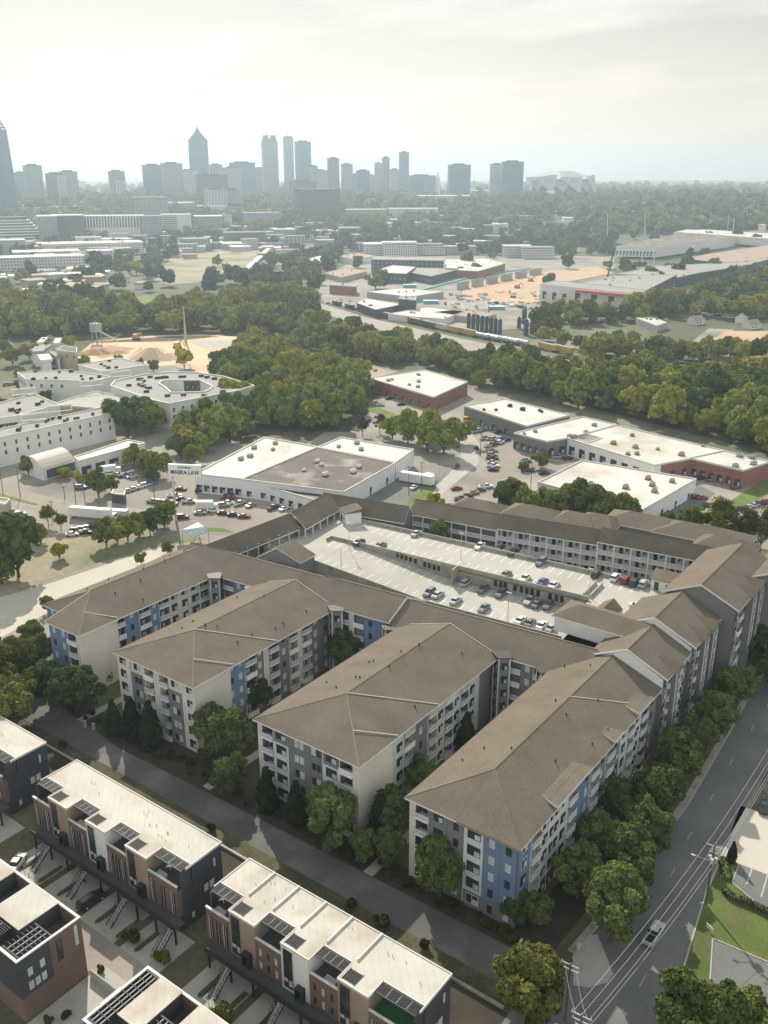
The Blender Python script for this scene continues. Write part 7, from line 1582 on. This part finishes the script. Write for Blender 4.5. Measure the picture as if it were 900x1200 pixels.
for sx2 in (-1, 1):
    for sy2 in (-1, 1): b.bar((sx2 * w1, w0 + sy2 * w1, h0), (0, w0, h0 + (hs - h0) * .85), 1.4, 'grey_far', 4, .8)
b.hexa([(-w1 * .7, w0 - w1 * .7, h0), (w1 * .7, w0 - w1 * .7, h0), (w1 * .7, w0 + w1 * .7, h0), (-w1 * .7, w0 + w1 * .7, h0)], [(-1, w0 - 1, h0 + (hs - h0) * .7), (1, w0 - 1, h0 + (hs - h0) * .7), (1, w0 + 1, h0 + (hs - h0) * .7), (-1, w0 + 1, h0 + (hs - h0) * .7)], 'tower_dark'); b.bar((0, w0, h0), (0, w0, hs), 1.6, 'grey_far', 5, .5); b.build('spire', t)
# dome
q = PD(513, 208, 3400); b = MB(); b.bar((q[0], q[1], 0), (q[0], q[1], q[2]), 9, 'white_far', 10); b.bar((q[0], q[1], q[2]), (q[0], q[1], q[2] + 12), 8, 'white_far', 10, 2); b.bar((q[0], q[1], q[2] + 12), (q[0], q[1], q[2] + 22), 1.6, 'white_far', 6); tag(b.build('capitol_dome'), 'small pale dome left of the teal glass block', 'dome')
# stadium
q = PD(657, 226, 3000); D = 3000; a = math.atan2(q[1], q[0]) - math.pi / 2; hw = 41 / F_PX * D * .97
t = thing('stadium', 'angular pale stadium with folded triangular panels at the right of the skyline', 'stadium', (q[0], q[1], 45), a)
zt = PD(657, 206, D)[2] - 45; zm = PD(657, 209, D)[2] - 45
b = MB(); n = 8
def sp(f, r=1., z=0): an = math.pi + f * math.pi; return (math.cos(an) * hw * r, (1 + math.sin(an) * r) * hw * .75, z)
for i in range(n * 2):
    f0, f1 = i / n, (i + 1) / n; b.poly([sp(f0, .82, 0), sp(f1, .82, 0), sp(f1, .82, zm - 8), sp(f0, .82, zm - 8)], 'tower_glass')
b.build('wall', t)
b = MB()
for i in range(4):
    f0, f1, f2, f3 = i / 4, (i + .5) / 4, (i + 1) / 4, (i + 1.5) / 4
    b.poly([sp(f0 - .02, 1, zt - 4), sp(f2 - .04, .9, zt + (4 if i % 2 else -2)), sp(f1 + .06, 1.0, 22)], 'stadium_panel')
    b.poly([sp(f1 + .0, .94, zt - 10), sp(f3, .93, zt - 8), sp(f2 + .02, .98, 28)], 'grey_far')
b.build('facade_panel', t)
b = MB()
for i in range(8):
    an0, an1 = i * math.pi / 4, (i + 1) * math.pi / 4; c_ = (0, hw * .75)
    p = lambda an, r, z: (math.cos(an) * hw * r, hw * .75 + math.sin(an) * hw * .75 * r, z)
    m = 'stadium_panel' if i % 2 else 'grey_far'
    b.poly([p(an0, .95, zt - 3), p(an1, .95, zt - 3), p((an0 + an1) / 2, .3, zt + 14)], m); b.poly([p(an1, .95, zt - 3), p((an1 + an1 + math.pi / 4) / 2, .3, zt + 14), p((an0 + an1) / 2, .3, zt + 14)], 'grey_far')
b.build('roof', t)
x, y, z = PD(645, 226, 2850); b = MB(); b.bar((x, y, 0), (x, y, z + 6), 30, 'white_far', 14, 12); tag(b.build('small_dome_hall'), 'low white domed hall at the foot of the stadium', 'hall')
# mid distance blocks
def low(x0, x1, yt, yb, m, l, roof='roof_grey', rz=.1, dk=.8, cat='building', name='office_block', cap=None):
    D = dist_ground(yb); tower(name, l, x0, x1, yt, D, m, roof=roof, rz=rz, cat=cat, cap=cap or 'no', depth=max(18, (x1 - x0) / F_PX * D * dk))
low(351, 404, 222.5, 262, 'block_dark', 'large dark glass office block standing before the skyline', 'dark_far', .35, .6)
low(97, 165, 253.5, 281, 'block_fins', 'long white finned office block at the upper left', 'white_far', -.1, .3)
low(64, 97, 253, 283, 'block_dark', 'dark block left of the finned office', 'white_far', .1); low(45, 66, 254, 284, 'block_grey', 'grey block beside the terraced office', 'white_far', .1)
low(155, 198, 232, 268, 'block_grey', 'tall grey block behind the finned office', 'dark_far', .2, .6); low(165, 190, 254, 283, 'block_grey', 'grey glass block right of the finned office')
low(190, 224, 252, 274, 'block_bands', 'white banded block right of the grey glass block', 'white_far', .1, .5); low(228, 262, 254, 272, 'block_grey', 'grey ribbed block in the upper left centre', 'white_far'); low(262, 272, 253, 270, 'block_white', 'narrow white block beside the ribbed grey block')
low(284, 330, 250, 268, 'block_grey', 'wide grey block with red rooftop', 'roof_tan', .1, .5); low(262, 312, 273, 288, 'block_dark', 'long low dark building above the bare field', 'roof_grey', .1, .3)
low(196, 228, 238, 252, 'block_grey', 'grey block behind the banded block', 'white_far'); low(232, 266, 242, 254, 'block_white', 'white topped block behind the ribbed one', 'white_far')
low(-40, 90, 303, 318, 'block_white', 'long white apartment row at the left edge', 'membrane_white', .05, .25); low(-40, 24, 283, 292, 'grey_far', 'low pale building at the left edge above the apartment row', 'membrane_white', .05, .4)
low(55, 165, 286, 296, 'block_white', 'wide low school-like building with white roof', 'membrane_white', .08, .35); low(90, 118, 279, 289, 'white_far', 'raised middle of the wide low building', 'membrane_white', .08, .3)
low(20, 90, 296, 300, 'grey_far', 'flat pale roof before the wide low building', 'membrane_white', .05, .5)
low(426, 452, 287, 300, 'block_white', 'pale block of the white apartment group, left', 'white_far', .1); low(448, 490, 285, 301, 'block_white', 'pale long block of the white apartment group, middle', 'white_far', .1, .5); low(488, 520, 287, 299, 'block_white', 'pale block of the white apartment group, right', 'roof_grey', .1, .5)
low(520, 560, 290, 298, 'grey_far', 'wide grey roofed building right of the white apartment group', 'roof_tan', .1, .6); low(590, 625, 289, 301, 'block_white', 'white apartment block before the right-hand woods', 'white_far', .2, .5); low(610, 652, 291, 302, 'block_white', 'second white apartment block before the right-hand woods', 'roof_grey', .2, .5)
low(405, 455, 246, 261, 'block_grey', 'long grey block right of the large dark one', 'white_far', .1, .3); low(455, 515, 245, 260, 'block_white', 'long pale block beyond the trees in the centre', 'white_far', .1, .3)
low(420, 495, 262, 266, 'white_far', 'long flat white roof in the centre distance', 'membrane_white', .1, .4); low(480, 560, 230, 239, 'grey_far', 'convention hall roofs below the teal glass block', 'white_far', .1, .5); low(550, 600, 224, 234, 'block_white', 'low pale building below the pair of glass blocks', 'white_far')
low(660, 712, 256, 261, 'white_far', 'white low building in the right-hand woods', 'white_far', .1, .4); low(846, 888, 236, 240, 'white_far', 'far white roof in the right-hand woods', 'white_far', .1, .4); low(575, 600, 263, 267, 'white_far', 'small white roof in the central woods', 'white_far')
low(500, 545, 266, 270, 'roof_grey', 'low grey roof in the centre distance', 'roof_grey', .1, .4)
gg = random.Random(12)
for i in range(250):
    py = 229 + 66 * gg.random() ** 1.15; px = gg.uniform(-10, 640 if py > 240 else 560)
    w_ = gg.uniform(7, 26) * (.6 + (py - 228) / 70); hh_ = gg.uniform(2.0, 7.0) * (.6 + (py - 228) / 60)
    low(px - w_ / 2, px + w_ / 2, py - hh_, py, gg.choice(['block_white', 'block_grey', 'tower_pale', 'block_bands', 'tower_stone', 'grey_far', 'block_grey']), 'low city building between the trees before the skyline', gg.choice(['white_far', 'roof_grey', 'membrane_white', 'roof_tan']), gg.uniform(-.3, .4), gg.uniform(.4, .8), name='city_building')
for i in range(70):
    px, py = (gg.uniform(30, 340), gg.uniform(280, 304)) if i < 48 else (gg.uniform(325, 440), gg.uniform(285, 335)) if i < 36 else (gg.uniform(-5, 120), gg.uniform(318, 345))
    w_ = gg.uniform(12, 34); low(px - w_ / 2, px + w_ / 2, py - gg.uniform(2.5, 6), py, gg.choice(['white_far', 'grey_far', 'tan_wall', 'block_white']), 'low pale roofed building scattered between the trees at the upper left', gg.choice(['membrane_white', 'white_far', 'roof_grey', 'roof_tan']), gg.uniform(-.3, .4), gg.uniform(.5, 1.0), name='city_building')
for o in C.objects:
    if o.name.startswith('city_building'): o['group'] = 'low buildings before the skyline'
for i in range(26):
    px, py = gg.uniform(380, 640), gg.uniform(276, 296)
for i, (px, py) in enumerate([(gg.uniform(640, 905), gg.uniform(236, 268)) for _ in range(26)] + [(gg.uniform(-5, 200), gg.uniform(306, 345)) for _ in range(16)] + [(gg.uniform(0, 70), gg.uniform(404, 432)) for _ in range(7)]):
    low(px, px + gg.uniform(4, 12), py - gg.uniform(1.2, 2.5), py, 'white_far', 'small pale roof among the trees of the distance', gg.choice(['white_far', 'roof_grey', 'roof_tan']), gg.uniform(-.5, .5), .6, 'house', 'distant_house')
for o in C.objects:
    if o.name.startswith('distant_house'): o['group'] = 'small roofs among distant trees'
# terraced office at the left edge
D = dist_ground(284); t = thing('terraced_office', 'terraced white banded office block at the left edge', 'office building', (*PD(0, 284, D)[:2], 0), math.atan2(PD(0, 284, D)[1], PD(0, 284, D)[0]) - math.pi / 2 + .1)
b = MB(); zz = 0; s_ = D / F_PX
for i in range(11):
    xr = (46 if i < 6 else 46 - (i - 5) * 3.0) * s_ * .93; z1 = (i + 1) * 4.6
    b.box(-60, -2, i * 4.6, xr, 26 - i, i * 4.6 + 2.6, 'tower_dark' if i > 9 else 'block_dark'); b.box(-60, -3, i * 4.6 + 2.6, xr + 1, 26 - i, z1, 'white_far' if i < 10 else 'dark_far')
b.build('wall', t)
# viaduct with the pale curved roofs
b = MB(); pts = [PD(x, y, dist_ground(y + 3)) for x, y in ((282, 322), (300, 306), (320, 286), (338, 268), (352, 257))]
for p, q in zip(pts, pts[1:]): b.beam((p[0], p[1], 6), (q[0], q[1], 6), 7, 1.5, 'white_far')
tag(b.build('viaduct'), 'pale elevated track curving toward the large dark block', 'viaduct')
b = MB(); p, q = PD(588, 262, 1900), PD(0, 0, 100); 
# cranes
for i, (px, yt, yb) in enumerate(((293, 238, 250), (712, 290, 320))):
    D = dist_ground(yb + 4); p0 = PD(px, yb, D); p1 = PD(px + 8, yt, D); b = MB(); b.bar((p0[0], p0[1], 0), p1, 1.0, 'dark_far', 4); tag(b.build('crane'), ['slanting crane before the skyline', 'dark slanting crane by the halls at the right'][i], 'crane')
# ============================================================ CAMERA, LIGHT, SKY, AIR
cam_d = bpy.data.cameras.new('camera'); cam = bpy.data.objects.new('camera', cam_d); C.objects.link(cam)
cam_d.sensor_fit = 'VERTICAL'; cam_d.sensor_height = 24; cam_d.lens = 24 * F_PX / 1200; cam_d.clip_end = 60000; cam_d.clip_start = .5
fw = Vector((FW[0] * math.cos(PITCH), FW[1] * math.cos(PITCH), -math.sin(PITCH)))
cam.location = (0, 0, H); cam.rotation_euler = fw.to_track_quat('-Z', 'Y').to_euler(); sc.camera = cam
SUN_AZ, SUN_EL = 52, 35        # degrees counter-clockwise from +Y, elevation
to_sun = Vector((-math.sin(R(SUN_AZ)) * math.cos(R(SUN_EL)), math.cos(R(SUN_AZ)) * math.cos(R(SUN_EL)), math.sin(R(SUN_EL))))
sd = bpy.data.lights.new('sun', 'SUN'); sd.energy = 4.6; sd.angle = R(.6); sd.color = (1.0, .93, .80)
so = bpy.data.objects.new('sun', sd); C.objects.link(so); so.rotation_euler = (-to_sun).to_track_quat('-Z', 'Y').to_euler()
w = bpy.data.worlds.new('World'); sc.world = w; w.use_nodes = True
nt = w.node_tree; nt.nodes.clear(); N, L = nt.nodes, nt.links
out = N.new('ShaderNodeOutputWorld'); bg = N.new('ShaderNodeBackground'); L.new(bg.outputs[0], out.inputs[0])
sky = N.new('ShaderNodeTexSky'); sky.sky_type = 'NISHITA'; sky.sun_disc = False; sky.sun_elevation = R(SUN_EL); sky.sun_rotation = R(-SUN_AZ)
sky.air_density = 1.2; sky.dust_density = 3; sky.ozone_density = 1; sky.altitude = 300
tc = N.new('ShaderNodeTexCoord'); sx = N.new('ShaderNodeSeparateXYZ'); L.new(tc.outputs['Generated'], sx.inputs[0])
# thin cloud sheet projected on a plane overhead
mz = N.new('ShaderNodeMath'); mz.operation = 'MAXIMUM'; L.new(sx.outputs[2], mz.inputs[0]); mz.inputs[1].default_value = .03
az = N.new('ShaderNodeMath'); az.operation = 'ADD'; L.new(mz.outputs[0], az.inputs[0]); az.inputs[1].default_value = .12
dv = N.new('ShaderNodeVectorMath'); dv.operation = 'DIVIDE'; cz = N.new('ShaderNodeCombineXYZ')
for i in range(3): L.new(az.outputs[0], cz.inputs[i])
L.new(tc.outputs['Generated'], dv.inputs[0]); L.new(cz.outputs[0], dv.inputs[1])
rot = N.new('ShaderNodeMapping'); rot.inputs['Rotation'].default_value = (0, 0, -HD); rot.inputs['Scale'].default_value = (.5, .8, 0); rot.inputs['Location'].default_value = (2.1, .7, 0); L.new(dv.outputs[0], rot.inputs[0])
cn = N.new('ShaderNodeTexNoise'); cn.inputs['Scale'].default_value = 1.5; cn.inputs['Detail'].default_value = 5; cn.inputs['Roughness'].default_value = .5; L.new(rot.outputs[0], cn.inputs['Vector'])
ramp = N.new('ShaderNodeMapRange'); ramp.inputs[1].default_value = .40; ramp.inputs[2].default_value = .56; L.new(cn.outputs[0], ramp.inputs[0])
ccol = N.new('ShaderNodeMix'); ccol.data_type = 'RGBA'; L.new(ramp.outputs[0], ccol.inputs[0])
CB = 1.0
ccol.inputs[6].default_value = (4.75 * CB, 4.65 * CB, 4.5 * CB, 1); ccol.inputs[7].default_value = (2.3 * CB, 2.5 * CB, 2.55 * CB, 1)
# share of cloud over the sky
mixs = N.new('ShaderNodeMix'); mixs.data_type = 'RGBA'; mixs.inputs[0].default_value = .86
# warm band low over the horizon
wr = N.new('ShaderNodeMapRange'); wr.inputs[1].default_value = .0; wr.inputs[2].default_value = .2; wr.inputs[3].default_value = 1; wr.inputs[4].default_value = 0; L.new(sx.outputs[2], wr.inputs[0])
wm = N.new('ShaderNodeMix'); wm.data_type = 'RGBA'; L.new(wr.outputs[0], wm.inputs[0]); L.new(ccol.outputs[2], wm.inputs[6]); wm.inputs[7].default_value = (7.0, 5.6, 4.4, 1)
L.new(sky.outputs[0], mixs.inputs[6]); L.new(wm.outputs[2], mixs.inputs[7])
# sky made brighter away from the sun, added fill for shaded sides
dt = N.new('ShaderNodeVectorMath'); dt.operation = 'DOT_PRODUCT'; L.new(tc.outputs['Generated'], dt.inputs[0]); dt.inputs[1].default_value = tuple(to_sun)
gl = N.new('ShaderNodeMapRange'); gl.inputs[1].default_value = -.8; gl.inputs[2].default_value = .65; gl.inputs[3].default_value = 2.8; gl.inputs[4].default_value = 1.0; L.new(dt.outputs['Value'], gl.inputs[0])
gm = N.new('ShaderNodeVectorMath'); gm.operation = 'SCALE'; L.new(mixs.outputs[2], gm.inputs[0]); L.new(gl.outputs[0], gm.inputs['Scale'])
L.new(gm.outputs[0], bg.inputs[0]); bg.inputs[1].default_value = .115
# air
hz = MB(); hz.box(-11800, -2800, -4.5, 5800, 11800, 350, 'trim_white'); ho = tag(hz.build('haze'), kind='stuff'); ho.data.materials.clear()
hm = bpy.data.materials.new('air'); hm.use_nodes = True; hn = hm.node_tree; hn.nodes.clear()
ho_ = hn.nodes.new('ShaderNodeOutputMaterial'); pv = hn.nodes.new('ShaderNodeVolumePrincipled'); hn.links.new(pv.outputs[0], ho_.inputs['Volume'])
pv.inputs['Color'].default_value = (.60, .75, .86, 1); pv.inputs['Density'].default_value = 1.7e-4; pv.inputs['Anisotropy'].default_value = .45
ho.data.materials.append(hm)
sc.view_settings.view_transform = 'Standard'; sc.view_settings.look = 'None'; sc.view_settings.exposure = .5; sc.view_settings.gamma = 1
sc.view_settings.use_curve_mapping = False
sc.cycles.use_denoising = True; sc.cycles.max_bounces = 5; sc.cycles.diffuse_bounces = 3; sc.cycles.volume_bounces = 0
sc.cycles.transmission_bounces = 2; sc.cycles.glossy_bounces = 2
